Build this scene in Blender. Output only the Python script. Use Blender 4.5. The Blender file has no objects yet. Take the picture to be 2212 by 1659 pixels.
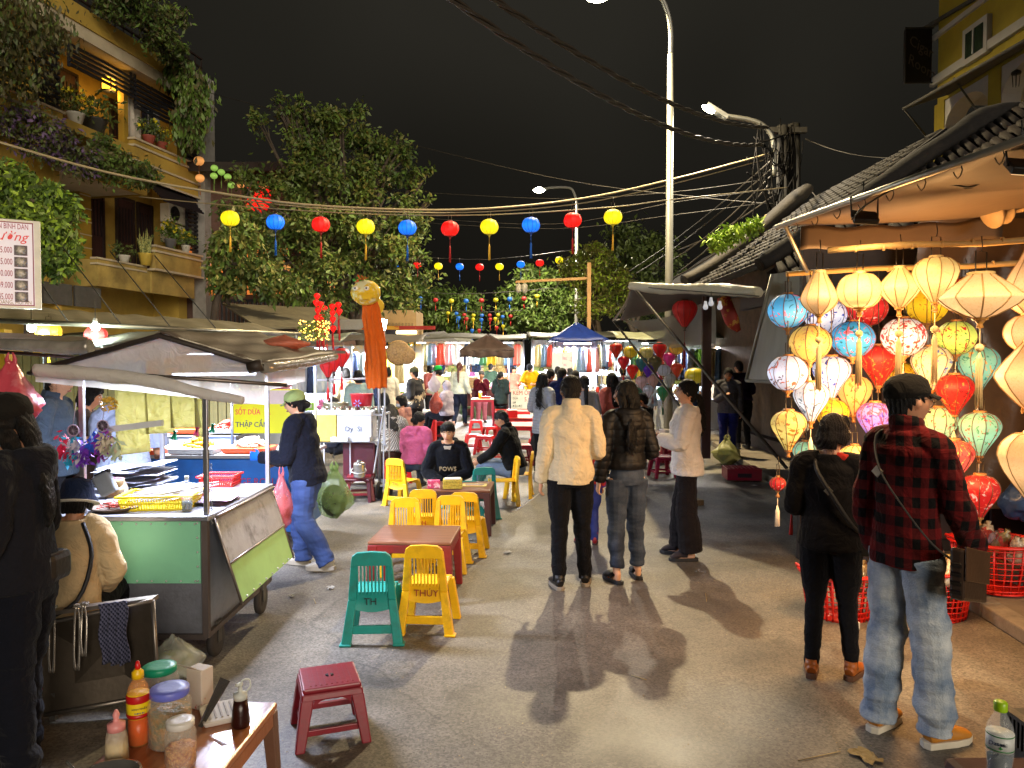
import bpy, math, random
import numpy as np
from math import sin, cos, pi, radians as rad, atan2, hypot, exp
from mathutils import Vector as V, Matrix as MX, noise as NZ
random.seed(7)
SC = bpy.context.scene
COL = SC.collection
R_ = random.random
U_ = random.uniform
# ---------- camera model: pixels of the 2212 px wide view of the photo -> world
CH = 1.8; FP = 1615.8; PIT = math.atan(49.7/1615.8)
def ray(px, py):
    u = (px-1106)/FP; v = (829.5-py)/FP
    return V((u, cos(PIT)+v*sin(PIT), v*cos(PIT)-sin(PIT)))
def P(px, py, d):
    r = ray(px, py); r = r*(d/r.y); return V((r.x, d, CH+r.z))
def G(px, py, z=0.0):
    r = ray(px, py); t = (z-CH)/r.z; return V((r.x*t, r.y*t, z))
def srgb(c):
    if isinstance(c, str):
        c = c.lstrip('#'); c = [int(c[i:i+2], 16)/255 for i in (0, 2, 4)]
    return tuple(x/12.92 if x <= .04045 else ((x+.055)/1.055)**2.4 for x in c[:3])
# ---------- mesh builder
class M:
    def __init__(s): s.v = []; s.f = []; s.m = []; s.s = []; s.X = None
    def add(s, vs, fs, m=0, sm=False):
        o = len(s.v)
        if s.X is not None: vs = [s.X @ V(v) for v in vs]
        s.v += [tuple(v) for v in vs]
        for f in fs: s.f.append([i+o for i in f]); s.m.append(m); s.s.append(sm)
        return s
    def box(s, c, d, rz=0, m=0, R=None, top=None):
        hx, hy, hz = d[0]/2, d[1]/2, d[2]/2; t = top or (1, 1)
        q = [(-hx,-hy,-hz),(hx,-hy,-hz),(hx,hy,-hz),(-hx,hy,-hz),(-hx*t[0],-hy*t[1],hz),(hx*t[0],-hy*t[1],hz),(hx*t[0],hy*t[1],hz),(-hx*t[0],hy*t[1],hz)]
        if R is None: R = MX.Rotation(rz, 3, 'Z')
        c = V(c)
        return s.add([R @ V(p)+c for p in q], [(3,2,1,0),(4,5,6,7),(0,1,5,4),(1,2,6,5),(2,3,7,6),(3,0,4,7)], m)
    def quad(s, a, b, c, d, m=0, sm=False): return s.add([a, b, c, d], [(0, 1, 2, 3)], m, sm)
    def slab(s, a, b, c, d, t, m=0):
        a, b, c, d = V(a), V(b), V(c), V(d); n = (b-a).cross(d-a).normalized()*t
        return s.add([a, b, c, d, a-n, b-n, c-n, d-n], [(0,1,2,3),(7,6,5,4),(0,4,5,1),(1,5,6,2),(2,6,7,3),(3,7,4,0)], m)
    def tube(s, pts, r, n=8, m=0, side=None, caps=True, sm=True, sub=0):
        pts = [V(p) for p in pts]; k = len(pts)
        rr = [(q, q) if not isinstance(q, (tuple, list)) else tuple(q) for q in (r if isinstance(r, list) else [r]*k)]
        if sub and k > 1:
            np_, nr = [], []
            for i in range(k-1):
                p0 = pts[max(i-1, 0)]; p1 = pts[i]; p2 = pts[i+1]; p3 = pts[min(i+2, k-1)]
                for j in range(sub):
                    t = j/sub; t2 = t*t; t3 = t2*t
                    np_.append(.5*((2*p1)+(p2-p0)*t+(2*p0-5*p1+4*p2-p3)*t2+(3*p1-p0-3*p2+p3)*t3))
                    h = t*t*(3-2*t); nr.append(tuple(rr[i][a]*(1-h)+rr[i+1][a]*h for a in (0, 1)))
            np_.append(pts[-1]); nr.append(rr[-1]); pts, rr, k = np_, nr, len(np_)
        vs = []; fx = None
        for i in range(k):
            t = (pts[min(i+1, k-1)]-pts[max(i-1, 0)])
            t = t.normalized() if t.length > 1e-9 else V((0, 0, 1))
            if side is not None: a = V(side)
            elif fx is None: a = V((0, 0, 1)) if abs(t.z) < .9 else V((1, 0, 0))
            else: a = fx
            a = a-t*a.dot(t)
            if a.length < 1e-6: a = t.orthogonal()
            a.normalize(); fx = a; b = t.cross(a)
            for j in range(n):
                w = 2*pi*j/n; vs.append(pts[i]+a*cos(w)*rr[i][0]+b*sin(w)*rr[i][1])
        fs = [(i*n+j, i*n+(j+1) % n, (i+1)*n+(j+1) % n, (i+1)*n+j) for i in range(k-1) for j in range(n)]
        s.add(vs, fs, m, sm)
        if caps:
            o = len(s.v)-len(vs)
            s.f.append([o+j for j in range(n-1, -1, -1)]); s.m.append(m); s.s.append(False)
            s.f.append([o+(k-1)*n+j for j in range(n)]); s.m.append(m); s.s.append(False)
        return s
    def lathe(s, prof, n=20, c=(0, 0, 0), m=0, sm=True, R=None, ridge=0, flat=False):
        vs = []
        for (r, z) in prof:
            for j in range(n):
                w = 2*pi*j/n; q = r*(1-ridge*(j % 2)); vs.append(V((q*cos(w), q*sin(w), z)))
        if R is not None: vs = [R @ v for v in vs]
        c = V(c); vs = [v+c for v in vs]; k = len(prof)
        fs = [(i*n+j, i*n+(j+1) % n, (i+1)*n+(j+1) % n, (i+1)*n+j) for i in range(k-1) for j in range(n)]
        if prof[0][0] > 1e-6: fs.append(tuple(range(n-1, -1, -1)))
        if prof[-1][0] > 1e-6: fs.append(tuple((k-1)*n+j for j in range(n)))
        return s.add(vs, fs, m, sm)
    def ball(s, c, r, n=12, k=8, m=0, R=None, fn=None):
        if not isinstance(r, (tuple, list)): r = (r, r, r)
        vs = []; c = V(c)
        for i in range(k+1):
            t = pi*i/k
            for j in range(n):
                w = 2*pi*j/n; u = V((sin(t)*cos(w), sin(t)*sin(w), -cos(t)))
                p = fn(u) if fn else V((u.x*r[0], u.y*r[1], u.z*r[2]))
                if R is not None: p = R @ p
                vs.append(p+c)
        fs = [(i*n+j, i*n+(j+1) % n, (i+1)*n+(j+1) % n, (i+1)*n+j) for i in range(k) for j in range(n)]
        return s.add(vs, fs, m, True)
    def prism(s, outl, y0, y1, m=0, fr=None):
        # outl: 2D outline in (x,z); extruded along y; fr maps (x,y,z)->V
        fr = fr or (lambda x, y, z: V((x, y, z))); n = len(outl)
        vs = [fr(x, y0, z) for x, z in outl]+[fr(x, y1, z) for x, z in outl]
        return s.add(vs, [tuple(range(n)), tuple(range(2*n-1, n-1, -1))]+[(i, n+i, n+(i+1) % n, (i+1) % n) for i in range(n)], m)
    def grid(s, fn, nu, nv, m=0, sm=True, closed=False):
        vs = [fn(i/nu, j/nv) for j in range(nv+1) for i in range(nu+(0 if closed else 1))]
        w = nu if closed else nu+1
        fs = [(j*w+i, j*w+(i+1) % w, (j+1)*w+(i+1) % w, (j+1)*w+i) for j in range(nv) for i in range(nu)]
        return s.add(vs, fs, m, sm)
    def mesh(s, name='x'):
        me = bpy.data.meshes.new(name); me.from_pydata(s.v, [], s.f)
        me.polygons.foreach_set('material_index', s.m); me.polygons.foreach_set('use_smooth', s.s); me.update()
        return me
    def build(s, name, mats, par=None, world=False, bev=0, solid=0):
        if world and par is not None:
            I = WM(par).inverted(); s.v = [tuple(I @ V(v)) for v in s.v]
        me = s.mesh(name)
        return put(name, me, mats, par, bev, solid)
def put(name, me, mats, par=None, bev=0, solid=0):
    if not isinstance(mats, (list, tuple)): mats = [mats]
    me.materials.clear()
    for q in mats: me.materials.append(q)
    o = bpy.data.objects.new(name, me); COL.objects.link(o)
    if par is not None: o.parent = par
    if solid:
        b = o.modifiers.new('s', 'SOLIDIFY'); b.thickness = solid; b.offset = 0
    if bev:
        b = o.modifiers.new('b', 'BEVEL'); b.width = bev; b.segments = 2; b.limit_method = 'ANGLE'; b.angle_limit = .6
    return o
def WM(o):
    m = o.matrix_basis
    m = MX.LocRotScale(o.location, o.rotation_euler, o.scale)
    return WM(o.parent) @ m if o.parent else m
def tag(o, label, cat, group=None, kind=None):
    if label: o['label'] = label
    if cat: o['category'] = cat
    if group: o['group'] = group
    if kind: o['kind'] = kind
    return o
def thing(name, label, cat, loc=(0, 0, 0), rz=0, group=None):
    o = bpy.data.objects.new(name, None); COL.objects.link(o); o.empty_display_size = .1
    o.location = loc; o.rotation_euler = (0, 0, rz)
    return tag(o, label, cat, group)
def struct(o): o['kind'] = 'structure'; return o
def dup(root, loc, rz=0, label=None, sc=None, group=None):
    def cp(o, par):
        c = o.copy(); COL.objects.link(c)
        if par: c.parent = par
        for ch in kids(o): cp(ch, c)
        return c
    c = cp(root, None); c.location = loc; c.rotation_euler = (0, 0, rz)
    if sc: c.scale = (sc,)*3 if not isinstance(sc, tuple) else sc
    if label: c['label'] = label
    if group: c['group'] = group
    return c
def kids(o): return [c for c in bpy.data.objects if c.parent == o] if False else list(o.children)
# ---------- materials
_mc = {}
def mat(col, rough=.6, metal=0, var=.12, scale=6, bump=.05, bs=40, emis=0, ecol=None, trans=0, alpha=1, coat=0, dirt=0, stretch=None, sss=0, spec=.5, key=None, col2=None, thr=None, sheen=0):
    k = (str(col), rough, metal, var, scale, bump, bs, emis, str(ecol), trans, alpha, coat, dirt, str(stretch), sss, spec, str(col2), thr, sheen)
    if k in _mc: return _mc[k]
    m = bpy.data.materials.new('mat'); m.use_nodes = True; nt = m.node_tree; N = nt.nodes; L = nt.links; b = N['Principled BSDF']
    c = srgb(col)
    b.inputs['Roughness'].default_value = rough; b.inputs['Metallic'].default_value = metal
    b.inputs['Specular IOR Level'].default_value = spec
    tc = N.new('ShaderNodeTexCoord'); mp = N.new('ShaderNodeMapping'); L.new(tc.outputs['Object'], mp.inputs[0])
    if stretch: mp.inputs['Scale'].default_value = stretch
    n = N.new('ShaderNodeTexNoise'); n.inputs['Scale'].default_value = scale; n.inputs['Detail'].default_value = 5; n.inputs['Roughness'].default_value = .6
    L.new(mp.outputs[0], n.inputs['Vector'])
    mr = N.new('ShaderNodeValToRGB'); L.new(n.outputs[0], mr.inputs[0])
    a = tuple(min(1, x*(1-var)) for x in c)+(1,); z = tuple(min(1, x*(1+var)) for x in c)+(1,)
    if col2 is not None:
        a = c+(1,); z = srgb(col2)+(1,)
    mr.color_ramp.elements[0].color = a; mr.color_ramp.elements[1].color = z
    t = thr or (.3, .7); mr.color_ramp.elements[0].position = t[0]; mr.color_ramp.elements[1].position = t[1]
    out = mr.outputs[0]
    if dirt:
        n2 = N.new('ShaderNodeTexNoise'); n2.inputs['Scale'].default_value = scale*.45; n2.inputs['Detail'].default_value = 8; n2.inputs['Roughness'].default_value = .75
        L.new(tc.outputs['Object'], n2.inputs['Vector'])
        r2 = N.new('ShaderNodeMapRange'); r2.inputs[1].default_value = .5; r2.inputs[2].default_value = .72; L.new(n2.outputs[0], r2.inputs[0])
        mu = N.new('ShaderNodeMath'); mu.operation = 'MULTIPLY'; mu.inputs[1].default_value = dirt; L.new(r2.outputs[0], mu.inputs[0])
        mx = N.new('ShaderNodeMix'); mx.data_type = 'RGBA'; L.new(mu.outputs[0], mx.inputs[0]); L.new(out, mx.inputs[6]); mx.inputs[7].default_value = (.045, .034, .024, 1)
        out = mx.outputs[2]
    L.new(out, b.inputs['Base Color'])
    if bump:
        n3 = N.new('ShaderNodeTexNoise'); n3.inputs['Scale'].default_value = bs; n3.inputs['Detail'].default_value = 4; L.new(mp.outputs[0], n3.inputs['Vector'])
        bp = N.new('ShaderNodeBump'); bp.inputs['Strength'].default_value = min(1, bump*4); bp.inputs['Distance'].default_value = .01; L.new(n3.outputs[0], bp.inputs['Height']); L.new(bp.outputs[0], b.inputs['Normal'])
    if emis:
        b.inputs['Emission Strength'].default_value = emis
        if ecol is not None: b.inputs['Emission Color'].default_value = srgb(ecol)+(1,)
        else: L.new(out, b.inputs['Emission Color'])
    if trans: b.inputs['Transmission Weight'].default_value = trans; b.inputs['IOR'].default_value = 1.3
    if alpha < 1: b.inputs['Alpha'].default_value = alpha
    if coat: b.inputs['Coat Weight'].default_value = coat
    if sheen: b.inputs['Sheen Weight'].default_value = sheen
    if sss: b.inputs['Subsurface Weight'].default_value = sss; b.inputs['Subsurface Radius'].default_value = (.012, .005, .003)
    m['k'] = 1; _mc[k] = m
    return m
def nd(m):
    return m.node_tree.nodes, m.node_tree.links, m.node_tree.nodes['Principled BSDF']
def sheet(col, alpha=.35, rough=.25, var=.2, scale=3, tl=.5):
    # thin plastic: mix of transparent and translucent
    k = ('sheet', str(col), alpha, rough, tl)
    if k in _mc: return _mc[k]
    m = bpy.data.materials.new('sheet'); m.use_nodes = True; N, L, b = nd(m); o = N['Material Output']
    b.inputs['Base Color'].default_value = srgb(col)+(1,); b.inputs['Roughness'].default_value = rough
    tr = N.new('ShaderNodeBsdfTranslucent'); tr.inputs[0].default_value = srgb(col)+(1,)
    tp = N.new('ShaderNodeBsdfTransparent')
    x1 = N.new('ShaderNodeMixShader'); x1.inputs[0].default_value = tl; L.new(b.outputs[0], x1.inputs[1]); L.new(tr.outputs[0], x1.inputs[2])
    x2 = N.new('ShaderNodeMixShader'); tc = N.new('ShaderNodeTexCoord')
    n = N.new('ShaderNodeTexNoise'); n.inputs['Scale'].default_value = scale; n.inputs['Detail'].default_value = 6; L.new(tc.outputs['Object'], n.inputs['Vector'])
    r = N.new('ShaderNodeMapRange'); r.inputs[1].default_value = .3; r.inputs[2].default_value = .7; r.inputs[3].default_value = max(0, alpha-var); r.inputs[4].default_value = min(1, alpha+var)
    L.new(n.outputs[0], r.inputs[0]); L.new(r.outputs[0], x2.inputs[0]); L.new(tp.outputs[0], x2.inputs[1]); L.new(x1.outputs[0], x2.inputs[2]); L.new(x2.outputs[0], o.inputs[0])
    n3 = N.new('ShaderNodeTexNoise'); n3.inputs['Scale'].default_value = 14; n3.inputs['Detail'].default_value = 3; n3.inputs['Distortion'].default_value = 1.5; L.new(tc.outputs['Object'], n3.inputs['Vector'])
    bp = N.new('ShaderNodeBump'); bp.inputs['Strength'].default_value = .6; bp.inputs['Distance'].default_value = .03; L.new(n3.outputs[0], bp.inputs['Height']); L.new(bp.outputs[0], b.inputs['Normal'])
    _mc[k] = m; return m
def emit(col, s):
    k = ('emit', str(col), s)
    if k in _mc: return _mc[k]
    m = bpy.data.materials.new('emit'); m.use_nodes = True; N, L, b = nd(m)
    b.inputs['Base Color'].default_value = srgb(col)+(1,); b.inputs['Emission Color'].default_value = srgb(col)+(1,); b.inputs['Emission Strength'].default_value = s
    _mc[k] = m; return m
def cloth(col, pat=None, c2='#101010', s=1.0, rough=.9, bump=.12):
    k = ('cloth', str(col), pat, str(c2), s, rough)
    if k in _mc: return _mc[k]
    m = mat(col, rough, var=.09, scale=5+len(_mc)*.01, bump=.16, bs=11, sheen=.04, spec=.15)
    for q in m.node_tree.nodes:
        if q.type == 'BUMP': q.inputs['Distance'].default_value = .03; z = q.inputs['Height'].links[0].from_node; z.inputs['Detail'].default_value = 7; z.inputs['Distortion'].default_value = 1.6
    if pat:
        _mc[k] = m; N, L, b = nd(m); src = b.inputs['Base Color'].links[0].from_socket
        tc = N.new('ShaderNodeTexCoord'); sp = N.new('ShaderNodeSeparateXYZ'); L.new(tc.outputs['Object'], sp.inputs[0])
        def sq(sock, per, duty=.5, add=0):
            a = N.new('ShaderNodeMath'); a.operation = 'MULTIPLY_ADD'; a.inputs[1].default_value = 1/per; a.inputs[2].default_value = 50+add; L.new(sock, a.inputs[0])
            f = N.new('ShaderNodeMath'); f.operation = 'FRACT'; L.new(a.outputs[0], f.inputs[0])
            g = N.new('ShaderNodeMath'); g.operation = 'LESS_THAN'; g.inputs[1].default_value = duty; L.new(f.outputs[0], g.inputs[0]); return g.outputs[0]
        def op(o, a, b_):
            q = N.new('ShaderNodeMath'); q.operation = o; L.new(a, q.inputs[0])
            if isinstance(b_, float): q.inputs[1].default_value = b_
            else: L.new(b_, q.inputs[1])
            return q.outputs[0]
        xy = op('ADD', sp.outputs[0], sp.outputs[1])
        if pat == 'plaid':
            f = op('MULTIPLY', op('ADD', sq(xy, .075*s), sq(sp.outputs[2], .075*s)), .5)
        elif pat == 'check':
            a, b_ = sq(xy, .03*s), sq(sp.outputs[2], .03*s); f = op('ABSOLUTE', op('SUBTRACT', a, b_), 0.0)
            a2 = sq(op('ADD', xy, sp.outputs[2]), .03*s, .35); f = op('MAXIMUM', op('MULTIPLY', f, .9), op('MULTIPLY', a2, .6))
        elif pat == 'stripe': f = sq(op('ADD', xy, sp.outputs[2]), .02*s)
        elif pat == 'hstripe': f = sq(sp.outputs[2], .02*s)
        mx = N.new('ShaderNodeMix'); mx.data_type = 'RGBA'; L.new(f, mx.inputs[0]); L.new(src, mx.inputs[6]); mx.inputs[7].default_value = srgb(c2)+(1,); L.new(mx.outputs[2], b.inputs['Base Color'])
        for kk in [q for q in _mc if _mc[q] is m and q != k]: del _mc[kk]
    _mc[k] = m
    return m
def plastic(col, **kw):
    a = dict(rough=.42, var=.12, bump=.02, dirt=.5, scale=11); a.update(kw); return mat(col, **a)
def metal(col='#8a8a88', **kw):
    a = dict(rough=.38, metal=.85, var=.15, bump=.02, dirt=.3, scale=4); a.update(kw); return mat(col, **a)
# ---------- text as mesh in a plane: origin o, right vector x, up vector y, size
def text(name, s, o, x, y, size, m, par=None, th=.002, font=None, align='LEFT', sx=1, shear=0):
    cu = bpy.data.curves.new('t', 'FONT'); cu.body = s; cu.size = size; cu.extrude = th; cu.resolution_u = 2; cu.align_x = align; cu.shear = shear
    ob = bpy.data.objects.new('t', cu); COL.objects.link(ob)
    bpy.context.view_layer.update()
    me = bpy.data.meshes.new_from_object(ob.evaluated_get(bpy.context.evaluated_depsgraph_get()))
    bpy.data.objects.remove(ob)
    x = V(x).normalized(); y = V(y).normalized(); n = x.cross(y)
    A = MX((( x.x*sx, y.x, n.x, o[0]), (x.y*sx, y.y, n.y, o[1]), (x.z*sx, y.z, n.z, o[2]), (0, 0, 0, 1)))
    if par is not None: A = WM(par).inverted() @ A
    me.transform(A)
    return put(name, me, m, par)
def remesh(b, vox, smooth=2, decim=0):
    me = b.mesh('tmp'); ob = bpy.data.objects.new('tmp', me); COL.objects.link(ob)
    q = ob.modifiers.new('r', 'REMESH'); q.mode = 'VOXEL'; q.voxel_size = vox; q.use_smooth_shade = True
    if smooth:
        q = ob.modifiers.new('s', 'SMOOTH'); q.factor = .5; q.iterations = smooth
    dg = bpy.context.evaluated_depsgraph_get(); dg.update()
    r = bpy.data.meshes.new_from_object(ob.evaluated_get(dg)); bpy.data.objects.remove(ob); bpy.data.meshes.remove(me)
    r.shade_smooth() if hasattr(r, 'shade_smooth') else None
    return r
def displace(me, fn):
    n = len(me.vertices); co = np.empty(n*3); no = np.empty(n*3)
    me.vertices.foreach_get('co', co); me.vertices.foreach_get('normal', no)
    co = co.reshape(-1, 3); no = no.reshape(-1, 3)
    d = fn(co, no); co += no*d[:, None]; me.vertices.foreach_set('co', co.ravel()); me.update()
# ================= world, sky, ground =================
W = bpy.data.worlds.new('World'); SC.world = W; W.use_nodes = True
def world():
    N = W.node_tree.nodes; L = W.node_tree.links; bg = N['Background']; out = N['World Output']
    sk = N.new('ShaderNodeTexSky'); sk.sky_type = 'NISHITA'; sk.sun_disc = False; sk.sun_elevation = rad(-6); sk.sun_rotation = rad(200); sk.air_density = 1; sk.dust_density = 2
    tc = N.new('ShaderNodeTexCoord'); sp = N.new('ShaderNodeSeparateXYZ'); L.new(tc.outputs['Generated'], sp.inputs[0])
    cr = N.new('ShaderNodeValToRGB'); L.new(sp.outputs[2], cr.inputs[0]); e = cr.color_ramp.elements
    e[0].position = .0; e[0].color = (.0030, .0027, .0021, 1); e[1].position = .6; e[1].color = (.0085, .0078, .0060, 1)
    n = N.new('ShaderNodeTexNoise'); n.inputs['Scale'].default_value = 1.6; n.inputs['Detail'].default_value = 2; L.new(tc.outputs['Generated'], n.inputs['Vector'])
    mr = N.new('ShaderNodeMapRange'); mr.inputs[1].default_value = .3; mr.inputs[2].default_value = .7; mr.inputs[3].default_value = .3; mr.inputs[4].default_value = 1.9; L.new(n.outputs[0], mr.inputs[0])
    mx = N.new('ShaderNodeVectorMath'); mx.operation = 'SCALE'; L.new(cr.outputs[0], mx.inputs[0]); L.new(mr.outputs[0], mx.inputs[3])
    ad = N.new('ShaderNodeVectorMath'); ad.operation = 'MULTIPLY_ADD'; L.new(sk.outputs[0], ad.inputs[0]); ad.inputs[1].default_value = (.02, .02, .02); L.new(mx.outputs[0], ad.inputs[2])
    L.new(ad.outputs[0], bg.inputs[0]); bg.inputs[1].default_value = 1.0
world()
def asphalt():
    m = mat('#706a60', .62, var=.2, scale=3, bump=0, key='asph'); N, L, b = nd(m)
    tc = N.new('ShaderNodeTexCoord')
    src = b.inputs['Base Color'].links[0].from_socket
    n = N.new('ShaderNodeTexNoise'); n.inputs['Scale'].default_value = .55; n.inputs['Detail'].default_value = 6; n.inputs['Roughness'].default_value = .65; L.new(tc.outputs['Object'], n.inputs['Vector'])
    r = N.new('ShaderNodeMapRange'); r.inputs[1].default_value = .35; r.inputs[2].default_value = .7; r.inputs[3].default_value = .5; r.inputs[4].default_value = 1.25; L.new(n.outputs[0], r.inputs[0])
    v = N.new('ShaderNodeTexVoronoi'); v.inputs['Scale'].default_value = 95; L.new(tc.outputs['Object'], v.inputs['Vector'])
    r2 = N.new('ShaderNodeMapRange'); r2.inputs[1].default_value = .0; r2.inputs[2].default_value = 1; r2.inputs[3].default_value = .62; r2.inputs[4].default_value = 1.45
    sp = N.new('ShaderNodeSeparateColor'); L.new(v.outputs['Color'], sp.inputs[0]); L.new(sp.outputs[0], r2.inputs[0])
    mu = N.new('ShaderNodeMath'); mu.operation = 'MULTIPLY'; L.new(r.outputs[0], mu.inputs[0]); L.new(r2.outputs[0], mu.inputs[1])
    # cracks
    v2 = N.new('ShaderNodeTexVoronoi'); v2.feature = 'DISTANCE_TO_EDGE'; v2.inputs['Scale'].default_value = .33
    mpn = N.new('ShaderNodeTexNoise'); mpn.inputs['Scale'].default_value = 2.5; mpn.inputs['Detail'].default_value = 5; L.new(tc.outputs['Object'], mpn.inputs['Vector'])
    ml = N.new('ShaderNodeMix'); ml.data_type = 'VECTOR'; ml.inputs[0].default_value = .22; L.new(tc.outputs['Object'], ml.inputs[4]); L.new(mpn.outputs['Color'], ml.inputs[5]); L.new(ml.outputs[1], v2.inputs['Vector'])
    r3 = N.new('ShaderNodeMapRange'); r3.inputs[1].default_value = .0; r3.inputs[2].default_value = .004; r3.inputs[3].default_value = .72; r3.inputs[4].default_value = 1; L.new(v2.outputs[0], r3.inputs[0])
    mu2 = N.new('ShaderNodeMath'); mu2.operation = 'MULTIPLY'; L.new(mu.outputs[0], mu2.inputs[0]); L.new(r3.outputs[0], mu2.inputs[1])
    v5 = N.new('ShaderNodeTexVoronoi'); v5.inputs['Scale'].default_value = .33; L.new(ml.outputs[1], v5.inputs['Vector']); s5 = N.new('ShaderNodeSeparateColor'); L.new(v5.outputs['Color'], s5.inputs[0])
    r5 = N.new('ShaderNodeMapRange'); r5.inputs[3].default_value = .84; r5.inputs[4].default_value = 1.14; L.new(s5.outputs[0], r5.inputs[0])
    n6 = N.new('ShaderNodeTexNoise'); n6.inputs['Scale'].default_value = 1.7; n6.inputs['Detail'].default_value = 9; n6.inputs['Roughness'].default_value = .7; n6.inputs['Distortion'].default_value = .6; L.new(tc.outputs['Object'], n6.inputs['Vector'])
    r6 = N.new('ShaderNodeMapRange'); r6.inputs[1].default_value = .54; r6.inputs[2].default_value = .66; r6.inputs[3].default_value = 1; r6.inputs[4].default_value = .62; L.new(n6.outputs[0], r6.inputs[0])
    m5 = N.new('ShaderNodeMath'); m5.operation = 'MULTIPLY'; L.new(r5.outputs[0], m5.inputs[0]); L.new(r6.outputs[0], m5.inputs[1]); m6 = N.new('ShaderNodeMath'); m6.operation = 'MULTIPLY'; L.new(mu2.outputs[0], m6.inputs[0]); L.new(m5.outputs[0], m6.inputs[1]); mu2 = m6
    # bright grit
    v3 = N.new('ShaderNodeTexVoronoi'); v3.inputs['Scale'].default_value = 34; L.new(tc.outputs['Object'], v3.inputs['Vector'])
    r4 = N.new('ShaderNodeMapRange'); r4.inputs[1].default_value = .0; r4.inputs[2].default_value = .11; r4.inputs[3].default_value = 1.9; r4.inputs[4].default_value = 1; L.new(v3.outputs[0], r4.inputs[0])
    mu3 = N.new('ShaderNodeMath'); mu3.operation = 'MULTIPLY'; L.new(mu2.outputs[0], mu3.inputs[0]); L.new(r4.outputs[0], mu3.inputs[1])
    sc = N.new('ShaderNodeVectorMath'); sc.operation = 'SCALE'; L.new(src, sc.inputs[0]); L.new(mu3.outputs[0], sc.inputs[3]); L.new(sc.outputs[0], b.inputs['Base Color'])
    rr = N.new('ShaderNodeMapRange'); rr.inputs[1].default_value = .35; rr.inputs[2].default_value = .65; rr.inputs[3].default_value = .38; rr.inputs[4].default_value = .75; L.new(n.outputs[0], rr.inputs[0]); L.new(rr.outputs[0], b.inputs['Roughness'])
    bp = N.new('ShaderNodeBump'); bp.inputs['Strength'].default_value = .55; bp.inputs['Distance'].default_value = .006; L.new(sp.outputs[0], bp.inputs['Height']); L.new(bp.outputs[0], b.inputs['Normal'])
    return m
ASPH = asphalt()
struct(M().grid(lambda u, v: V((-60+120*u, -4+124*v, 0)), 60, 62, sm=False).build('asphalt_street', ASPH))
# right-hand pavement with kerb
KX = lambda y: 3.28+.09*(y-5.1)
CONC = mat('#6e6558', .85, var=.25, scale=3, bump=.08, bs=50, dirt=.5)
def slabs():
    b = M()
    for i in range(24):
        y0 = 1.2+i*.9
        b.slab((KX(y0)+.16, y0+.006, .085), (9, y0+.006, .085), (9, y0+.894, .085), (KX(y0+.9)+.16, y0+.894, .085), .085)
    struct(b.build('pavement', CONC, bev=.006))
    b = M()
    for i in range(27):
        y0 = 1.2+i*.8; b.slab((KX(y0), y0+.004, .10), (KX(y0)+.15, y0+.004, .10), (KX(y0+.8)+.15, y0+.796, .10), (KX(y0+.8), y0+.796, .10), .10)
    struct(b.build('kerb', mat('#7a7264', .85, var=.2, bump=.08, bs=60, dirt=.6), bev=.012))
slabs()
# ---------- foliage
def leafmat(c, c2=None, s=1.3):
    m = mat(c, .55, var=.3, scale=s, bump=0, col2=c2, thr=(.35, .65), spec=.4); N, L, b = nd(m)
    if 'lf' not in m:
        m['lf'] = 1; b.inputs['Transmission Weight'].default_value = 0
    return m
LF_D = leafmat('#34441e', '#647434'); LF_G = leafmat('#3f5a22', '#6b8434'); LF_Y = leafmat('#6d8c22', '#a0bc3c'); LF_O = leafmat('#4c5326', '#7d7a3a'); LF_P = leafmat('#3c2c44', '#745a80'); LF_DRY = leafmat('#3c3a20', '#5f5a34')
BARK = mat('#4a4034', .9, var=.3, scale=9, bump=.3, bs=30, stretch=(3, 3, .7))
def leaves(name, pts, size, mt, par=None, droop=.5, asp=.2, seed=1, nrm=None):
    rg = np.random.RandomState(seed); pts = np.asarray(pts, float); n = len(pts)
    a = rg.normal(size=(n, 3)); a[:, 2] -= droop; a /= np.linalg.norm(a, axis=1)[:, None]
    c = rg.normal(size=(n, 3)); c -= a*(c*a).sum(1)[:, None]; c /= np.linalg.norm(c, axis=1)[:, None]
    nn = np.cross(a, c); s = size*(.6+.8*rg.rand(n))[:, None]
    p0 = pts; p1 = pts+a*s*.5+c*s*asp+nn*s*.08; p2 = pts+a*s; p3 = pts+a*s*.5-c*s*asp+nn*s*.08
    co = np.stack([p0, p1, p2, p3], 1).reshape(-1, 3)
    if par is not None:
        I = np.array(WM(par).inverted()); co = co @ I[:3, :3].T+I[:3, 3]
    me = bpy.data.meshes.new(name); me.vertices.add(4*n); me.vertices.foreach_set('co', co.ravel())
    me.loops.add(4*n); me.loops.foreach_set('vertex_index', np.arange(4*n)); me.polygons.add(n); me.polygons.foreach_set('loop_start', np.arange(n)*4)
    mats = mt if isinstance(mt, list) else [mt]
    for q in mats: me.materials.append(q)
    me.polygons.foreach_set('material_index', rg.randint(0, len(mats), n)); me.update(); me.validate()
    o = bpy.data.objects.new(name, me); COL.objects.link(o)
    if par is not None: o.parent = par
    return o
def clump(c, r, n, sub, seed, sr=.165):
    # points gathered in twig clusters through an ellipsoid, denser near its skin
    rg = np.random.RandomState(seed); d = rg.normal(size=(sub, 3)); d /= np.linalg.norm(d, axis=1)[:, None]
    d *= (.35+.65*rg.rand(sub)**.45)[:, None]; cc = np.array(c)+d*np.array(r)
    k = rg.randint(0, sub, n); return cc[k]+rg.normal(size=(n, 3))*np.array(r)*sr*(.5+rg.rand(n)[:, None])
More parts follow.
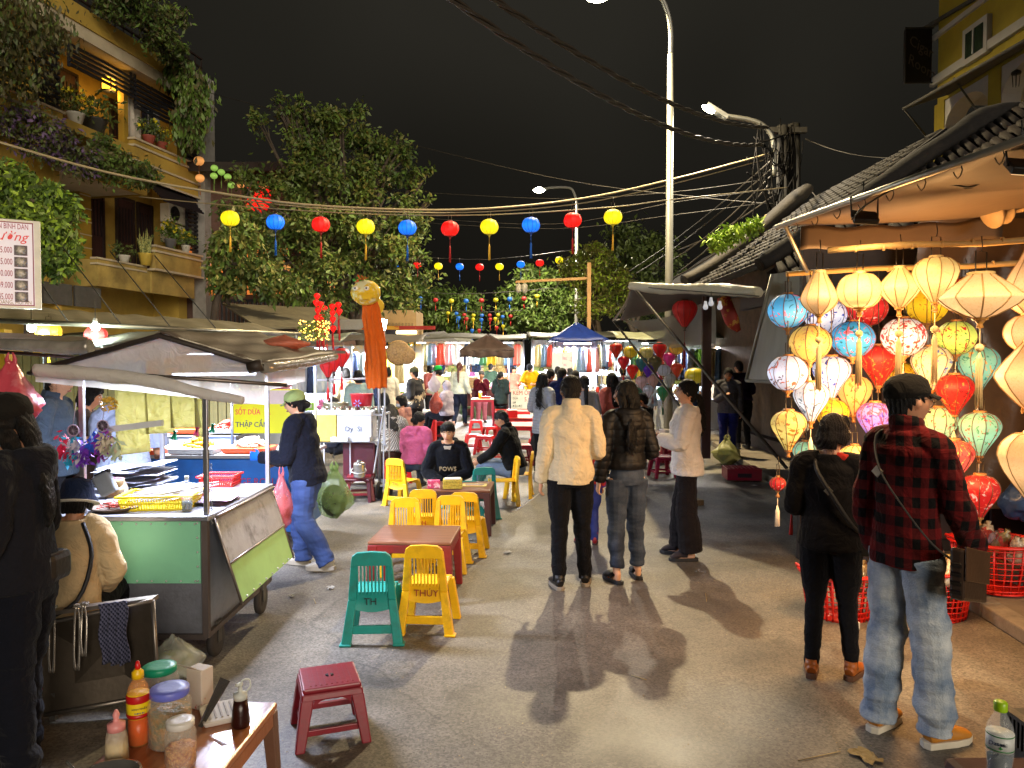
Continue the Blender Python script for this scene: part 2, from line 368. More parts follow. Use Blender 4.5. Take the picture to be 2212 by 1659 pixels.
def tree(label, base, trunk, blobs, n, size, mt, group='trees along the street', seed=1, droop=.5, tr=.16, sub=26, name='tree'):
    t = thing(name, label, 'tree', base, 0, group); b = M()
    top = V(trunk[-1]); b.tube([V(base)]+[V(p) for p in trunk], [tr]+[tr*(.8-.5*i/len(trunk)) for i in range(len(trunk))], 9, sub=3)
    for c, r in blobs:
        s = V(base).lerp(top, U_(.5, 1)); mid = s.lerp(V(c), .5)+V((U_(-.2, .2), U_(-.2, .2), .2)); b.tube([s, mid, V(c)], [tr*.45, tr*.3, tr*.1], 6, sub=3)
        for _ in range(3):
            e = V(c)+V((U_(-1, 1)*r[0]*.8, U_(-1, 1)*r[1]*.8, U_(-.4, .9)*r[2])); b.tube([mid.lerp(V(c), U_(.3, 1)), e], [tr*.15, tr*.04], 5)
    b.build('trunk', BARK, t, world=True)
    tot = sum(r[0]*r[1]*r[2]**.5 for c, r in blobs); pts = []
    for i, (c, r) in enumerate(blobs): pts.append(clump(c, r, max(50, int(n*r[0]*r[1]*r[2]**.5/tot)), sub, seed*50+i))
    leaves('crown', np.vstack(pts), size, mt, t, droop, seed=seed)
    return t
def Pb(l, dd=None):
    # list of (px,py,depth,radius px x, radius px y) -> blobs
    return [(tuple(P(a, b_, d)), (rx*d/FP, (rx+ry)/2*d/FP, ry*d/FP)) for a, b_, d, rx, ry in l]
tree('tall dense dark green tree behind the left awning roofs, crossed by lanterns', tuple(G(770, 915)), [P(790, 800, 21.5), P(770, 700, 21.5), P(740, 560, 22)],
     Pb([(605, 225, 22, 13, 24), (650, 222, 22, 12, 20), (735, 250, 22, 16, 16), (812, 300, 22, 14, 16), (858, 305, 22, 13, 22), (925, 372, 22, 13, 16), (928, 430, 22, 12, 10), (700, 300, 22, 70, 60), (640, 260, 22, 30, 40), (610, 230, 22, 22, 26), (560, 265, 22, 25, 35), (740, 270, 22, 60, 45), (790, 330, 22, 60, 50), (850, 350, 22, 50, 50), (860, 330, 22, 28, 30), (640, 380, 22, 90, 70), (740, 400, 22, 100, 80), (830, 430, 22, 75, 65), (900, 395, 22, 30, 35), (590, 450, 21, 80, 60), (700, 500, 21, 110, 70), (820, 520, 21, 95, 60), (880, 500, 21, 50, 40), (620, 560, 20.5, 90, 60), (740, 590, 21, 110, 60), (850, 590, 21, 75, 50), (905, 560, 21, 35, 25), (800, 640, 21, 95, 40), (560, 560, 20.5, 60, 70), (520, 420, 20.5, 50, 60), (870, 640, 21, 40, 30), (700, 650, 21, 60, 35)]),
     30000, .16, [LF_D, LF_D, LF_G, LF_O], seed=3, tr=.22, sub=11)
tree('slender tree with hanging leaves beside the grey column of the yellow house', tuple(G(470, 960)), [P(462, 700, 15.5), P(480, 620, 15.5), P(500, 560, 15.5)],
     Pb([(500, 520, 15.5, 50, 50), (560, 600, 15.5, 60, 40), (480, 590, 15.5, 35, 45), (620, 620, 15.5, 50, 30)]), 4200, .15, [LF_D, LF_O, LF_G], seed=4, tr=.1, droop=1.3)
tree('small airy tree with yellow-green leaves behind the far lamp post', tuple(G(1300, 880)), [P(1300, 760, 27), P(1290, 690, 27), P(1285, 620, 27)],
     Pb([(1285, 560, 27, 45, 32), (1300, 610, 27, 55, 35), (1250, 600, 27, 40, 28), (1325, 650, 27, 35, 28), (1280, 665, 27, 40, 22), (1230, 570, 27, 22, 14), (1345, 590, 27, 18, 12)]), 6500, .15, [LF_O, LF_O, LF_Y], seed=5, tr=.12, sub=30)
tree('broad dark tree in the distance left of the street centre', tuple(G(930, 850)), [P(930, 740, 42), P(935, 690, 42)],
     Pb([(930, 660, 42, 60, 45), (980, 660, 42, 60, 40), (890, 640, 42, 35, 40), (1000, 700, 42, 50, 30), (880, 700, 42, 50, 30)]), 9000, .26, [LF_D, LF_G], seed=6, tr=.3, sub=30)
tree('dark bamboo-like tree in the distance right of the street centre', tuple(G(1170, 850)), [P(1170, 740, 40), P(1165, 680, 40)],
     Pb([(1140, 620, 40, 45, 45), (1190, 630, 40, 50, 50), (1120, 680, 40, 45, 35), (1180, 690, 40, 60, 35), (1090, 650, 42, 20, 30), (1230, 660, 40, 40, 40)]), 11000, .26, [LF_D, LF_G], seed=7, tr=.3, sub=30)
tree('tall very dark tree standing behind the far lamp post on the right', tuple(G(1380, 850)), [P(1390, 740, 45), P(1370, 650, 45)],
     Pb([(1350, 540, 45, 60, 60), (1420, 560, 45, 60, 60), (1300, 620, 45, 60, 50), (1400, 640, 45, 70, 50)]), 7000, .3, [LF_D], seed=8, tr=.3, sub=30)
def shrub(name, label, pts, size, mt, group, seed=1, droop=.5, stem=None, cat='plant', loc=None):
    loc = loc or tuple(np.mean(pts, 0)); t = thing(name, label, cat, loc, 0, group)
    if stem: b = M(); [b.tube(s, r, 6, sub=2) for s, r in stem]; b.build('stems', BARK, t, world=True)
    leaves('foliage', pts, size, mt, t, droop, seed=seed); return t
def Pc(l, n, seed, sub=20, sr=.22):
    bl = Pb(l); tot = sum(r[0]*r[2] for c, r in bl); return np.vstack([clump(c, r, max(20, int(n*r[0]*r[2]/tot)), sub, seed+i, sr) for i, (c, r) in enumerate(bl)])
# bright creeper on the right roof
shrub('creeper', 'bright yellow-green creeper growing over the mortar ridge of the right tiled roof', Pc([(1560, 520, 14.5, 26, 12), (1600, 500, 14.5, 32, 15), (1630, 485, 14.5, 22, 10), (1550, 535, 14.5, 15, 10)], 1500, 11), .10, [LF_Y], 'creepers and hanging plants')
# ================= people =================
def nz(p, f, seed=0):
    x, y, z = p[:, 0]*f, p[:, 1]*f, p[:, 2]*f; s = seed*1.7
    a = np.sin(1.3*x+2.1*np.sin(.9*z+s)+s)*np.cos(1.1*y+1.7*np.sin(1.2*x-s)); b = np.sin(2.3*z+1.9*np.sin(1.7*y+s)+1.1*x)
    c = np.sin(3.7*x+2.2*np.sin(2.9*z)+s*2)*np.sin(3.1*y+1.5*np.cos(2.2*z+s))
    return (a+b*.8+c*.5)/2.3
SKIN = mat('#c08a68', .5, var=.06, bump=.01, sss=.15, scale=12); SKIN2 = mat('#d3a382', .5, var=.06, bump=.01, sss=.15, scale=12)
HAIRM = mat('#0b0908', .5, var=.4, scale=18, bump=.35, bs=70, stretch=(6, 6, .5), spec=.3)
HAIRR = mat('#4a1e16', .45, var=.35, scale=18, bump=.3, bs=70, stretch=(6, 6, .5))
HAIRG = mat('#170f0c', .55, var=.4, scale=18, bump=.35, bs=70, stretch=(6, 6, .5), spec=.25)
EYEW = mat('#cfc8c0', .25, bump=0); EYED = mat('#120c08', .15, bump=0); LIP = mat('#9a5048', .45, bump=0); WIRE = metal('#3a3530', rough=.3)
ARMS = {'down': ((.215, -.02, 1.10), (.235, .03, .86)), 'bent': ((.22, -.03, 1.10), (.13, .20, 1.12)), 'reach': ((.22, .12, 1.14), (.17, .36, 1.13)),
        'lap': ((.22, .04, 1.12), (.09, .24, .98)), 'mouth': ((.20, .10, 1.12), (.05, .17, 1.36)), 'out': ((.25, .10, 1.12), (.30, .34, 1.06)),
        'table': ((.25, .10, 1.13), (.08, .30, 1.09)), 'swing': ((.24, -.1, 1.12), (.30, -.02, .90)), 'fwd': ((.20, .18, 1.2), (.16, .42, 1.12)), 'chest': ((.21, .02, 1.10), (.06, .22, 1.2))}
def headfn(sc=1.0):
    g = lambda v, c, w: exp(-((v-c)/w)**2)
    def f(u):
        x, y, z = u.x*.076, u.y*.094, u.z*.116
        fr = max(0, u.y)
        if z < 0:
            k = min(1, -z/.116); x *= 1-.30*k**1.3; y *= (1-.16*k) if y < 0 else (1-.06*k)
        if y > 0:
            y *= 1-.08*g(x, 0, .2)*0; y = y*.94
            y += fr*(.026*g(x, 0, .013)*g(z, -.022, .016)+.012*g(x, 0, .012)*g(z, .0, .018)-.012*g(abs(x), .032, .014)*g(z, .008, .012)+.006*g(z, .030, .010)*g(x, 0, .05)+.008*g(x, 0, .022)*g(z, -.056, .010)-.004*g(z, -.068, .005)*g(x, 0, .03)+.009*g(x, 0, .024)*g(z, -.092, .014)+.006*g(abs(x), .045, .02)*g(z, -.028, .02))
        else: y *= 1.02
        return V((x, y, z))*sc
    return f
def person(label, at, face, h=1.65, w=1.0, arms=('down', 'down'), legs='stand', seat=None, lean=0, twist=0, yaw=0, nod=0, top=None, bot=None, hair='short', hm=None, hat=None, shoes=None, skin=None, vox=.010, seed=0, hs=1.0, group='people at the night market', roll=0, z0=0, child=0):
    top = top or {}; bot = bot or {}; k = h/1.7; skin = skin or SKIN; hm = hm or HAIRM
    root = thing('person', label, 'person', (at[0], at[1], z0), rad(face), group)
    pz = .93 if seat is None else seat/k+.10
    dz = pz-.93
    Um = MX.Translation((0, 0, pz)) @ MX.Rotation(rad(twist), 4, 'Z') @ MX.Rotation(rad(-lean), 4, 'X') @ MX.Rotation(rad(roll), 4, 'Y') @ MX.Translation((0, 0, -.93))
    if child: hs *= 1.18
    def U(p): return (Um @ V(p))*k
    SX = (Um.to_3x3() @ V((1, 0, 0)))
    def S(p): return V(p)*k
    # joints
    if isinstance(legs, dict): LJ = legs
    elif legs == 'stand': LJ = {1: ((.10, .02, .49), (.115, -.01, .085)), -1: ((-.10, .02, .49), (-.115, .0, .085))}
    elif legs == 'ease': LJ = {1: ((.10, .04, .49), (.13, .05, .085)), -1: ((-.09, .0, .49), (-.10, -.04, .085))}
    elif legs == 'walk': LJ = {1: ((.09, .17, .52), (.09, .22, .09)), -1: ((-.09, .02, .47), (-.09, -.26, .13))}
    elif legs == 'sit': LJ = {1: ((.15, .40, max(.46, pz+.0)), (.16, .36, .085)), -1: ((-.15, .40, max(.46, pz+.0)), (-.16, .40, .085))}
    elif legs == 'sitfwd': LJ = {1: ((.12, .42, max(.44, pz)), (.12, .62, .085)), -1: ((-.12, .42, max(.44, pz)), (-.13, .55, .085))}
    AJ = {}
    for sd, a in ((1, arms[1]), (-1, arms[0])):      # arms=(left,right)
        e, wr = ARMS[a] if isinstance(a, str) else a
        AJ[sd] = (V((.163*sd*w**.5, -.005, 1.385)), V((e[0]*sd, e[1], e[2])), V((wr[0]*sd, wr[1], wr[2])))
    b = M()
    # torso
    b.tube([S((0, 0, pz-.05)), S((0, 0, pz+.02)), U((0, .005, 1.06)), U((0, .01, 1.24)), U((0, 0, 1.36)), U((0, -.005, 1.43))], [tuple(q*k for q in r) for r in ((.12, .09), (.145*w, .10*w), (.12*w, .085*w), (.145*w, .10), (.15, .085), (.06, .055))], 16, side=SX, sub=3)
    b.tube([U((0, -.012, 1.40)), U((0, .0, 1.47)), U((0, .012, 1.52))], [.058*k, .052*k, .05*k], 12, side=SX)
    HM = Um @ MX.Translation((0, .012, 1.475)) @ MX.Rotation(rad(yaw), 4, 'Z') @ MX.Rotation(rad(-nod), 4, 'X') @ MX.Translation((0, .008, .115*hs))
    HR = HM.to_3x3(); hc = (HM @ V((0, 0, 0)))*k
    hf = headfn(k*hs)
    b.ball(hc, 1, 32, 26, R=HR, fn=hf)
    def Hd(p): return HR @ (V(p)*k*hs)+hc
    for sd in (1, -1):
        b.ball(Hd((sd*.077, -.006, -.004)), (.009*k, .017*k, .028*k), 8, 6, R=HR @ MX.Rotation(sd*-.3, 3, 'Z'))
        s0, e, wr = AJ[sd]; s1, e1, w1 = U(s0), U(e), U(wr)
        b.tube([U((sd*.05, 0, 1.43)), s1, e1, e1.lerp(w1, .35), w1], [r*k for r in (.045, .05*w, .038, .038, .026)], 10, sub=3)
        hand(b, e1, w1, sd, k, HR)
        kn, an = LJ[sd]; hp = S((sd*.09*w**.5, 0, pz-.04)); kn = S(kn); an = S(an)
        b.tube([hp, hp.lerp(kn, .5), kn, kn.lerp(an, .35), an], [r*k for r in (.085*w, .072*w, .05, .05, .032)], 12, sub=3)
        # foot
        fd = (kn-an); fd = V((sd*.18, 1, 0)).normalized() if legs != 'walk' or 1 else V((0, 1, 0))
        b.tube([an+V((0, 0, .02))*k, an+V((0, 0, -.04))*k-fd*.02*k, an+fd*.10*k+V((0, 0, -.055))*k, an+fd*.17*k+V((0, 0, -.065))*k], [(.030*k, .030*k), (.026*k, .028*k), (.032*k, .017*k), (.024*k, .008*k)], 10, side=V((fd.y, -fd.x, 0)), sub=2)
    me = remesh(b, vox*k**.5 if vox < .009 else vox, 1)
    put('body', me, skin, root)
    # face
    for sd in (1, -1):
        e = M(); e.ball(Hd((sd*.031, .0785, .006)), (.0135*k*hs, .007*k*hs, .0062*k*hs), 10, 6, R=HR); eo = e.build('eye', EYEW, root)
        e = M(); e.ball(Hd((sd*.031, .0835, .006)), (.0062*k*hs, .003*k*hs, .0058*k*hs), 8, 6, R=HR); e.build('iris', EYED, eo)
        e = M(); e.tube([Hd((sd*.014, .088, .024)), Hd((sd*.032, .088, .029)), Hd((sd*.050, .076, .024))], [(.003*k, .0022*k)]*3, 6, sub=2); e.build('eyebrow', hm, root)
    e = M(); e.tube([Hd((-.024, .080, -.060)), Hd((-.008, .0905, -.0565)), Hd((.008, .0905, -.0565)), Hd((.024, .080, -.060))], [(.002*k, .002*k), (.0055*k, .004*k), (.0055*k, .004*k), (.002*k, .002*k)], 8, sub=2); e.build('lips', LIP, root)
    # hair
    hb = M()
    R3 = HR
    if hair != 'bald' and hat != 'hood':
        hb.ball(Hd((0, -.013, .030)), tuple(q*k*hs for q in (.084, .094, .102)), 24, 16, R=R3)
        hb.tube([Hd((0, -.055, .0)), Hd((0, -.062, -.06)), Hd((0, -.058, -.09))], [(.07*k*hs, .045*k*hs), (.058*k*hs, .035*k*hs), (.045*k*hs, .022*k*hs)], 12, side=HR @ V((1, 0, 0)))
        hx = HR @ V((1, 0, 0))
        if hair in ('fringe', 'bob', 'mop'):
            for ii in range(11):
                xx = -.070+.014*ii; yy = .090*max(.05, 1-(xx/.079)**2)**.5; zz_ = .040+.012*sin(ii*2.3+seed)
                hb.tube([Hd((xx*.6, .045, .112)), Hd((xx*.95, yy*.96, .082)), Hd((xx+.004*sin(ii*5), yy+.006, zz_))], [(.017*k*hs, .010*k*hs), (.0135*k*hs, .008*k*hs), (.005*k*hs, .004*k*hs)], 7, sub=2)
        if hair in ('bob', 'mop'):
            dn = -.075 if hair == 'bob' else -.03
            for sd in (1, -1): hb.tube([Hd((sd*.066, .01, .03)), Hd((sd*.078, .0, -.02)), Hd((sd*.074, -.01, dn))], [(.045*k*hs, .016*k*hs), (.048*k*hs, .018*k*hs), (.035*k*hs, .012*k*hs)], 10, side=HR @ V((0, 1, 0)), sub=2)
            hb.tube([Hd((0, -.06, .0)), Hd((0, -.072, -.05)), Hd((0, -.062, dn-.03))], [(.080*k*hs, .045*k*hs), (.082*k*hs, .042*k*hs), (.068*k*hs, .025*k*hs)], 12, side=hx)
        if hair == 'long':
            hb.tube([Hd((0, -.05, .04)), Hd((0, -.075, -.05)), Hd((0, -.085, -.13)), Um @ V((0, -.125, 1.26))*k, Um @ V((0, -.125, 1.14))*k], [tuple(q*k*hs for q in r) for r in ((.078, .05), (.086, .045), (.088, .035), (.10, .028), (.07, .012))], 16, side=hx, sub=4)
            for sd in (1, -1): hb.tube([Hd((sd*.06, .015, .05)), Hd((sd*.083, .006, -.01)), Hd((sd*.083, -.01, -.09)), Hd((sd*.08, -.03, -.19))], [tuple(q*k*hs for q in r) for r in ((.03, .014), (.038, .014), (.038, .014), (.02, .01))], 8, side=HR @ V((0, 1, 0)), sub=3)
        if hair in ('pony', 'lowpony'):
            z = .0 if hair == 'pony' else -.05
            hb.tube([Hd((0, -.095, .02+z)), Hd((0, -.14, .0+z)), Hd((0, -.155, -.08+z)), Um @ V((0, -.15, 1.28))*k, Um @ V((.01, -.14, 1.17))*k], [q*k for q in (.030, .028, .034, .028, .008)], 10, sub=3)
            for sd in (1, -1): hb.tube([Hd((sd*.058, .048, .045)), Hd((sd*.079, .02, .02)), Hd((sd*.078, -.03, -.03))], [tuple(q*k for q in (.022, .008))]*3, 8, side=HR @ V((0, 1, 0)), sub=2)
        if hair == 'bun':
            hb.ball(Hd((0, -.115, -.03)), .038*k, 10, 8, R=R3); hb.tube([Hd((0, -.08, -.01)), Hd((0, -.11, -.03))], .045*k, 10)
            for sd in (1, -1): hb.tube([Hd((sd*.058, .045, .045)), Hd((sd*.079, .02, .02)), Hd((sd*.076, -.03, -.03))], [tuple(q*k for q in (.022, .008))]*3, 8, side=HR @ V((0, 1, 0)), sub=2)
        me = remesh(hb, max(.006, vox*.75), 1)
        displace(me, lambda p, n: k*.0035*np.sin(300*p[:, 0]/k+4*np.sin(22*p[:, 2]+seed)+180*p[:, 1]/k)*np.clip(1.2-np.abs(n[:, 2]), 0, 1)+.002*nz(p, 60, seed))
        put('hair', me, hm, root)
        if vox < .0095 and not hat:
            rg = np.random.RandomState(seed); n_ = len(me.vertices); co_ = np.empty(n_*3); me.vertices.foreach_get('co', co_); co_ = co_.reshape(-1, 3)[rg.randint(0, n_, 1500)]; A_ = np.array(WM(root)); lg = hair == 'long'
            leaves('hair_strands', co_ @ A_[:3, :3].T+A_[:3, 3], .055 if lg else .022, hm, root, 3.2 if lg else 1.2, .04, seed)
    # hats
    if hat and hat[0] in ('cap', 'bucket', 'beanie'):
        hb = M(); kind, hmt = hat[0], hat[1]; bk = -1 if len(hat) > 2 and hat[2] == 'back' else 1
        q = k*hs
        if kind == 'cap':
            hb.lathe([(.094*q, -.012*q), (.096*q, .02*q), (.086*q, .06*q), (.06*q, .084*q), (.02*q, .096*q), (0, .098*q)], 24, Hd((0, -.012, .034)), R=R3 @ MX.Diagonal((.93, 1.08, 1.0)))
            oo = hb.build('cap', hmt, root, solid=.003)
            hb = M()
            hb.grid(lambda a, c: Hd((sin((a-.5)*2.3)*(.078-.006*c), bk*(.072+.078*c*cos((a-.5)*1.9)**.6*1.0-.03*abs(a-.5)*2), .030+.010*cos((a-.5)*3)-.030*c)), 14, 5)
            hb.build('brim', hmt, oo, solid=.004)
            hb = M(); hb.ball(Hd((0, -.012, .130)), .006*q, 8, 5); hb.build('button', hmt, oo)
        elif kind == 'beanie':
            hb.lathe([(.09*q, -.01*q), (.094*q, .01*q), (.088*q, .06*q), (.05*q, .098*q), (0, .108*q)], 24, Hd((0, -.01, .03)), R=R3 @ MX.Diagonal((.95, 1.08, 1)), ridge=.02); hb.build('beanie', hmt, root, solid=.004)
        else:
            hb.lathe([(.135*q, -.05*q), (.128*q, -.045*q), (.098*q, .005*q), (.092*q, .06*q), (.078*q, .088*q), (.03*q, .098*q), (0, .098*q)], 28, Hd((0, -.012, .02)), R=R3 @ MX.Diagonal((.95, 1.06, 1)))
            oo = hb.build('bucket_hat', hmt, root, solid=.004)
            hb = M(); hb.lathe([(.136*q, -.058*q), (.139*q, -.053*q), (.136*q, -.047*q)], 28, Hd((0, -.012, .02)), R=R3 @ MX.Diagonal((.95, 1.06, 1))); hb.build('trim', cloth('#cfcabc'), oo)
    # top garment
    tm = top.get('m') or cloth('#222226'); ez = top.get('ease', .018); hem = top.get('hem', .92); sl = top.get('sleeve', 1.0)
    t = M()
    def rr(*q): return [tuple((a+ez)*k for a in r) for r in q]
    hemp = U((0, 0, hem)) if seat is None else U((0, 0, max(hem, .91)))
    t.tube([hemp, U((0, 0, hem+.04)), U((0, .005, 1.10)), U((0, .012, 1.24)), U((0, 0, 1.36)), U((0, -.01, 1.43)), U((0, -.01, 1.455))],
           rr((.155*w+top.get('flare', 0), .118*w+top.get('flare', 0)*.6), (.158*w, .120*w), (.135*w, .10*w), (.150*w, .112*w), (.158, .088), (.075, .065), (.058, .056)), 20, side=SX, sub=4)
    if top.get('rib'): t.tube([U((0, 0, hem-.05)), U((0, 0, hem+.01))], rr((.150*w, .114*w), (.155*w, .118*w)), 20, side=SX)
    for sd in (1, -1):
        s0, e, wr = AJ[sd]; s1, e1, w1 = U(s0), U(e), U(wr); n0 = U((sd*.06, -.005, 1.425))
        if sl < 1:
            w1 = e1.lerp(w1, 0) ; pts = [n0, s1, s1.lerp(e1, sl*2)] if sl <= .5 else [n0, s1, e1]
            t.tube(pts, [(q+ez)*k for q in (.04, .056*w, .052*w)], 12, sub=4)
        else: t.tube([n0, s1, s1.lerp(e1, .5), e1, e1.lerp(w1, .5), w1], [(q+ez*.8)*k for q in (.036, .050*w, .048*w, .043, .038, .030)], 12, sub=4)
    if top.get('hoodup'):
        t.ball(Hd((0, -.022, .012)), tuple(q*k*hs for q in (.098, .100, .125)), 20, 14, R=R3); t.tube([U((0, -.02, 1.42)), Hd((0, -.03, -.06))], [.085*k, .088*k], 14)
    if top.get('hood'):
        t.tube([U((-.10, .02, 1.435)), U((-.09, -.075, 1.45)), U((0, -.115, 1.43)), U((.09, -.075, 1.45)), U((.10, .02, 1.435))], [(.022*k, .02*k), (.04*k, .032*k), (.055*k, .04*k), (.04*k, .032*k), (.022*k, .02*k)], 10, sub=4)
        t.tube([U((0, -.11, 1.43)), U((0, -.12, 1.35)), U((0, -.10, 1.29))], [(.10*k, .035*k), (.09*k, .03*k), (.03*k, .012*k)], 14, side=SX, sub=3)
    if top.get('collar'):
        for j in range(9):
            pass
        t.tube([U((.068*sin(a_), -.012-.072*cos(a_), 1.487+.014*cos(a_))) for a_ in [(-1+2*i/12)*2.6 for i in range(13)]], [(.036*k, .012*k)]*13, 8, side=V((0, 0, 1)), sub=1)
    me = remesh(t, vox*.95, 2)
    am = top.get('fold', .010)*k
    if top.get('puff'):
        pf = top['puff']
        Ui = Um.inverted(); A = np.array(Ui)
        displace(me, lambda p, n: k*.008*(np.abs(np.sin((np.c_[p/k, np.ones(len(p))] @ A.T)[:, 2]*pi/pf))**.5-.6)*np.clip(1.3-np.abs(n[:, 2]), 0, 1)+.003*nz(p, 30, seed))
    else:
        displace(me, lambda p, n: am*(.8*nz(p*np.array([1.0, 1.0, .5]), 11, seed)+.55*nz(p*np.array([.7, .7, 2.2]), 9, seed+3)+.08*nz(p, 30, seed+1)))
    tp = put(top.get('name', 'jacket'), me, tm, root)
    if top.get('cuff'):
        for sd in (1, -1):
            s0, e, wr = AJ[sd]; e1, w1 = U(e), U(wr); c = M(); c.tube([w1.lerp(e1, .12), w1.lerp(e1, -.02)], [.042*k, .038*k], 12); c.build('cuff', top['cuff'], tp)
        c = M(); c.tube([U((0, 0, hem-.055)), U((0, 0, hem+.012))], rr((.156*w, .120*w), (.160*w, .123*w)), 24, side=SX); c.build('waistband', top['cuff'], tp)
    # trousers
    bm_ = bot.get('m') or cloth('#15151a'); fl = bot.get('flare', .0); ez2 = bot.get('ease', .012); up = bot.get('up', 0)
    t = M()
    t.tube([S((0, 0, pz-.09)), S((0, -.005, pz-.02)), S((0, 0, pz+.07)), U((0, .0, 1.04))], [tuple((a+e_)*k for a in r) for r, e_ in (((.13*w, .10*w), ez2), ((.150*w, .114*w), min(ez2, .014)), ((.134*w, .098*w), .006), ((.10*w, .075*w), .004))], 18, side=(1, 0, 0) if seat is not None else SX, sub=3)
    for sd in (1, -1):
        kn, an = LJ[sd]; hp = S((sd*.088*w**.5, -.005, pz-.05)); kn = S(kn); an = S(an)+V((0, 0, bot.get('cut', .0)))*k
        t.tube([hp, hp.lerp(kn, .5), kn, kn.lerp(an, .5), an-V((0, 0, .025))*k], [(q+ez2)*k for q in (.086*w, .078*w, .056+fl*.5, .050+fl*.8, .038+fl)], 14, sub=4)
        if bot.get('skirt'): t.tube([S((0, 0, pz-.1)), S((0, .0, .55)), S((0, .0, bot['skirt']))], [(.17*k*w, .13*k*w), (.19*k, .16*k), (.20*k, .17*k)], 18, side=(1, 0, 0), sub=3)
    me = remesh(t, vox*.95, 2); am2 = bot.get('fold', .008)*k
    displace(me, lambda p, n: am2*(nz(p*np.array([.8, .8, 2.0]), 10, seed+7)*(.6+.8*np.exp(-((p[:, 2]-.12*k)/(.16*k))**2)+.5*np.exp(-((p[:, 2]-.5*k)/(.1*k))**2))+.08*nz(p, 30, seed+5)))
    put(bot.get('name', 'trousers'), me, bm_, root)
    # shoes
    sh = shoes or {}; sm_, so = sh.get('m', mat('#161616', .5)), sh.get('sole', mat('#2a2a2a', .7))
    for sd in (1, -1):
        kn, an = LJ[sd]; an = S(an); fd = V((sd*.18, 1, 0)).normalized(); sdv = V((fd.y, -fd.x, 0)); gz = an.z-.085*k
        def F(f, s_, z): return V((an.x, an.y, gz))+fd*f*k+sdv*s_*k+V((0, 0, z*k))
        c = M()
        if sh.get('kind') == 'slip':
            c.tube([F(.035, 0, .055), F(.09, 0, .062), F(.15, 0, .045), F(.185, 0, .03)], [(.046*k, .028*k), (.050*k, .034*k), (.045*k, .026*k), (.025*k, .012*k)], 12, side=sdv, sub=2)
        else:
            c.tube([F(-.055, 0, .05), F(-.03, 0, .058), F(.03, 0, .058), F(.10, 0, .048), F(.16, 0, .038), F(.195, 0, .03)], [(.026*k, .03*k), (.036*k, .042*k), (.037*k, .042*k), (.045*k, .034*k), (.042*k, .024*k), (.022*k, .012*k)], 14, side=sdv, sub=3)
            c.tube([F(-.018, 0, .06), F(-.015, 0, .12)], [.042*k, .038*k], 12)
        so_ = c.build('shoe', sm_, root)
        c = M(); ol = [(-.075, .0), (-.062, .032), (0, .038), (.08, .048), (.15, .046), (.195, .025), (.208, 0)]
        ol = ol+[(a, -b_) for a, b_ in ol[-2:0:-1]]; n = len(ol); hh = sh.get('h', .022)
        c.add([F(a, b_, .0) for a, b_ in ol]+[F(a, b_, hh) for a, b_ in ol], [tuple(range(n)), tuple(range(2*n-1, n-1, -1))]+[(i, n+i, n+(i+1) % n, (i+1) % n) for i in range(n)])
        c.build('sole', so, so_, bev=.004)
        if sh.get('lace'):
            c = M()
            for i in range(4): c.tube([F(.045+.018*i, -.02, .090-.010*i), F(.05+.018*i, 0, .098-.012*i), F(.045+.018*i, .02, .090-.010*i)], .0028*k, 6)
            c.build('laces', mat('#d8c8a0', .8), so_)
    root['k'] = k
    INFO[root.name] = dict(U=U, S=S, Hd=Hd, AJ=AJ, k=k, HR=HR)
    return root
INFO = {}
def hand(b, e, w, sd, k, HR):
    d = (w-e).normalized(); up = V((0, 0, 1))
    fwd = V((0, 1, 0)); a = fwd-d*fwd.dot(d)
    if a.length < .5: a = V((0, 0, 1))-d*d.z     # forearm points forward: thumb side up
    a.normalize(); pn = a.cross(d)*1.0           # palm normal
    if pn.dot(V((-sd, 0, 0))) < 0: pn = -pn      # palm faces inwards
    c0 = w+d*.005*k
    b.tube([w-d*.01*k, w+d*.03*k, w+d*.085*k], [(.024*k, .017*k), (.036*k, .015*k), (.040*k, .013*k)], 10, side=a, sub=2)
    for i, (o, ln) in enumerate(((.031, .066), (.011, .074), (-.010, .070), (-.030, .056))):
        p0 = w+d*.078*k+a*o*k; p1 = p0+(d*.8+pn*.25)*ln*.42*k; p2 = p1+(d*.55+pn*.7)*ln*.34*k; p3 = p2+(d*.15+pn*.85)*ln*.24*k
        b.tube([p0, p1, p2, p3], [.0088*k, .0085*k, .008*k, .0065*k], 8)
    p0 = w+d*.025*k+a*.028*k; p1 = p0+(d*.55+a*.65+pn*.25)*.036*k; p2 = p1+(d*.8+a*.15+pn*.4)*.032*k
    b.tube([p0, p1, p2], [.013*k, .0105*k, .008*k], 8)
def strap(root, pts, r, m, name='bag_strap'):
    c = M(); c.tube(pts, [r]*len(pts), 6, sub=4); return c.build(name, m, root)
# ================= left yellow house =================
YEL = mat('#ac903c', .8, var=.18, scale=1.2, bump=.04, bs=20, dirt=.45); YEL2 = mat('#9a7c22', .8, var=.2, scale=1.2, bump=.04, bs=20, dirt=.4)
CRM = mat('#b9ad90', .8, var=.12, scale=2, bump=.03, dirt=.35); DKW = mat('#2a1d18', .6, var=.3, scale=6, bump=.08, stretch=(4, 4, .5)); BRW = mat('#3c2420', .55, var=.25, scale=5, bump=.05, stretch=(4, 4, .5))
SLT = mat('#16171b', .55, var=.3, bump=.03); GRY = mat('#8f8c84', .7, var=.12, bump=.03, dirt=.3); DGR = mat('#44423e', .8, var=.3, bump=.1, dirt=.4)
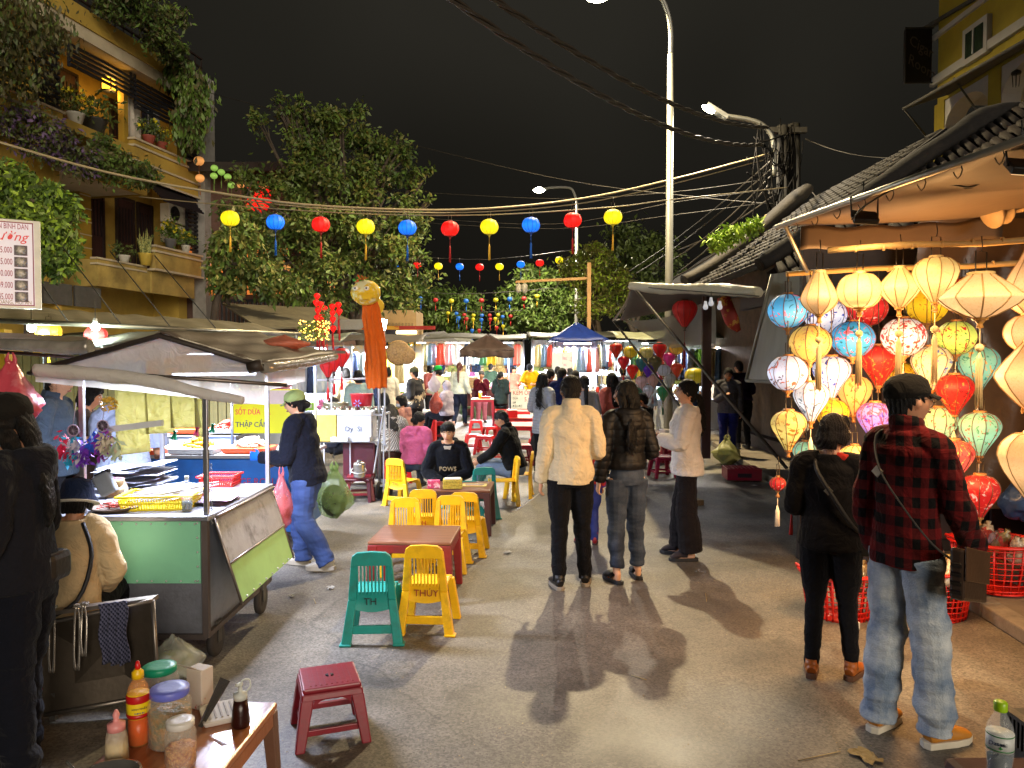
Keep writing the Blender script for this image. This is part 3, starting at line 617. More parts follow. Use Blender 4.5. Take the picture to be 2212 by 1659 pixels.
# facade frame: s = distance along the facade from its far right corner towards the camera, o = out towards the street, z = height
A0 = V((-12.3, 25.0, 0)); dS = V((-.18, -1, 0)).normalized(); dO = V((1, -.18, 0)).normalized()
def LW(s, o, z): return A0+dS*s+dO*o+V((0, 0, z))
def lbox(b, s0, s1, o0, o1, z0, z1, m=0):
    p = [LW(s0, o0, z0), LW(s1, o0, z0), LW(s1, o1, z0), LW(s0, o1, z0), LW(s0, o0, z1), LW(s1, o0, z1), LW(s1, o1, z1), LW(s0, o1, z1)]
    b.add(p, [(0, 1, 2, 3), (7, 6, 5, 4), (4, 5, 1, 0), (5, 6, 2, 1), (6, 7, 3, 2), (7, 4, 0, 3)], m)
def sz(px, py, o=0):
    # facade coordinates of a pixel of the photo on the plane that lies o in front of the facade
    r = ray(px, py); n = dO; p0 = A0+dO*o; c = V((0, 0, CH)); t = (p0-c).dot(n)/r.dot(n); q = c+r*t-A0; return q.dot(dS), q.z
def left_house():
    t = thing('house', 'yellow three-storey house on the left with slatted balconies, planted terraces and doors in dark wood', 'house', tuple(A0))
    B = lambda nm, m, fn: (lambda b: (fn(b), b.build(nm, m, t, world=True))[1])(M())
    def walls(b):
        lbox(b, -.9, 12, -6, 0, 0, 10.6)
        lbox(b, -1.0, -.55, -.2, .95, 0, 10.3)
        lbox(b, 5.35, 5.55, 0, 1.6, 3.0, 8.2)
    B('wall', YEL, walls)
    # floor slabs and white-lined parapets
    def beams(b): lbox(b, -1.2, 12, 1.3, 1.75, 10.72, 11.2); 
    B('roof_beam', YEL, beams)
    B('roof_soffit', CRM, lambda b: lbox(b, -1.1, 12, .0, 1.248, 10.6, 10.7))
    B('roof_fascia', CRM, lambda b: lbox(b, -1.2, 12, 1.25, 1.7, 10.38, 10.718))
    # terrace rail on the roof
    def rail(b):
        for i in range(36): lbox(b, -1+i*.35, -.97+i*.35, 1.6, 1.63, 11.2, 12.0)
        for z in (11.4, 11.7, 12.0): lbox(b, -1, 11.5, 1.58, 1.65, z, z+.05)
    B('roof_railing', DKW, rail)
    # grey square column
    s, z = sz(443, 400, 1.2)
    B('column', GRY, lambda b: lbox(b, -1.6, -.95, 1.2, 1.7, 0, 11.5))
    # upper balcony parapet (third floor) and its mouldings
    def par(b):
        lbox(b, -.9, 2.1, 1.3, 1.5, 7.3, 8.4); lbox(b, 2.3, 5.2, .0, 1.5, 7.9, 8.17)
        lbox(b, 2.1, 2.3, 0, 1.5, 7.3, 8.4); lbox(b, 5.2, 11.5, 1.3, 1.6, 7.75, 8.2); lbox(b, 5.2, 11.5, 0, 1.3, 7.6, 7.75)
    B('upper_balcony', YEL, par)
    def mould(b):
        for z in (8.4, 8.2, 7.75, 7.3): lbox(b, -.95, 2.35, 1.25, 1.55, z, z+.06)
    B('moulding', CRM, mould)
    def mould(b):
        for z in (8.2, 7.98): lbox(b, 5.15, 11.5, 1.25, 1.65, z, z+.06)
    B('moulding', CRM, mould)
    def mould(b):
        for z in (5.3, 5.14, 4.58): lbox(b, -.75, 1.75, 1.45, 1.75, z, z+.06)
    B('moulding', CRM, mould)
    def mould(b):
        for z in (4.65, 4.5): lbox(b, 1.8, 3.9, 1.25, 1.48, z, z+.05)
    B('moulding', CRM, mould)
    def par2(b):
        lbox(b, -.7, 1.7, 1.5, 1.7, 4.6, 5.3); lbox(b, -.6, 1.6, 1.42, 1.5, 3.9, 4.6); lbox(b, -.7, 3.8, 0, 1.42, 4.4, 4.55); lbox(b, 1.6, 3.85, 1.3, 1.44, 3.9, 4.65)
        lbox(b, 3.7, 3.85, 0, 1.3, 3.9, 4.65)
    B('lower_balcony', mat('#a08a48', .85, var=.3, scale=2, bump=.05, dirt=.6), par2)
    def canopy(b): lbox(b, 2.6, 5.5, .0, 1.9, 6.68, 6.82)
    B('door_canopy', CRM, canopy)
    def cf(b): lbox(b, 2.55, 5.55, 1.9, 2.0, 6.66, 7.12); lbox(b, 2.45, 2.55, 0, 2.0, 6.66, 7.12)
    B('canopy_fascia', YEL, cf)
    # doors and windows
    def door(s0, s1, z0, z1, nm='door', slats=True, o=0.0):
        b = M(); lbox(b, s0, s1, o, o+.05, z0, z1); d = b.build(nm, BRW, t, world=True)
        b = M(); lbox(b, s0-.08, s0, o, o+.09, z0, z1+.08); lbox(b, s1, s1+.08, o, o+.09, z0, z1+.08); lbox(b, s0, s1, o, o+.09, z1, z1+.08); b.build('frame', DKW, d, world=False) if False else put_w(b, 'frame', DKW, d)
        if slats:
            b = M()
            n = max(3, int((s1-s0)/.12))
            for i in range(n): lbox(b, s0+(i+.4)*(s1-s0)/n, s0+(i+.6)*(s1-s0)/n, o+.05, o+.07, z0+.9, z1-.25)
            put_w(b, 'bars', SLT, d)
    for s0, s1, z0, z1 in ((1.9, 2.6, 4.7, 6.95), (.5, 1.2, 4.7, 6.95), (-.4, .2, 4.7, 6.95), (3.6, 4.4, 4.7, 6.6), (6.0, 6.9, 4.4, 6.5), (2.9, 3.7, 8.2, 10.1), (.4, 1.4, 8.0, 9.9), (6.4, 7.6, 8.4, 10.2)):
        door(s0, s1, z0, z1)
    B('corner_pier', YEL2, lambda b: lbox(b, 2.85, 3.3, 0, .45, 4.55, 6.68)); B('corner_pier', YEL2, lambda b: lbox(b, 2.3, 2.48, 1.1, 1.3, 8.17, 10.3))
    def jn(b):
        for i in range(6): lbox(b, 2.84, 3.31, .45, .46, 4.7+i*.38, 4.73+i*.38)
    B('joints', CRM, jn)
    # dark slatted screens
    def scr(s0, s1, o, z0, z1, st=.13, tilt=.5):
        b = M(); n = int((z1-z0)/st)
        for i in range(n): lbox(b, s0, s1, o+.02, o+.08, z0+i*st, z0+i*st+.075)
        for q in (s0, s1-.06): lbox(b, q, q+.06, o-.04, o+.02, z0, z1)
        b.build('slat_screen', SLT, t, world=True)
    scr(-.9, 2.2, 1.45, 9.35, 10.35); scr(2.3, 4.8, 1.45, 9.6, 10.35); scr(4.9, 5.6, 1.2, 8.3, 10.35); scr(5.6, 12, 1.5, 8.3, 9.0, .15)
    scr(-.9, -.35, 1.4, 5.5, 9.3, .14); scr(5.7, 8.5, 1.2, 4.6, 6.6)
    b = M()
    for i in range(9): lbox(b, -.6, 1.5, 1.3+i*.07, 1.34+i*.07, 7.28-i*.07, 7.34-i*.07)
    b.build('louvre_canopy', SLT, t, world=True)
    def low(b):
        for i in range(5): lbox(b, 4+i*1.05, 4.95+i*1.05, 1.6, 1.66, 3.25, 3.8)
    B('panel_row', DGR, low)
    # wall lantern lit
    p = LW(2.6, .9, 9.95); b = M(); b.box(p, (.26, .26, .34)); lm = b.build('lantern_glass', emit('#ffb428', 3.0), t, world=True)
    b = M()
    for sx in (-1, 1):
        for sy in (-1, 1): b.box(p+V((sx*.14, sy*.14, 0)), (.03, .03, .42))
    b.box(p+V((0, 0, .21)), (.32, .32, .04)); b.box(p-V((0, 0, .2)), (.32, .32, .03)); b.tube([p+V((0, 0, .2)), p+V((0, 0, 1.2))], .01, 5); put_w(b, 'lantern_cage', SLT, lm)
    return t
def put_w(b, nm, m, par, **k): return b.build(nm, m, par, world=True, **k)
LH = left_house()
lamp_pts = [(LW(2.6, 1.0, 9.6), '#ffc060', 14)]
# AC units on the left house
def acunit(s, z, label):
    t = thing('air_conditioner', label, 'air conditioner', tuple(LW(s, .95, z)), atan2(dS.y, dS.x)+pi, 'air conditioners on the left balcony')
    M().box((0, 0, .3), (.9, .34, .6)).build('casing', mat('#c4bda8', .5, var=.05, dirt=.3), t, bev=.02)
    b = M(); Rm = MX.Rotation(pi/2, 3, 'X'); 
    for q in (.08, .13, .18, .23): b.lathe([(q, 0), (q+.012, .01), (q+.012, 0)], 20, (-.15, -.18, .3), R=Rm)
    for i in range(8): b.box((-.15+.12*cos(i*pi/4), -.185, .3+.12*sin(i*pi/4)), (.23, .006, .008), R=MX.Rotation(-i*pi/4, 3, 'Y'))
    b.build('fan_grille', mat('#2b2b2a', .5), t)
    M().lathe([(.24, 0), (.0, .004)], 22, (-.15, -.173, .3), R=Rm).build('fan_opening', mat('#1a1a1a', .7), t)
for s_, z_, l_ in ((-.3, 6.38, 'upper cream air conditioner with round fan grille under the louvred canopy of the yellow house'), (-.3, 5.72, 'lower cream air conditioner with round fan grille standing over the balcony plants')):
    acunit(s_, z_, l_)
# plants on the balconies
def pot_plant(pos, h, r, label, mt, pot='#c8c4b4', flower=None, kind='bush', seed=1, name='potted_plant'):
    t = thing(name, label, 'potted plant', tuple(pos), 0, 'potted plants on the balconies')
    M().lathe([(r*.6, 0), (r*.9, h*.36), (r, h*.4), (r*.85, h*.4), (r*.8, h*.33), (0, h*.33)], 14).build('pot', mat(pot, .6, var=.1), t)
    pos = V(pos)
    if kind == 'snake':
        b = M()
        for i in range(16):
            a = U_(0, 6.3); q = U_(.1, .35)*h; b.tube([(r*.4*cos(a), r*.4*sin(a), h*.3), (r*.5*cos(a)+q*.3*cos(a), q*.3*sin(a), h*.7), (q*cos(a), q*sin(a), h*U_(.8, 1.3))], [(.05, .012), (.045, .008), (.004, .003)], 6, sub=2)
        b.build('leaves', mat('#5d6a3a', .5, col2='#a9a860', thr=(.45, .5), scale=25), t)
    else: leaves('foliage', clump(pos+V((0, 0, h*.72)), (r*1.7, r*1.7, h*.38), 260, 18, seed, .3), h*.17, mt, t, .1, seed=seed)
    if flower: leaves('flowers', clump(pos+V((0, 0, h*.95)), (r*1.7, r*1.7, h*.22), 50, 20, seed+9), h*.13, mat(flower, .5), t, 0, .5)
pot_plant(LW(1.95, 1.55, 4.7), .9, .22, 'spiky snake plant in a square yellow pot on the lower balcony wall', LF_G, '#b9a040', kind='snake')
pot_plant(LW(2.7, 1.4, 4.7), .5, .18, 'empty-looking white tapered pot on the lower balcony wall', LF_D, seed=3)
pot_plant(LW(.8, 1.6, 5.35), .8, .2, 'bushy green plant with yellow blooms in front of the air conditioners', LF_G, '#5a5a58', '#c8b820', seed=4)
pot_plant(LW(.0, 1.6, 5.35), .6, .16, 'small white pot with yellow flowers near the grey column', LF_G, flower='#c8b820', seed=5)
pot_plant(LW(1.5, 1.4, 8.45), .7, .2, 'yellow chrysanthemums in a pot on the upper balcony by the laundry', LF_D, '#8a4030', '#d8c820', seed=6)
pot_plant(LW(.9, 1.4, 8.45), .6, .2, 'terracotta pot of yellow flowers beside the dark screen', LF_D, '#8a4030', '#d8c820', seed=7)
pot_plant(LW(4.4, 1.3, 8.17), .8, .24, 'white pot with yellow blooms under the lit wall lantern', LF_D, flower='#d8c820', seed=8)
pot_plant(LW(3.5, 1.1, 8.17), 1.1, .4, 'round deep green bush below the lit wall lantern', LF_D, '#3a3a34', seed=9)
# climbers and hanging curtains of foliage
VG = 'creepers and hanging plants'
shrub('creeper', 'purple-flowered creeper draped over the left edge of the upper balcony', Pc([(40, 260, 17.5, 50, 30), (100, 300, 18, 60, 35), (150, 340, 18.5, 45, 35)], 4200, 21), .13, [LF_P, LF_DRY, LF_D], VG, droop=1)
shrub('creeper', 'thick curtain of dry hanging foliage in the top left corner of the view', Pc([(20, 60, 16.5, 70, 90), (90, 60, 17, 50, 60), (50, 150, 17, 60, 40), (0, 30, 16, 60, 60)], 3200, 31, sr=.4), .15, [LF_DRY, LF_D, LF_DRY], VG, droop=2.5)
shrub('creeper', 'leafy roof garden foliage spilling over the top railing of the yellow house', Pc([(275, 10, 20.5, 60, 30), (335, 60, 21.5, 42, 40), (375, 110, 22.5, 30, 30), (370, 30, 23, 30, 20), (290, -10, 20.5, 60, 25), (395, 50, 23, 12, 8)], 4200, 41), .15, [LF_D, LF_DRY, LF_G], VG, droop=.8)
shrub('creeper', 'pale green trailing curtain hanging down the grey column from the roof corner', Pc([(400, 170, 24, 38, 30), (418, 220, 24, 24, 45), (400, 260, 24, 18, 40), (425, 290, 24, 10, 30), (385, 160, 23.5, 20, 25)], 4800, 51, sr=.3), .22, [LF_G, LF_DRY, LF_G], VG, droop=4)
shrub('creeper', 'tangled creeper covering the planter above the white door canopy', Pc([(200, 350, 19.5, 50, 30), (250, 360, 20, 45, 30), (295, 370, 20.5, 35, 25), (220, 310, 19.8, 30, 20), (310, 390, 20.8, 20, 14)], 3600, 61), .14, [LF_D, LF_DRY, LF_G], VG)
tree('leafy young tree with bright green drooping leaves beside the menu sign', tuple(G(60, 1000)), [P(60, 640, 13), P(50, 500, 13), P(70, 430, 13)],
     Pb([(60, 480, 13, 70, 60), (110, 520, 13, 50, 60), (130, 570, 13, 35, 35), (100, 440, 13.5, 50, 40), (20, 400, 14, 40, 50), (60, 420, 14, 60, 40), (160, 450, 13.5, 20, 30)]), 6500, .14, [LF_G, LF_Y, LF_G, LF_D], seed=14, tr=.08, droop=1.1)
# laundry on the upper balcony
for i, (s_, c_, h_) in enumerate(((1.9, '#b8b0a0', 1.2), (1.3, '#3a3540', .9), (1.0, '#c8c8c8', 1.0))):
    b = M(); p = LW(s_, 1.2, 9.7); b.grid(lambda u, v: p+dS*(.28*(u-.5)*2)+V((.03*sin(u*14), .04*sin(u*11+v), -h_*v)), 10, 6)
    tag(b.build('laundry', cloth(c_), solid=.01), ['pale shirt drying behind the balcony flowers', 'dark shirt drying in the middle of the washing line', 'white towel drying next to the dark shirt'][i], 'laundry', 'washing hung on the upper balcony')
# ---------- house behind the tree, with terrace and red lanterns
def far_left_house():
    t = thing('house', 'dim brown house behind the tall left tree with tiled eaves, balcony lanterns and glowing windows', 'house', (-9.5, 30, 0))
    b = M(); b.box((-10.5, 32, 4.2), (6, 12, 8.4)); b.build('wall', mat('#5a4236', .85, var=.2), t, world=True)
    b = M(); b.slab((-14, 25, 8.4), (-6.2, 25, 8.4), (-8, 32, 10.2), (-14, 32, 10.2), .3); b.slab((-7.3, 25.4, 6.6), (-5.2, 25.4, 6.2), (-5.2, 34, 6.2), (-7.3, 34, 6.6), .15); b.build('roof', mat('#2e2620', .8, var=.3, bump=.2), t, world=True)
    for i in range(4):
        b = M(); b.box((-7.48, 27+i*1.7, 4.9), (.06, .9, 1.5)); w = b.build('window', emit('#ff9a50', .55), t, world=True)
        b = M(); [b.box((-7.44, 27+i*1.7+q, 4.9), (.05, .05, 1.5)) for q in (-.45, 0, .45)]; [b.box((-7.43, 27+i*1.7, 4.9+q), (.05, .95, .05)) for q in (-.75, 0, .75)]; put_w(b, 'mullions', DKW, w)
    b = M(); b.box((-9.5, 25.97, 4.9), (3.6, .06, 1.6)); w = b.build('window', emit('#ff9040', .35), t, world=True)
    b = M(); [b.box((-11.2+.5*i, 25.93, 4.9), (.08, .05, 1.6)) for i in range(8)]; put_w(b, 'mullions', DKW, w)
    b = M()
    for i in range(30): b.box((-9.5+.14*i, 24.2, 3.3), (.05, .05, .9))
    b.box((-7.5, 24.2, 3.75), (4.4, .1, .08)); b.build('balcony_rail', SLT, t, world=True)
    b = M(); b.box((-7.5, 25, 2.7), (4.4, 1.6, .2)); b.build('balcony_floor', DGR, t, world=True)
far_left_house()
# ---------- right-hand tiled houses
TILE = mat('#181310', .85, var=.35, scale=5, bump=.1, dirt=.4)
def tiles(b, o, e, up, nE, nU, r=.055):
    # o: corner at the eave; e: eave vector, up: slope vector; rows of half round tiles
    o, e, up = V(o), V(e), V(up); n = e.cross(up).normalized()
    if n.z < 0: n = -n
    for i in range(nE):
        for j in range(nU):
            p = o+e*((i+.5)/nE)+up*(j/nU); q = p+up*(1.12/nU)-n*.015; p = p+n*.03
            b.tube([p, q], r*U_(.92, 1.05), 6, sm=True)
def right_houses():
    t = thing('tiled_house', 'old tiled shop house on the right with thick mortar gable rim, behind the canopy tent', 'house', (5, 16, 0))
    a, c = P(1478, 607, 16), P(1745, 412, 16)
    b = M(); b.tube([a, a.lerp(c, .25)+V((0, 0, -.12)), a.lerp(c, .6)+V((0, 0, -.1)), a.lerp(c, .88), c+V((0, 0, .05))], [(.13, .30), (.15, .3), (.16, .3), (.18, .3), (.12, .25)], 10, side=(0, 0, 1), sub=4); b.build('gable_rim', mat('#37332d', .95, var=.35, scale=3, bump=.3, bs=14, dirt=.5), t, world=True)
    b = M(); tiles(b, a+V((.1, -.3, -.25)), (0, -4.6, 0), c-a+V((0, 0, .0)), 18, 14, .09); b.slab(a+V((.1, -5, -.3)), a+V((.1, 9, -.3)), c+V((.1, 9, -.3)), c+V((.1, -5, -.3)), .1); b.build('roof_tiles', TILE, t, world=True)
    b = M(); b.box((7.6, 14.6, 1.9), (5, 10, 3.8)); b.build('wall', mat('#5a4a38', .9, var=.3, dirt=.5), t, world=True)
    for i in range(5):
        y = 9.9+i*.72
        b = M(); b.box((4.95, y, 1.55), (.07, .34, 2.9)); w = b.build('door_panel', BRW, t, world=True)
        b = M(); [b.box((4.90, y, z), (.03, .24, .55)) for z in (.6, 1.35, 2.1, 2.7)]; put_w(b, 'inset', DKW, w)
    b = M(); b.box((4.93, 12.5, 3.0), (.12, 7, .25)); b.box((4.93, 12.5, .2), (.2, 7, .25)); b.build('lintel', DKW, t, world=True)
    t2 = thing('tiled_house', 'lantern shop house on the right with mossy tiled roof rising to the yellow building', 'house', (6, 7.5, 0))
    a, c = P(1640, 572, 10.6), P(2085, 280, 10.6)
    b = M(); b.tube([a, a.lerp(c, .1), a.lerp(c, .5), a.lerp(c, .9), c+V((.5, 0, .15)), c+V((2.2, 0, .1))], [(.10, .16), (.12, .2), (.12, .2), (.13, .22), (.22, .25), (.22, .25)], 10, side=(0, 0, 1), sub=4); b.build('gable_rim', mat('#14110e', .95, var=.35, scale=3, bump=.3, bs=14, dirt=.5), t2, world=True)
    b = M(); up = V((0, -2.6, -1.7)); tiles(b, a+V((.15, -.25, -.1)), (c-a)*1.35, up, 34, 9, .075); b.slab(a+V((.1, -.1, -.2)), c+(c-a)*.35+V((.1, -.1, -.2)), c+(c-a)*.35+up+V((.1, -.1, -.2)), a+up+V((.1, -.1, -.2)), .1); b.build('roof_tiles', mat('#1c120d', .85, var=.6, scale=5, bump=.1, dirt=.6), t2, world=True)
    b = M(); b.box((7.3, 7.2, 1.6), (5, 6.4, 3.2)); b.box((4.5, 8, 3.05), (1.2, 7, .12)); b.build('wall', mat('#352a22', .9, var=.3, dirt=.3), t2, world=True)
    for i in range(4):
        y = 6.6+i*.9
        b = M(); b.box((4.74, y, 1.4), (.08, .5, 2.6)); w = b.build('door_panel', BRW, t2, world=True)
        b = M(); [b.box((4.69, y, z), (.03, .36, .7)) for z in (.65, 1.5, 2.3)]; put_w(b, 'inset', DKW, w)
    b = M(); b.box((6.0, 9.45, 1.45), (1.8, .06, 2.4)); b.build('open_doorway', mat('#15110e', .9), t2, world=True)
    # yellow balcony house
    t = thing('house', 'mustard yellow upper storeys with white arches and small square windows at the top right', 'house', (9.2, 15, 0)); YG = mat('#a8942a', .8, var=.15, scale=1.5, bump=.03, dirt=.2); WH = mat('#b8b4b0', .7, var=.06)
    x = 9.0
    def zz(py, px=2012): return P(px, py, 16.05).z
    def yb(b, y0, y1, x0, x1, z0, z1): b.box(((x0+x1)/2+0, (y0+y1)/2, (z0+z1)/2), (x1-x0, y1-y0, z1-z0))
    z1 = zz(168); z2 = zz(250); z0 = zz(330)
    zc = P(2012, 205, 16.05).z
    b = M(); yb(b, 8, 16, x, 13, P(2012, 225, 16).z, 15.5)
    for yy in (15.75, 13.95, 12.1, 10.2): yb(b, yy, yy+.36, x, x+.4, 3, P(2012, 225, 16).z)
    for yy in (15.75, 13.95, 12.1): yb(b, yy, yy+.3, x+2.2, x+2.5, 3, P(2012, 225, 16).z)
    yb(b, 8, 16.1, x+3.0, 13, 3, P(2012, 225, 16).z); b.build('wall', YG, t, world=True)
    zb = P(2012, 178, 16).z; zt = P(2012, 82, 16).z
    b = M(); yb(b, 7.9, 16.15, x-.09, x, zb-.05, zb+.12); yb(b, 7.9, 16.15, x-.06, x, zt, zt+.1); b.build('string_course', WH, t, world=True)
    # arches: white soffits between the columns
    zl = P(2012, 300, 16).z; za = P(2012, 226, 16).z
    for yy0, yy1 in ((14.31, 15.75), (12.46, 13.95), (10.56, 12.1)):
        b = M(); n = 12; yc = (yy0+yy1)/2; hw = (yy1-yy0)/2
        for i in range(n):
            a0, a1 = pi*i/n, pi*(i+1)/n
            ya, yb_ = yc-hw*cos(a0), yc-hw*cos(a1); za0, za1 = za-.75+.62*sin(a0)**.7, za-.75+.62*sin(a1)**.7
            b.add([(x+.02, ya, za0), (x+.02, yb_, za1), (x+.02, yb_, za), (x+.02, ya, za), (x+.38, ya, za0), (x+.38, yb_, za1), (x+.38, yb_, za), (x+.38, ya, za)], [(0, 1, 2, 3), (7, 6, 5, 4), (4, 5, 1, 0)])
        b.build('arch', WH, t, world=True)
    b = M(); yb(b, 8, 16, x+.4, x+3, za-.02, za+.04); b.build('porch_ceiling', WH, t, world=True)
    for yy in (14.6, 12.6):
        zz0 = P(2070, 115, 15).z; b = M(); yb(b, yy-.38, yy+.38, x-.1, x, zz0-.28, zz0+.42); w = b.build('window', WH, t, world=True)
        b = M(); yb(b, yy-.27, yy+.27, x-.115, x-.1, zz0-.17, zz0+.31); put_w(b, 'glass', mat('#2c3a28', .2), w)
        b = M(); yb(b, yy-.02, yy+.02, x-.135, x-.115, zz0-.17, zz0+.31); put_w(b, 'mullion', WH, w)
    b = M(); q0 = P(1990, 60, 16.4); q1 = P(2140, -30, 14); b.slab(q0, q1, q1+V((1.6, 0, .5)), q0+V((1.6, 0, .5)), .06); b.build('tin_eave', DGR, t, world=True)
    # retractable awning frame
    b = M(); e0, e1 = P(1952, 235, 15.5), P(2300, 40, 11); w0, w1 = V((x, 15.6, za+.1)), V((x, 9, za+.1))
    b.tube([e0, e1], .035, 6); b.tube([e0, P(2012, 308, 15.9)], .02, 6); b.tube([P(2060, 168, 14.2), P(2118, 250, 14.2)], .02, 6); b.tube([e0, w0], .02, 6); b.build('awning_frame', DGR, t, world=True)
    b = M(); b.slab(e0+V((.05, 0, .03)), e1+V((.05, 0, .03)), w1, w0, .03); b.build('awning_cloth', mat('#3d3830', .9), t, world=True)
    # porch lamp
    b = M(); p = P(2195, 165, 13.6); b.tube([p+V((0, 0, .35)), p+V((0, 0, .1))], .01, 5); b.lathe([(.02, .12), (.08, .08), (.08, .04)], 10, p); [b.tube([p+V((.07*cos(a_), .07*sin(a_), .05)), p+V((.05*cos(a_), .05*sin(a_), -.18))], .006, 4) for a_ in (0, 1.05, 2.1, 3.14, 4.2, 5.2)]; b.build('porch_lantern', SLT, t, world=True)
    # hanging sign
    s = thing('hanging_sign', 'dark hanging sign reading Cigar Room in pale script letters', 'sign', tuple(P(1982, 120, 16)))
    c = P(1982, 122, 16.1); b = M(); b.box(c, (.56, .1, 1.12)); b.build('board', mat('#170f0c', .6, var=.15), s, world=True, bev=.01)
    b = M(); b.box(c+V((0, -.055, -.57)), (.6, .03, .03)); b.box(c+V((0, -.055, .57)), (.6, .03, .03)); b.tube([c+V((.3, 0, -.5)), c+V((.5, 0, -.5))], .02, 6); b.build('frame', DGR, s, world=True)
    for i, (w_, dx, dz) in enumerate((('Cigar', -.22, .24), ('Room', -.24, -.16))): text('lettering', w_, c+V((dx, -.056, dz)), (1, 0, -.62), (0, 0, 1), .34, mat('#5c5248', .5), s, shear=.25, sx=.8)
right_houses()
# ================= lanterns =================
ORD = ['leftmost', 'second', 'third', 'fourth', 'fifth', 'sixth', 'seventh', 'eighth', 'ninth', 'tenth', 'eleventh', 'twelfth', 'thirteenth', 'fourteenth', 'fifteenth', 'sixteenth', 'seventeenth', 'eighteenth', 'nineteenth', 'twentieth', 'twenty-first', 'twenty-second', 'twenty-third', 'twenty-fourth']
SH = {  # profile: (height/width, [(r, t)] from bottom t=0 to top t=1)
 'round': (.80, [(.26, 0), (.62, .06), (.86, .2), (.98, .38), (1, .5), (.98, .62), (.86, .8), (.62, .94), (.26, 1)]),
 'oval': (.84, [(.24, 0), (.5, .05), (.8, .2), (.96, .38), (1, .52), (.96, .66), (.8, .83), (.5, .96), (.24, 1)]),
 'onion': (1.12, [(.20, 0), (.30, .1), (.50, .25), (.76, .42), (.95, .58), (1, .7), (.92, .82), (.68, .94), (.30, 1)]),
 'pear': (1.15, [(.22, 0), (.42, .05), (.80, .17), (.98, .3), (1, .38), (.90, .52), (.68, .7), (.46, .86), (.34, 1)]),
 'diamond': (1.0, [(.20, 0), (.40, .10), (.72, .26), (.95, .42), (1, .5), (.94, .58), (.68, .75), (.42, .9), (.28, 1)]),
 'saucer': (.55, [(.18, 0), (.34, .06), (.72, .22), (.97, .40), (1, .46), (.93, .54), (.66, .74), (.42, .9), (.30, 1)]),
 'balloon': (1.05, [(.18, 0), (.26, .06), (.52, .22), (.82, .42), (.98, .62), (1, .7), (.90, .86), (.60, .98), (.30, 1)])}
def lmat(c, pc=None, s=1.0, dens=.5, sc=16, core=.9, key=0):
    k = ('lm', c, str(pc), s, dens, sc, core)
    if k in _mc: return _mc[k]
    m = bpy.data.materials.new('lantern_silk'); m.use_nodes = True; N, L, b = nd(m); b.inputs['Roughness'].default_value = .6
    tc = N.new('ShaderNodeTexCoord'); cc = N.new('ShaderNodeRGB'); cc.outputs[0].default_value = srgb(c)+(1,); out = cc.outputs[0]
    if pc:
        for i, p in enumerate(pc):
            n = N.new('ShaderNodeTexNoise'); n.inputs['Scale'].default_value = sc*(1+.4*i); n.inputs['Detail'].default_value = 3; n.inputs['Distortion'].default_value = 2.2; n.inputs['Roughness'].default_value = .55
            mp = N.new('ShaderNodeMapping'); mp.inputs[1].default_value = (i*3.1+len(_mc), 2.7*i, 1); L.new(tc.outputs['Object'], mp.inputs[0]); L.new(mp.outputs[0], n.inputs['Vector'])
            r = N.new('ShaderNodeMapRange'); q = 1-dens; r.inputs[1].default_value = .44+.22*q; r.inputs[2].default_value = .46+.22*q+.02; L.new(n.outputs[0], r.inputs[0])
            mx = N.new('ShaderNodeMix'); mx.data_type = 'RGBA'; L.new(r.outputs[0], mx.inputs[0]); L.new(out, mx.inputs[6]); mx.inputs[7].default_value = srgb(p)+(1,); out = mx.outputs[2]
    dk = N.new('ShaderNodeVectorMath'); dk.operation = 'SCALE'; dk.inputs[3].default_value = .45; L.new(out, dk.inputs[0]); L.new(dk.outputs[0], b.inputs['Base Color']); L.new(out, b.inputs['Emission Color'])
    at = N.new('ShaderNodeAttribute'); at.attribute_name = 'glow'
    r = N.new('ShaderNodeMapRange'); s = s*.44; r.inputs[3].default_value = s*(1-core*.62); r.inputs[4].default_value = s*(1+core*.85); L.new(at.outputs['Fac'], r.inputs[0]); L.new(r.outputs[0], b.inputs['Emission Strength'])
    _mc[k] = m; return m
LWIRE = mat('#4c4438', .4, metal=.7, bump=0)
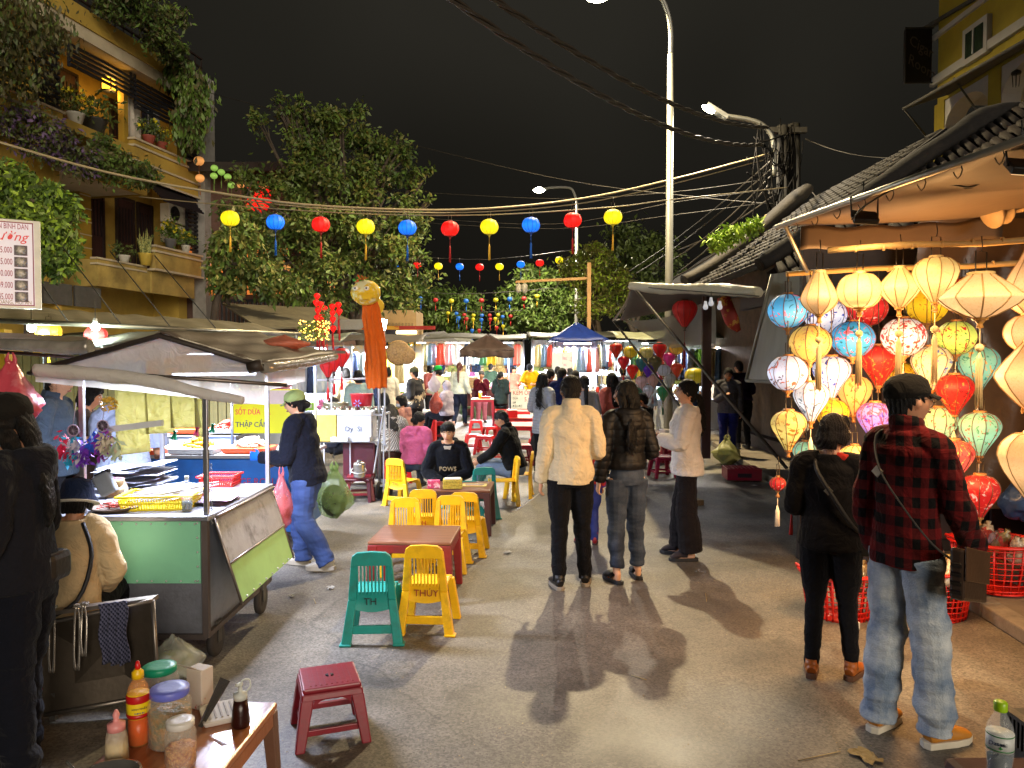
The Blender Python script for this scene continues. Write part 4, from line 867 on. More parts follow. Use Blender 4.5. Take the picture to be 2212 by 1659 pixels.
def lantern(label, c, w, shape, m, rib='#5a4a30', tas='#d8b070', tl=.35, hook=.12, group=None, rim='#8a6a3a', nrib=10, ntop='#8a6a3a', tone=1, name='silk_lantern', simple=False, bead=False):
    # c: centre of the shade; w: diameter
    hw, pr = SH[shape]; h = w*hw; R = w/2; t = thing(name, label, 'lantern', tuple(V(c)-V((0, 0, h/2))), U_(0, .6), group)
    n = nrib*(2 if simple else 4); vs = []; b = M(); pk = []
    # smooth profile
    prof = []
    for i in range(len(pr)-1):
        for j in range(1 if simple else 2): u = j/(1 if simple else 2); prof.append((pr[i][0]*(1-u)+pr[i+1][0]*u, pr[i][1]*(1-u)+pr[i+1][1]*u))
    prof.append(pr[-1])
    if not simple: prof = [prof[0]]+[((prof[i-1][0]+2*prof[i][0]+prof[i+1][0])/4 if i % 2 == 0 else (prof[i-1][0]+6*prof[i][0]+prof[i+1][0])/8, prof[i][1]) for i in range(1, len(prof)-1)]+[prof[-1]]
    for r, z in prof:
        for j in range(n):
            a = 2*pi*j/n; ph = (j % (n//nrib))/(n//nrib); q = R*r*(1-.045*sin(pi*ph)*min(1, r*1.2)); vs.append((q*cos(a), q*sin(a), z*h))
    K = len(prof); b.add(vs, [(i*n+j, i*n+(j+1) % n, (i+1)*n+(j+1) % n, (i+1)*n+j) for i in range(K-1) for j in range(n)], 0, True)
    me = b.mesh('shade'); at = me.attributes.new('glow', 'FLOAT', 'POINT')
    dist = [((v[0]**2+v[1]**2)**.5/R, (v[2]/h-.45)*2*hw) for v in vs]; at.data.foreach_set('value', [max(0, 1-abs(d[1])*1.15)**1.2 for d in dist])
    sh = put('shade', me, m, t)
    if not simple:
        b = M()
        for j in range(nrib):
            a = 2*pi*j/nrib; b.tube([(R*r*1.006*cos(a), R*r*1.006*sin(a), z*h) for r, z in prof], .0032 if w < .36 else .0042, 4, caps=False)
        b.build('ribs', mat(rib, .6, bump=0), t)
        b = M(); r0, r1 = pr[0][0]*R, pr[-1][0]*R
        b.lathe([(r0*.98, -.012), (r0*1.06, -.01), (r0*1.06, .012), (r0*.98, .014)], 18); b.build('bottom_ring', mat(rim, .5), t)
        b = M(); b.lathe([(r1*.98, h-.012), (r1*1.06, h-.01), (r1*1.06, h+.012), (r1*.98, h+.014)], 18); b.build('top_ring', mat(ntop, .5), t)
        b = M(); b.lathe([(.006, -.055), (.018, -.05), (.012, -.035), (r0*.5, -.024), (r0*.75, -.012), (0, -.01)], 12); b.build('finial', mat(rim, .5), t)
    b = M(); r1 = pr[-1][0]*R; zt = h
    if simple: b.tube([(0, 0, zt), (0, 0, zt+hook)], .006, 4)
    else:
        hh = min(.14, hook*.6); b.tube([(-r1*.75, 0, zt), (-r1*.75, 0, zt+hh), (r1*.75, 0, zt+hh), (r1*.75, 0, zt)], .0035, 5, caps=False); b.tube([(0, 0, zt+hh), (.008, 0, zt+hh+.03), (0, 0, zt+hook)], .003, 5)
    b.build('hanger', LWIRE, t)
    if tl:
        b = M(); b.tube([(0, 0, -.05 if not simple else 0), (0, 0, -.05-tl*.35)], .003 if not simple else .005, 5)
        z0 = -.05-tl*.3
        if simple: b.tube([(0, 0, z0), (0, 0, z0-tl*.6)], [(.012, .012), (.02, .02)], 6)
        else:
            if bead: b.ball((0, 0, z0+.02), .022, 10, 8)
            for j in range(9): a = j*.7; b.tube([(0, 0, z0), (.010*cos(a), .010*sin(a), z0-.04), (.015*cos(a)+U_(-.004, .004), .015*sin(a), z0-tl*U_(.66, .72))], [.004, .006, .004], 5)
        b.build('tassel', mat(tas, .7, bump=.1), t)
    return t
YL = lmat('#ffe814', None, 1.5, core=.35); BL = lmat('#1272f0', None, 1.7, core=.45); RD = lmat('#fa1812', None, 1.5, core=.45)
LC = {'Y': ('yellow', YL, '#b0a020', '#e0b030'), 'B': ('blue', BL, '#0a3a90', '#1060c0'), 'R': ('red', RD, '#8a1010', '#b01818')}
tmpl = {}
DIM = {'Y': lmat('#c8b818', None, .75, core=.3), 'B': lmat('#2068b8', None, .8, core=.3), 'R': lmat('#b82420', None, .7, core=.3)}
def sl(px, py, d, k, label, group, w=.33, shape='round', hook=.22, simple=False):
    key = (k, shape, simple, w); c = P(px, py, d)
    if key not in tmpl:
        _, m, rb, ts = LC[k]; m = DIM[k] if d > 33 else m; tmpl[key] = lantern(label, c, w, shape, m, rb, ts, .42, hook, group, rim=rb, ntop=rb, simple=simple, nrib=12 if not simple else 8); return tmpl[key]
    return dup(tmpl[key], tuple(c-V((0, 0, w*SH[shape][0]/2))), U_(0, 1), label, group=group)
row1 = list(zip((497, 595, 693, 790, 880, 972, 1057, 1147, 1237, 1324), (472, 480, 485, 490, 492, 494, 490, 486, 476, 469), 'YBRYBRYBRY'))
for i, (x, y, k) in enumerate(row1): sl(x, y, 13.6, k, f'{LC[k][0]} silk lantern, {ORD[i]} from the left on the nearest overhead string', 'lanterns on the nearest string')
row2 = list(zip((856, 902, 947, 993, 1036, 1079, 1125, 1166, 1208), (569, 572, 575, 576, 577, 576, 571, 568, 562), 'BRYBRYBRY'))
for i, (x, y, k) in enumerate(row2): sl(x, y, 30, k, f'small {LC[k][0]} lantern, {ORD[i]} from the left on the second string', 'lanterns on the second string', simple=True)
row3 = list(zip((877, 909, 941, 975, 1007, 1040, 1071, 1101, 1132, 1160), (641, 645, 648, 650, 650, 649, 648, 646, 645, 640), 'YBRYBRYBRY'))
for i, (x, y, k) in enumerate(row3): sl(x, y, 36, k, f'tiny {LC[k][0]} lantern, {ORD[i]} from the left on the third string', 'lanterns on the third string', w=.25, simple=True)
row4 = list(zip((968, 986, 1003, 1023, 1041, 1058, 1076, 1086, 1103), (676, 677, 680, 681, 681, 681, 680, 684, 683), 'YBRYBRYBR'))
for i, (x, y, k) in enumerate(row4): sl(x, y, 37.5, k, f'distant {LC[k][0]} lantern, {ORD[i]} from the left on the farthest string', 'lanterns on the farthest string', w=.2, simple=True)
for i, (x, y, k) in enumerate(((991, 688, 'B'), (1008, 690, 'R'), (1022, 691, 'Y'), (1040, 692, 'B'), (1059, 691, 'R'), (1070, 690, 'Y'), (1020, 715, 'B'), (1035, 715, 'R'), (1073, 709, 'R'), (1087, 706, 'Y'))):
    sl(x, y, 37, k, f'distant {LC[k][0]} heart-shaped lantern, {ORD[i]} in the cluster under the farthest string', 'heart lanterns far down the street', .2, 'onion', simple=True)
# strings and cables
CB = mat('#2c2822', .55, bump=0); CBL = mat('#8a7c5c', .5, bump=0); WR = 'overhead wires'
def sag(pa, pb, s, n=14): return [pa.lerp(pb, i/n)-V((0, 0, s*4*(i/n)*(1-i/n))) for i in range(n+1)]
def wire(pa, pb, s, r, label, m=CB, group=WR, name='cable'):
    return tag(M().tube(sag(pa, pb, s), r, 6).build(name, m), label, 'cable', group)
def wpath(pts, r, label, m=CB, name='cable'): return tag(M().tube(pts, r, 6, sub=5).build(name, m), label, 'cable', WR)
wpath([P(x, y, d) for x, y, d in ((-60, 290, 11), (230, 372, 12.5), (480, 418, 13.4), (700, 445, 14), (1000, 453, 15), (1250, 430, 16), (1450, 388, 16.6), (1670, 330, 17.3))], .022, 'thick pale cable sagging right across the street above the nearest lanterns', CBL)
wpath([P(x, y, d) for x, y, d in ((480, 428, 13.7), (720, 452, 14), (1000, 459, 15), (1250, 440, 16), (1450, 398, 16.6), (1670, 340, 17.3))], .012, 'thin cable running just under the thick pale cable', CBL)
wpath([P(x, y, 13.7) for x, y in ((300, 425), (500, 444), (790, 462), (1057, 464), (1324, 447), (1445, 432), (1700, 405))], .010, 'lantern string carrying the ten nearest lanterns', CBL)
wpath([P(x, y, 30.05) for x, y in ((800, 548), (1000, 560), (1100, 557), (1240, 540))], .012, 'second string of lanterns crossing farther down the street')
wpath([P(x, y, 36.05) for x, y in ((820, 622), (1000, 635), (1200, 622))], .014, 'third string of lanterns crossing the street')
wpath([P(x, y, 37.55) for x, y in ((930, 668), (1040, 674), (1130, 670))], .016, 'farthest string of lanterns crossing the street')
wpath([P(x, y, d) for x, y, d in ((450, 200, 24), (800, 290, 22), (1200, 385, 20), (1500, 425, 18.5), (1670, 440, 17.5))], .010, 'hair-thin wire high above the tree on the left')
for i, (y0, y1) in enumerate(((415, 405), (470, 428), (480, 455))):
    wpath([P(900, y0, 22), P(1200, y0+14, 20), P(1450, y1+10, 18), P(1660, y1-18, 17.4)], .008, f'faint wire behind the lantern string, {("upper", "middle", "lower")[i]} of three')
def twist(pts, label, r=.032):
    # twisted bundle: three strands
    pts = [V(p) for p in pts]; b = M(); fine = []
    n = 60
    for i in range(n+1):
        u = i/n*(len(pts)-1); k = min(int(u), len(pts)-2); f = u-k; fine.append(pts[k].lerp(pts[k+1], f))
    for s in range(3):
        b.tube([p+V((cos(i*.75+s*2.09)*r*.8, 0, sin(i*.75+s*2.09)*r*.8)) for i, p in enumerate(fine)], r*.62, 6)
    tag(b.build('cable', CB), label, 'cable', WR)
twist(sag(P(1040, -20, 7.5), P(1660, 275, 17.2), .35, 10), 'upper twisted black power cable rising to the top of the view', .03)
twist(sag(P(950, -20, 7.2), P(1650, 312, 17.2), .45, 10), 'lower twisted black power cable rising to the top of the view', .032)
# ---------- lamp posts
GALV = mat('#8c8c84', .45, metal=.5, var=.1, bump=.02, dirt=.15); LEDM = emit('#fff6d8', 60)
def lamppost(label, base, top, lamp, r=.075, name='street_lamp'):
    t = thing(name, label, 'street lamp', tuple(base), 0, 'street lamps over the market'); b = M(); base, top, lamp = V(base), V(top), V(lamp)
    b.tube([base, base+V((0, 0, 1.2)), top-V((0, 0, 1.2))], [r*1.15, r*1.1, r*.75], 12); b.build('pole', GALV, t, world=True)
    b = M(); dl = lamp-top; b.tube([top-V((0, 0, 1.25)), top-V((0, 0, .7)), top-V((0, 0, .25))+dl*.08, top+dl*.25+V((0, 0, .02)), lamp+dl*-.18+V((0, 0, .05)), lamp], r*.62, 10, sub=4); b.build('arm', GALV, t, world=True)
    b = M(); d = dl.normalized(); d.z = 0; R = MX.Rotation(atan2(d.y, d.x), 3, 'Z'); b.box(lamp+d*.25, (.6, .26, .09), R=R, top=(.9, .8)); h = b.build('lamp_head', GALV, t, world=True, bev=.015)
    b = M(); b.ball(lamp+d*.28-V((0, 0, .05)), (.26, .17, .12), 14, 8, R=R); put_w(b, 'lens', LEDM, h)
    lamp_pts.append((tuple(lamp+d*.28-V((0, 0, .2))), '#fff0d6', None, label)); return t
gp = G(1443, 961); dpt = gp.y
lamppost('tall galvanised street lamp rising behind the canopy tent to the top edge', gp, V((gp.x, dpt, P(1443, -8, dpt).z)), P(1318, -14, dpt), .085)
g2 = G(1245, 866); lamppost('farther street lamp glowing above the centre of the lantern strings', g2, V((g2.x, g2.y, P(1245, 406, g2.y).z)), P(1178, 408, g2.y), .09)
# concrete pole with lamp and cable tangle
pb = P(1690, 780, 17.4); t = thing('utility_pole', 'concrete utility pole with tangled cables and transformer boxes above the tiled roofs', 'utility pole', (pb.x, 17.4, 0))
b = M(); q = P(1690, 272, 17.4); b.tube([(pb.x, 17.4, 0), q], [.17, .12], 12); b.tube([(pb.x+.38, 17.6, 0), (q.x+.34, 17.6, q.z+.1)], [.18, .14], 12); b.build('pole', mat('#22201c', .9, var=.2, bump=.1), t, world=True)
b = M(); b.box(q+V((.1, 0, -.1)), (.9, .12, .12)); b.box(q+V((.1, 0, -1.5)), (.8, .1, .1)); b.build('crossarm', DGR, t, world=True)
b = M(); random.seed(5)
for i in range(34):
    a = q+V((U_(-.9, .2), -.25, U_(-2.6, .1))); c = q+V((U_(-.7, .4), -.3, U_(-2.9, -.2))); b.tube([a, (a+c)/2+V((U_(-.25, .25), U_(-.1, .1), U_(-.5, .1))), c], U_(.008, .018), 5, sub=4)
b.build('cable_tangle', mat('#100e0c', .8, bump=0, spec=.1), t, world=True)
b = M(); b.lathe([(.14, -.18), (.16, 0), (.12, .12), (0, .14)], 10, q+V((-.35, -.25, -2.2))); b.tube([q+V((-.6, -.3, -2.5)), q+V((-.35, -.3, -2.9)), q+V((-.1, -.3, -2.5)), q+V((-.35, -.3, -2.2)), q+V((-.6, -.3, -2.5))], .02, 6, sub=4); b.build('cable_coil', CBL, t, world=True)
L3 = P(1532, 232, 17.2); t = thing('street_lamp', 'bracket street lamp reaching left from the concrete utility pole', 'street lamp', tuple(P(1672, 350, 17.2)), 0, 'street lamps over the market')
b = M(); b.tube([P(1672, 380, 17.2), P(1672, 320, 17.2), P(1662, 285, 17.2), P(1630, 262, 17.2), P(1560, 250, 17.2)], .06, 8, sub=4); b.build('arm', GALV, t, world=True)
b = M(); b.box(P(1548, 241, 17.2), (.55, .22, .09), R=MX.Rotation(.55, 3, 'Y')); h = b.build('lamp_head', GALV, t, world=True)
b = M(); b.ball(P(1530, 236, 17.1), (.16, .09, .06), 12, 8, R=MX.Rotation(.55, 3, 'Y')); put_w(b, 'lens', emit('#fff6d8', 30), h)
lamp_pts.append((tuple(P(1526, 243, 16.95)), '#fff0d6', None, 'bracket'))
for i, (x0, y0, x1, y1) in enumerate(((1668, 345, 1360, 585), (1672, 360, 1375, 590), (1665, 380, 1455, 560), (1660, 400, 1462, 590), (1700, 400, 1465, 540), (1700, 425, 1455, 600))):
    wire(P(x0, y0, 17.3), P(x1, y1, 30 if x1 < 1400 else 21), .15, .022, f'slanting service cable, {ORD[i].replace("leftmost", "first")} of six fanning down from the utility pole')
wire(P(1740, 300, 17.4), P(2000, 335, 15), .2, .012, 'dark wire leaving the utility pole to the right')
wire(P(1740, 395, 17.4), P(1830, 480, 14), .1, .012, 'short wire dropping right from the utility pole')
# wooden gallows pole
t = thing('wooden_pole', 'squared timber post with a long horizontal arm standing near the blue tarpaulin', 'pole', tuple(G(1272, 880))); b = M(); b.box(P(1272, 700, 24), (.12, .12, 3.9)); b.build('post', mat('#b08a58', .8), t, world=True)
b = M(); b.slab(P(1114, 611, 24), P(1268, 604, 24), P(1268, 598, 24), P(1114, 606, 24), .1); b.build('arm', mat('#b08a58', .8), t, world=True)
b = M(); b.lathe([(.05, -.3), (.1, -.25), (.1, -.05), (.03, 0)], 10, P(1120, 612, 24)); b.lathe([(.05, -.3), (.1, -.25), (.1, -.05), (.03, 0)], 10, P(1133, 612, 24)); b.build('insulators', mat('#b0aa98', .5), t, world=True)
# red lanterns by the tree and small glowing lights
GR = 'red lanterns hanging in the tree'
for i, (x, y, w) in enumerate(((685, 641, 14), (683, 655, 16), (693, 659, 14), (687, 672, 16), (701, 668, 15), (685, 688, 15), (696, 686, 15), (699, 700, 14), (718, 664, 13), (718, 677, 13), (731, 660, 10), (733, 674, 11), (719, 691, 14), (720, 711, 14), (706, 714, 12), (690, 700, 12))):
    sl(x, y, 12.9, 'R', f'small red lantern, {ORD[i].replace("leftmost", "first")} from the top of the cluster beside the tree trunk', GR, .11, 'onion', .08, True)
for i, (x, y, w) in enumerate(((548, 408, .45), (556, 425, .4), (545, 440, .5), (562, 445, .45), (575, 440, .35), (540, 455, .4), (552, 462, .35), (585, 412, .3))):
    sl(x, y, 24.5, 'R', f'blurred red balcony lantern, {ORD[i].replace("leftmost", "first")} in the glowing bunch left of the tall tree', 'balcony lanterns', w, 'onion', .1, True)
GRN = lmat('#a8d860', None, .6, core=.5); LC['G'] = ('pale green', GRN, '#50702a', '#709040')
for i, (x, y) in enumerate(((463, 363), (478, 372), (462, 380), (492, 382), (500, 400))): sl(x, y, 25, 'G', f'pale green globe lantern, {ORD[i].replace("leftmost", "first")} on the dim balcony beside the grey column', 'balcony lanterns', .24, 'oval', .1, True)
ORG = lmat('#ffae60', None, .8, core=.5); LC['O'] = ('warm orange', ORG, '#8a5020', '#a06020')
for i, (x, y, w) in enumerate(((452, 600, .16), (458, 612, .16), (505, 580, .3), (545, 585, .2), (617, 578, .28), (610, 585, .25), (480, 605, .22), (430, 348, .35), (432, 385, .3), (570, 405, .2), (690, 720, .25), (520, 400, .25))): sl(x, y, 25 if y < 500 else 21, 'O', f'warm orange lantern, {ORD[i].replace("leftmost", "first")} glimpsed through the leaves of the left trees', 'glimpsed warm lanterns', w, 'oval', .1, True)
# ---------- lantern shop: painted silk lanterns
GS = 'painted silk lanterns of the lantern shop'
PAT = {
 'blueflower': ('#58b4e8', ['#1f6f8a', '#e86a80'], 'light blue lantern with pink blossom'), 'bluerose': ('#3aa4e0', ['#14627f', '#f06078'], 'sky blue lantern with pink roses'),
 'white': ('#dfe2f8', ['#cf6a50', '#5a5560'], 'white lantern with red twigs'), 'whiteblue': ('#e4e6f6', ['#2c48b4', '#2c48b4'], 'white lantern with cobalt blue flowers'), 'pale': ('#e2eaf4', ['#5c7080', '#a8b8c4'], 'pale white lantern with grey grass strokes'),
 'redwhite': ('#f4e8e0', ['#d04038', '#b83434'], 'white lantern with large red flowers'), 'yellow': ('#f8c860', ['#c07c30', '#e88a70'], 'golden yellow lantern with small blossom'), 'gold': ('#f8c020', ['#a86c10', '#c07a10'], 'deep yellow lantern with dark branches'),
 'red': ('#e02018', ['#f08830', '#8a0c08'], 'bright red lantern with fine flowers'), 'redflower': ('#d01a1c', ['#f0c0b0', '#ff5a40'], 'crimson lantern with white plum blossom'), 'green': ('#c4e0a0', ['#d86a40', '#5a9a50'], 'pale green lantern with tiny orange flowers'),
 'mint': ('#a0dcb0', ['#e0704a', '#4a9a60'], 'mint green lantern with coral blossom'), 'teal': ('#84c8ae', ['#e0a850', '#3a8a78'], 'turquoise lantern with golden leaves'), 'lotus': ('#d0dc60', ['#c02c28', '#4a8a30'], 'yellow-green lantern with red lotus flowers'), 'cream': ('#f8e0a0', ['#c8963c', '#5878b0'], 'cream lantern with blue blossom'),
 'orange': ('#f4b060', ['#d84820', '#c88a30'], 'amber lantern with red flowers'), 'purple': ('#b890e0', ['#5038c0', '#e04870'], 'violet lantern with purple and pink clouds'), 'warmfl': ('#ffe078', ['#b88028', '#c86a30'], 'glowing cream-yellow lantern with brown flowers'),
 'multi': ('#e8d8b8', ['#c03030', '#3050a0'], 'small patchwork lantern with mixed flowers'), 'pink': ('#f0604c', ['#f8d860', '#c82020'], 'coral pink lantern with yellow blossom')}
SHOP = [  # px, py, width px, shape, pattern, depth, strength
 (1702, 672, 85, 'oval', 'blueflower', 5.6, 1.0), (1783, 682, 88, 'oval', 'whiteblue', 5.9, .9), (1873, 668, 84, 'oval', 'redflower', 5.9, .85), (2003, 660, 90, 'oval', 'gold', 5.9, 1.0), (2085, 640, 90, 'oval', 'red', 6.0, .9),
 (1750, 741, 88, 'oval', 'yellow', 5.5, 1.0), (1842, 733, 90, 'oval', 'bluerose', 5.6, 1.0), (1952, 728, 95, 'oval', 'redwhite', 5.5, 1.0), (2065, 730, 84, 'oval', 'lotus', 5.5, .95),
 (1702, 806, 88, 'oval', 'white', 5.5, 1.1), (1796, 815, 80, 'onion', 'whiteblue', 5.6, 1.1), (1898, 790, 78, 'onion', 'red', 5.7, .95), (2012, 796, 84, 'onion', 'cream', 5.5, 1.0), (2112, 797, 86, 'onion', 'teal', 5.5, .8),
 (1752, 868, 76, 'onion', 'pale', 5.5, 1.15), (1845, 855, 76, 'onion', 'orange', 5.6, 1.05), (1946, 826, 74, 'onion', 'gold', 5.9, .9), (2062, 853, 78, 'onion', 'red', 5.4, 1.0),
 (1703, 930, 76, 'onion', 'warmfl', 5.4, 1.0), (1798, 905, 74, 'onion', 'gold', 5.6, .95), (1890, 912, 76, 'onion', 'purple', 5.5, 1.1), (2028, 924, 78, 'onion', 'green', 5.5, 1.0), (2116, 938, 84, 'onion', 'mint', 5.3, .95),
 (1738, 975, 50, 'oval', 'teal', 5.9, .8), (1846, 992, 70, 'oval', 'warmfl', 5.4, 1.3), (2060, 996, 82, 'onion', 'pink', 5.2, 1.05), (2116, 1072, 82, 'onion', 'redflower', 5.1, .8), (2062, 1090, 54, 'oval', 'multi', 5.4, .6), (1680, 1045, 34, 'oval', 'redflower', 5.6, .7), (1735, 915, 40, 'oval', 'cream', 6.1, .7)]
for i, (x, y, w, s_, p_, d_, st) in enumerate(SHOP):
    bc, pc, nm = PAT[p_]; row = ('top', 'second', 'third', 'fourth', 'fifth', 'lowest')[0 if y < 700 else 1 if y < 760 else 2 if y < 830 else 3 if y < 890 else 4 if y < 960 else 5]
    L_ = lantern(f'{nm}, {row} row of the rack, {"left" if x < 1800 else "middle" if x < 1960 else "right"} side', P(x, y, d_), w*d_/FP, s_, lmat(bc, pc, st*.88, .30 if p_ not in ('purple', 'redwhite') else .55, 9+2*(i % 3), core=.65), '#5a3a28', '#f0e0c0', .22 if i % 3 else 0, .16, GS, rim='#9a6a38', ntop='#9a6a38', nrib=10)
    LAST = L_
GC = 'plain cream silk lanterns along the front pole'
CR = lmat('#ffd680', ['#ffcc70'], 1.25, .5, 60, core=.85); CR2 = lmat('#f8c080', ['#f0b470'], 1.0, .5, 60, core=.75)
for i, (x, y, w, s_, m_, d_, tl_) in enumerate(((1770, 634, 78, 'pear', CR2, 4.6, .42), (1857, 628, 92, 'round', CR, 4.55, .42), (1943, 622, 84, 'diamond', CR, 4.45, .42), (2021, 605, 90, 'balloon', CR, 4.3, .42), (2118, 640, 168, 'saucer', CR2, 3.9, .42),
     (2218, 720, 90, 'oval', CR2, 4.2, .3), (2235, 812, 150, 'diamond', CR2, 4.1, .3), (2240, 610, 130, 'pear', CR2, 4.2, .3), (2235, 1010, 140, 'balloon', CR2, 4.0, 0))):
    lantern(f'{("pear-shaped", "round", "diamond", "balloon-shaped", "wide saucer-shaped", "oval", "broad diamond", "large pear-shaped", "large lowest balloon-shaped")[i]} plain cream lantern {"hanging from the front bamboo pole" if i < 5 else "cut by the right edge of the view"}', P(x, y, d_), w*d_/FP, s_, m_, '#b08a50', '#e8c88c', tl_, .2, GC, rim='#c08a40', ntop='#d8b878', nrib=10, bead=True)
# bamboo poles
BAM = mat('#c09a5c', .6, var=.2, bump=.05)
def pole(a, c, r, label, m=BAM, name='bamboo_pole', cat='pole'):
    a, c = V(a), V(c); b = M(); b.tube([a, a.lerp(c, .33)+V((0, 0, .01)), a.lerp(c, .66)-V((0, 0, .01)), c], r, 10)
    for i in range(1, 8): q = a.lerp(c, i/8); b.tube([q-(c-a).normalized()*.006, q+(c-a).normalized()*.006], r*1.12, 10)
    return tag(b.build(name, m), label, cat)
pole(P(1788, 541, 4.4), P(2300, 512, 4.1), .018, 'upper bamboo pole carrying the plain cream lanterns')
pole(P(1698, 592, 5.6), P(2300, 562, 5.4), .020, 'lower bamboo pole carrying the painted lanterns')
b = M()
for i, (x, y, w, s_, p_, d_, st) in enumerate(SHOP[:14]):
    yy = 590-(x-1698)*.05
    b.tube([P(x, yy, d_), P(x, y-w*.52, d_)], .004, 4)
tag(b.build('hanging_wires', LWIRE), 'thin wires holding the painted lanterns under the bamboo pole', 'wire')
# middle rack of unlit glossy lanterns, brightened by faint emission in the satin
GM = 'satin lanterns on the rack behind the young women'
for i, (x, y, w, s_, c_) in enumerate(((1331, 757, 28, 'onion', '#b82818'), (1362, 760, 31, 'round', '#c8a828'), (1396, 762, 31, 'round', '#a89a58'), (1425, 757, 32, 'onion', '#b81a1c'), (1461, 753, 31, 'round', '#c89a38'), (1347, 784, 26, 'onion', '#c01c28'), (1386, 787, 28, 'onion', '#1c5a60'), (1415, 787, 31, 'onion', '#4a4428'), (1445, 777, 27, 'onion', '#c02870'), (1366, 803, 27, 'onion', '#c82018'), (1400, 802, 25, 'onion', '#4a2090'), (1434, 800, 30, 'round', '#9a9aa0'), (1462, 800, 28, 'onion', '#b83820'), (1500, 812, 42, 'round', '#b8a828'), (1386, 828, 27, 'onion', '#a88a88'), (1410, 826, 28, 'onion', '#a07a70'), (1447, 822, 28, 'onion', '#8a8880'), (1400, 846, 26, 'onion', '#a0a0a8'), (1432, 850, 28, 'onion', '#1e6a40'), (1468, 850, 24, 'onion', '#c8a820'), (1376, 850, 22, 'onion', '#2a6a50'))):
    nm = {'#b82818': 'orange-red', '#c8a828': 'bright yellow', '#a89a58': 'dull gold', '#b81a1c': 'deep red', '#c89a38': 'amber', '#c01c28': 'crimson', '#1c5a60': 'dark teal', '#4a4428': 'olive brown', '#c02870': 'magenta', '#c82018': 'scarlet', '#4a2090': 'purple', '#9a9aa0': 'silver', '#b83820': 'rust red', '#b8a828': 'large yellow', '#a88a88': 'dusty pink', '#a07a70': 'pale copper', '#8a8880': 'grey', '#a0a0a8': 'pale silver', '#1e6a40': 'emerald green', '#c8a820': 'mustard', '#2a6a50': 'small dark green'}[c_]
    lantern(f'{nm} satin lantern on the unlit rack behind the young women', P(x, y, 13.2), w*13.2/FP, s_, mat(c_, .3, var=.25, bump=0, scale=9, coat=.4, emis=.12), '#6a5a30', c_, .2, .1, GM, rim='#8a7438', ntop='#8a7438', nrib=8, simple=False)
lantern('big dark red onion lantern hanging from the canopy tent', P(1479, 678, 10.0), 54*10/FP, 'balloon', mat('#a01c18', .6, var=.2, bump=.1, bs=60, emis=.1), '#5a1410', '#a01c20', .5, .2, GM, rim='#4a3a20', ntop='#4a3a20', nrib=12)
for i, (x, y, w) in enumerate(((708, 770, 34), (722, 768, 30), (738, 762, 36))):
    lantern(f'glossy red lantern hanging over the snack carts, {("leftmost", "middle", "rightmost")[i]} of three', P(x, y+26-8*i, 9.5), w*9.5/FP, 'onion', lmat('#e01818', None, .55, core=.3), '#7a0c0c', '#c01818', .25, .1, 'red lanterns over the snack carts', rim='#2a1a10', ntop='#2a1a10', nrib=8)
lantern('yellow lantern under the left awning beside a bright bulb', P(105, 716, 9.2), 52*9.2/FP, 'round', lmat('#f0b818', None, .75, core=.3), '#a07010', '#d8c020', .4, .1, 'lanterns under the left awning', nrib=10)
lantern('red lantern under the left awning beside a bright bulb', P(207, 724, 9.2), 46*9.2/FP, 'round', lmat('#e03028', None, .65, core=.3), '#a01818', '#d02020', 0, .1, 'lanterns under the left awning', nrib=10)
# ================= plastic furniture =================
def frus(b, x0, y0, z0, x1, y1, z1, w0, w1, t0, t1, m=0):
    # tapered flat leg between two points
    b.add([(x0-w0/2, y0-t0/2, z0), (x0+w0/2, y0-t0/2, z0), (x0+w0/2, y0+t0/2, z0), (x0-w0/2, y0+t0/2, z0), (x1-w1/2, y1-t1/2, z1), (x1+w1/2, y1-t1/2, z1), (x1+w1/2, y1+t1/2, z1), (x1-w1/2, y1+t1/2, z1)],
          [(3, 2, 1, 0), (4, 5, 6, 7), (0, 1, 5, 4), (1, 2, 6, 5), (2, 3, 7, 6), (3, 0, 4, 7)], m)
def mk_chair(col, txt, tcol, label, loc, rz, group='small plastic chairs with slatted backs'):
    m = plastic(col, dirt=.45, var=.1); t = thing('plastic_chair', label, 'chair', loc, rz, group)
    for sx in (-1, 1):
        b = M(); frus(b, sx*.165, -.175, 0, sx*.125, -.16, .29, .062, .052, .05, .035); frus(b, sx*.125, -.16, .29, sx*.108, -.185, .56, .052, .036, .035, .03); b.box((sx*.168, -.178, .008), (.075, .06, .016)); b.build('leg', m, t, bev=.006)
        b = M(); frus(b, sx*.165, .165, 0, sx*.125, .13, .30, .055, .05, .05, .045); b.build('leg', m, t, bev=.006)
    b = M(); b.grid(lambda u, v: V(((u-.5)*(.27-.02*v), -.16+.31*v, .305-.012*sin(pi*u)*sin(pi*v))), 8, 8); b.box((0, .145, .285), (.26, .02, .045)); b.build('seat', m, t, solid=.008)
    b = M(); b.prism([(-.127, .53), (-.128, .50), (-.095, .515), (.095, .515), (.128, .50), (.127, .53), (.12, .575), (.09, .597), (0, .603), (-.09, .597), (-.12, .575)], -.208, -.178)
    for i in range(9): x = (i-4)*.0225; b.box((x, -.182+.0, .425), (.010, .012, .20), R=MX.Rotation(.05, 3, 'X'))
    b.grid(lambda u, v: V(((u-.5)*.235, -.172+.012*sin(pi*v)-.02*v*0, .23+.11*v-.02*sin(pi*u)*(1-v))), 8, 4); b.build('backrest', m, t, bev=.003)
    b = M(); b.box((0, -.172, .10), (.25, .022, .055)); b.build('stretcher', m, t, bev=.006)
    if txt: text('lettering', txt, V((-.055 if len(txt) < 3 else -.075, -.172, .265)), (1, 0, 0), (0, .0, 1), .062, mat(tcol, .6), t, th=.001) if False else lett(t, txt, (-.05 if len(txt) < 3 else -.07, -.186, .262), .062, tcol)
    return t
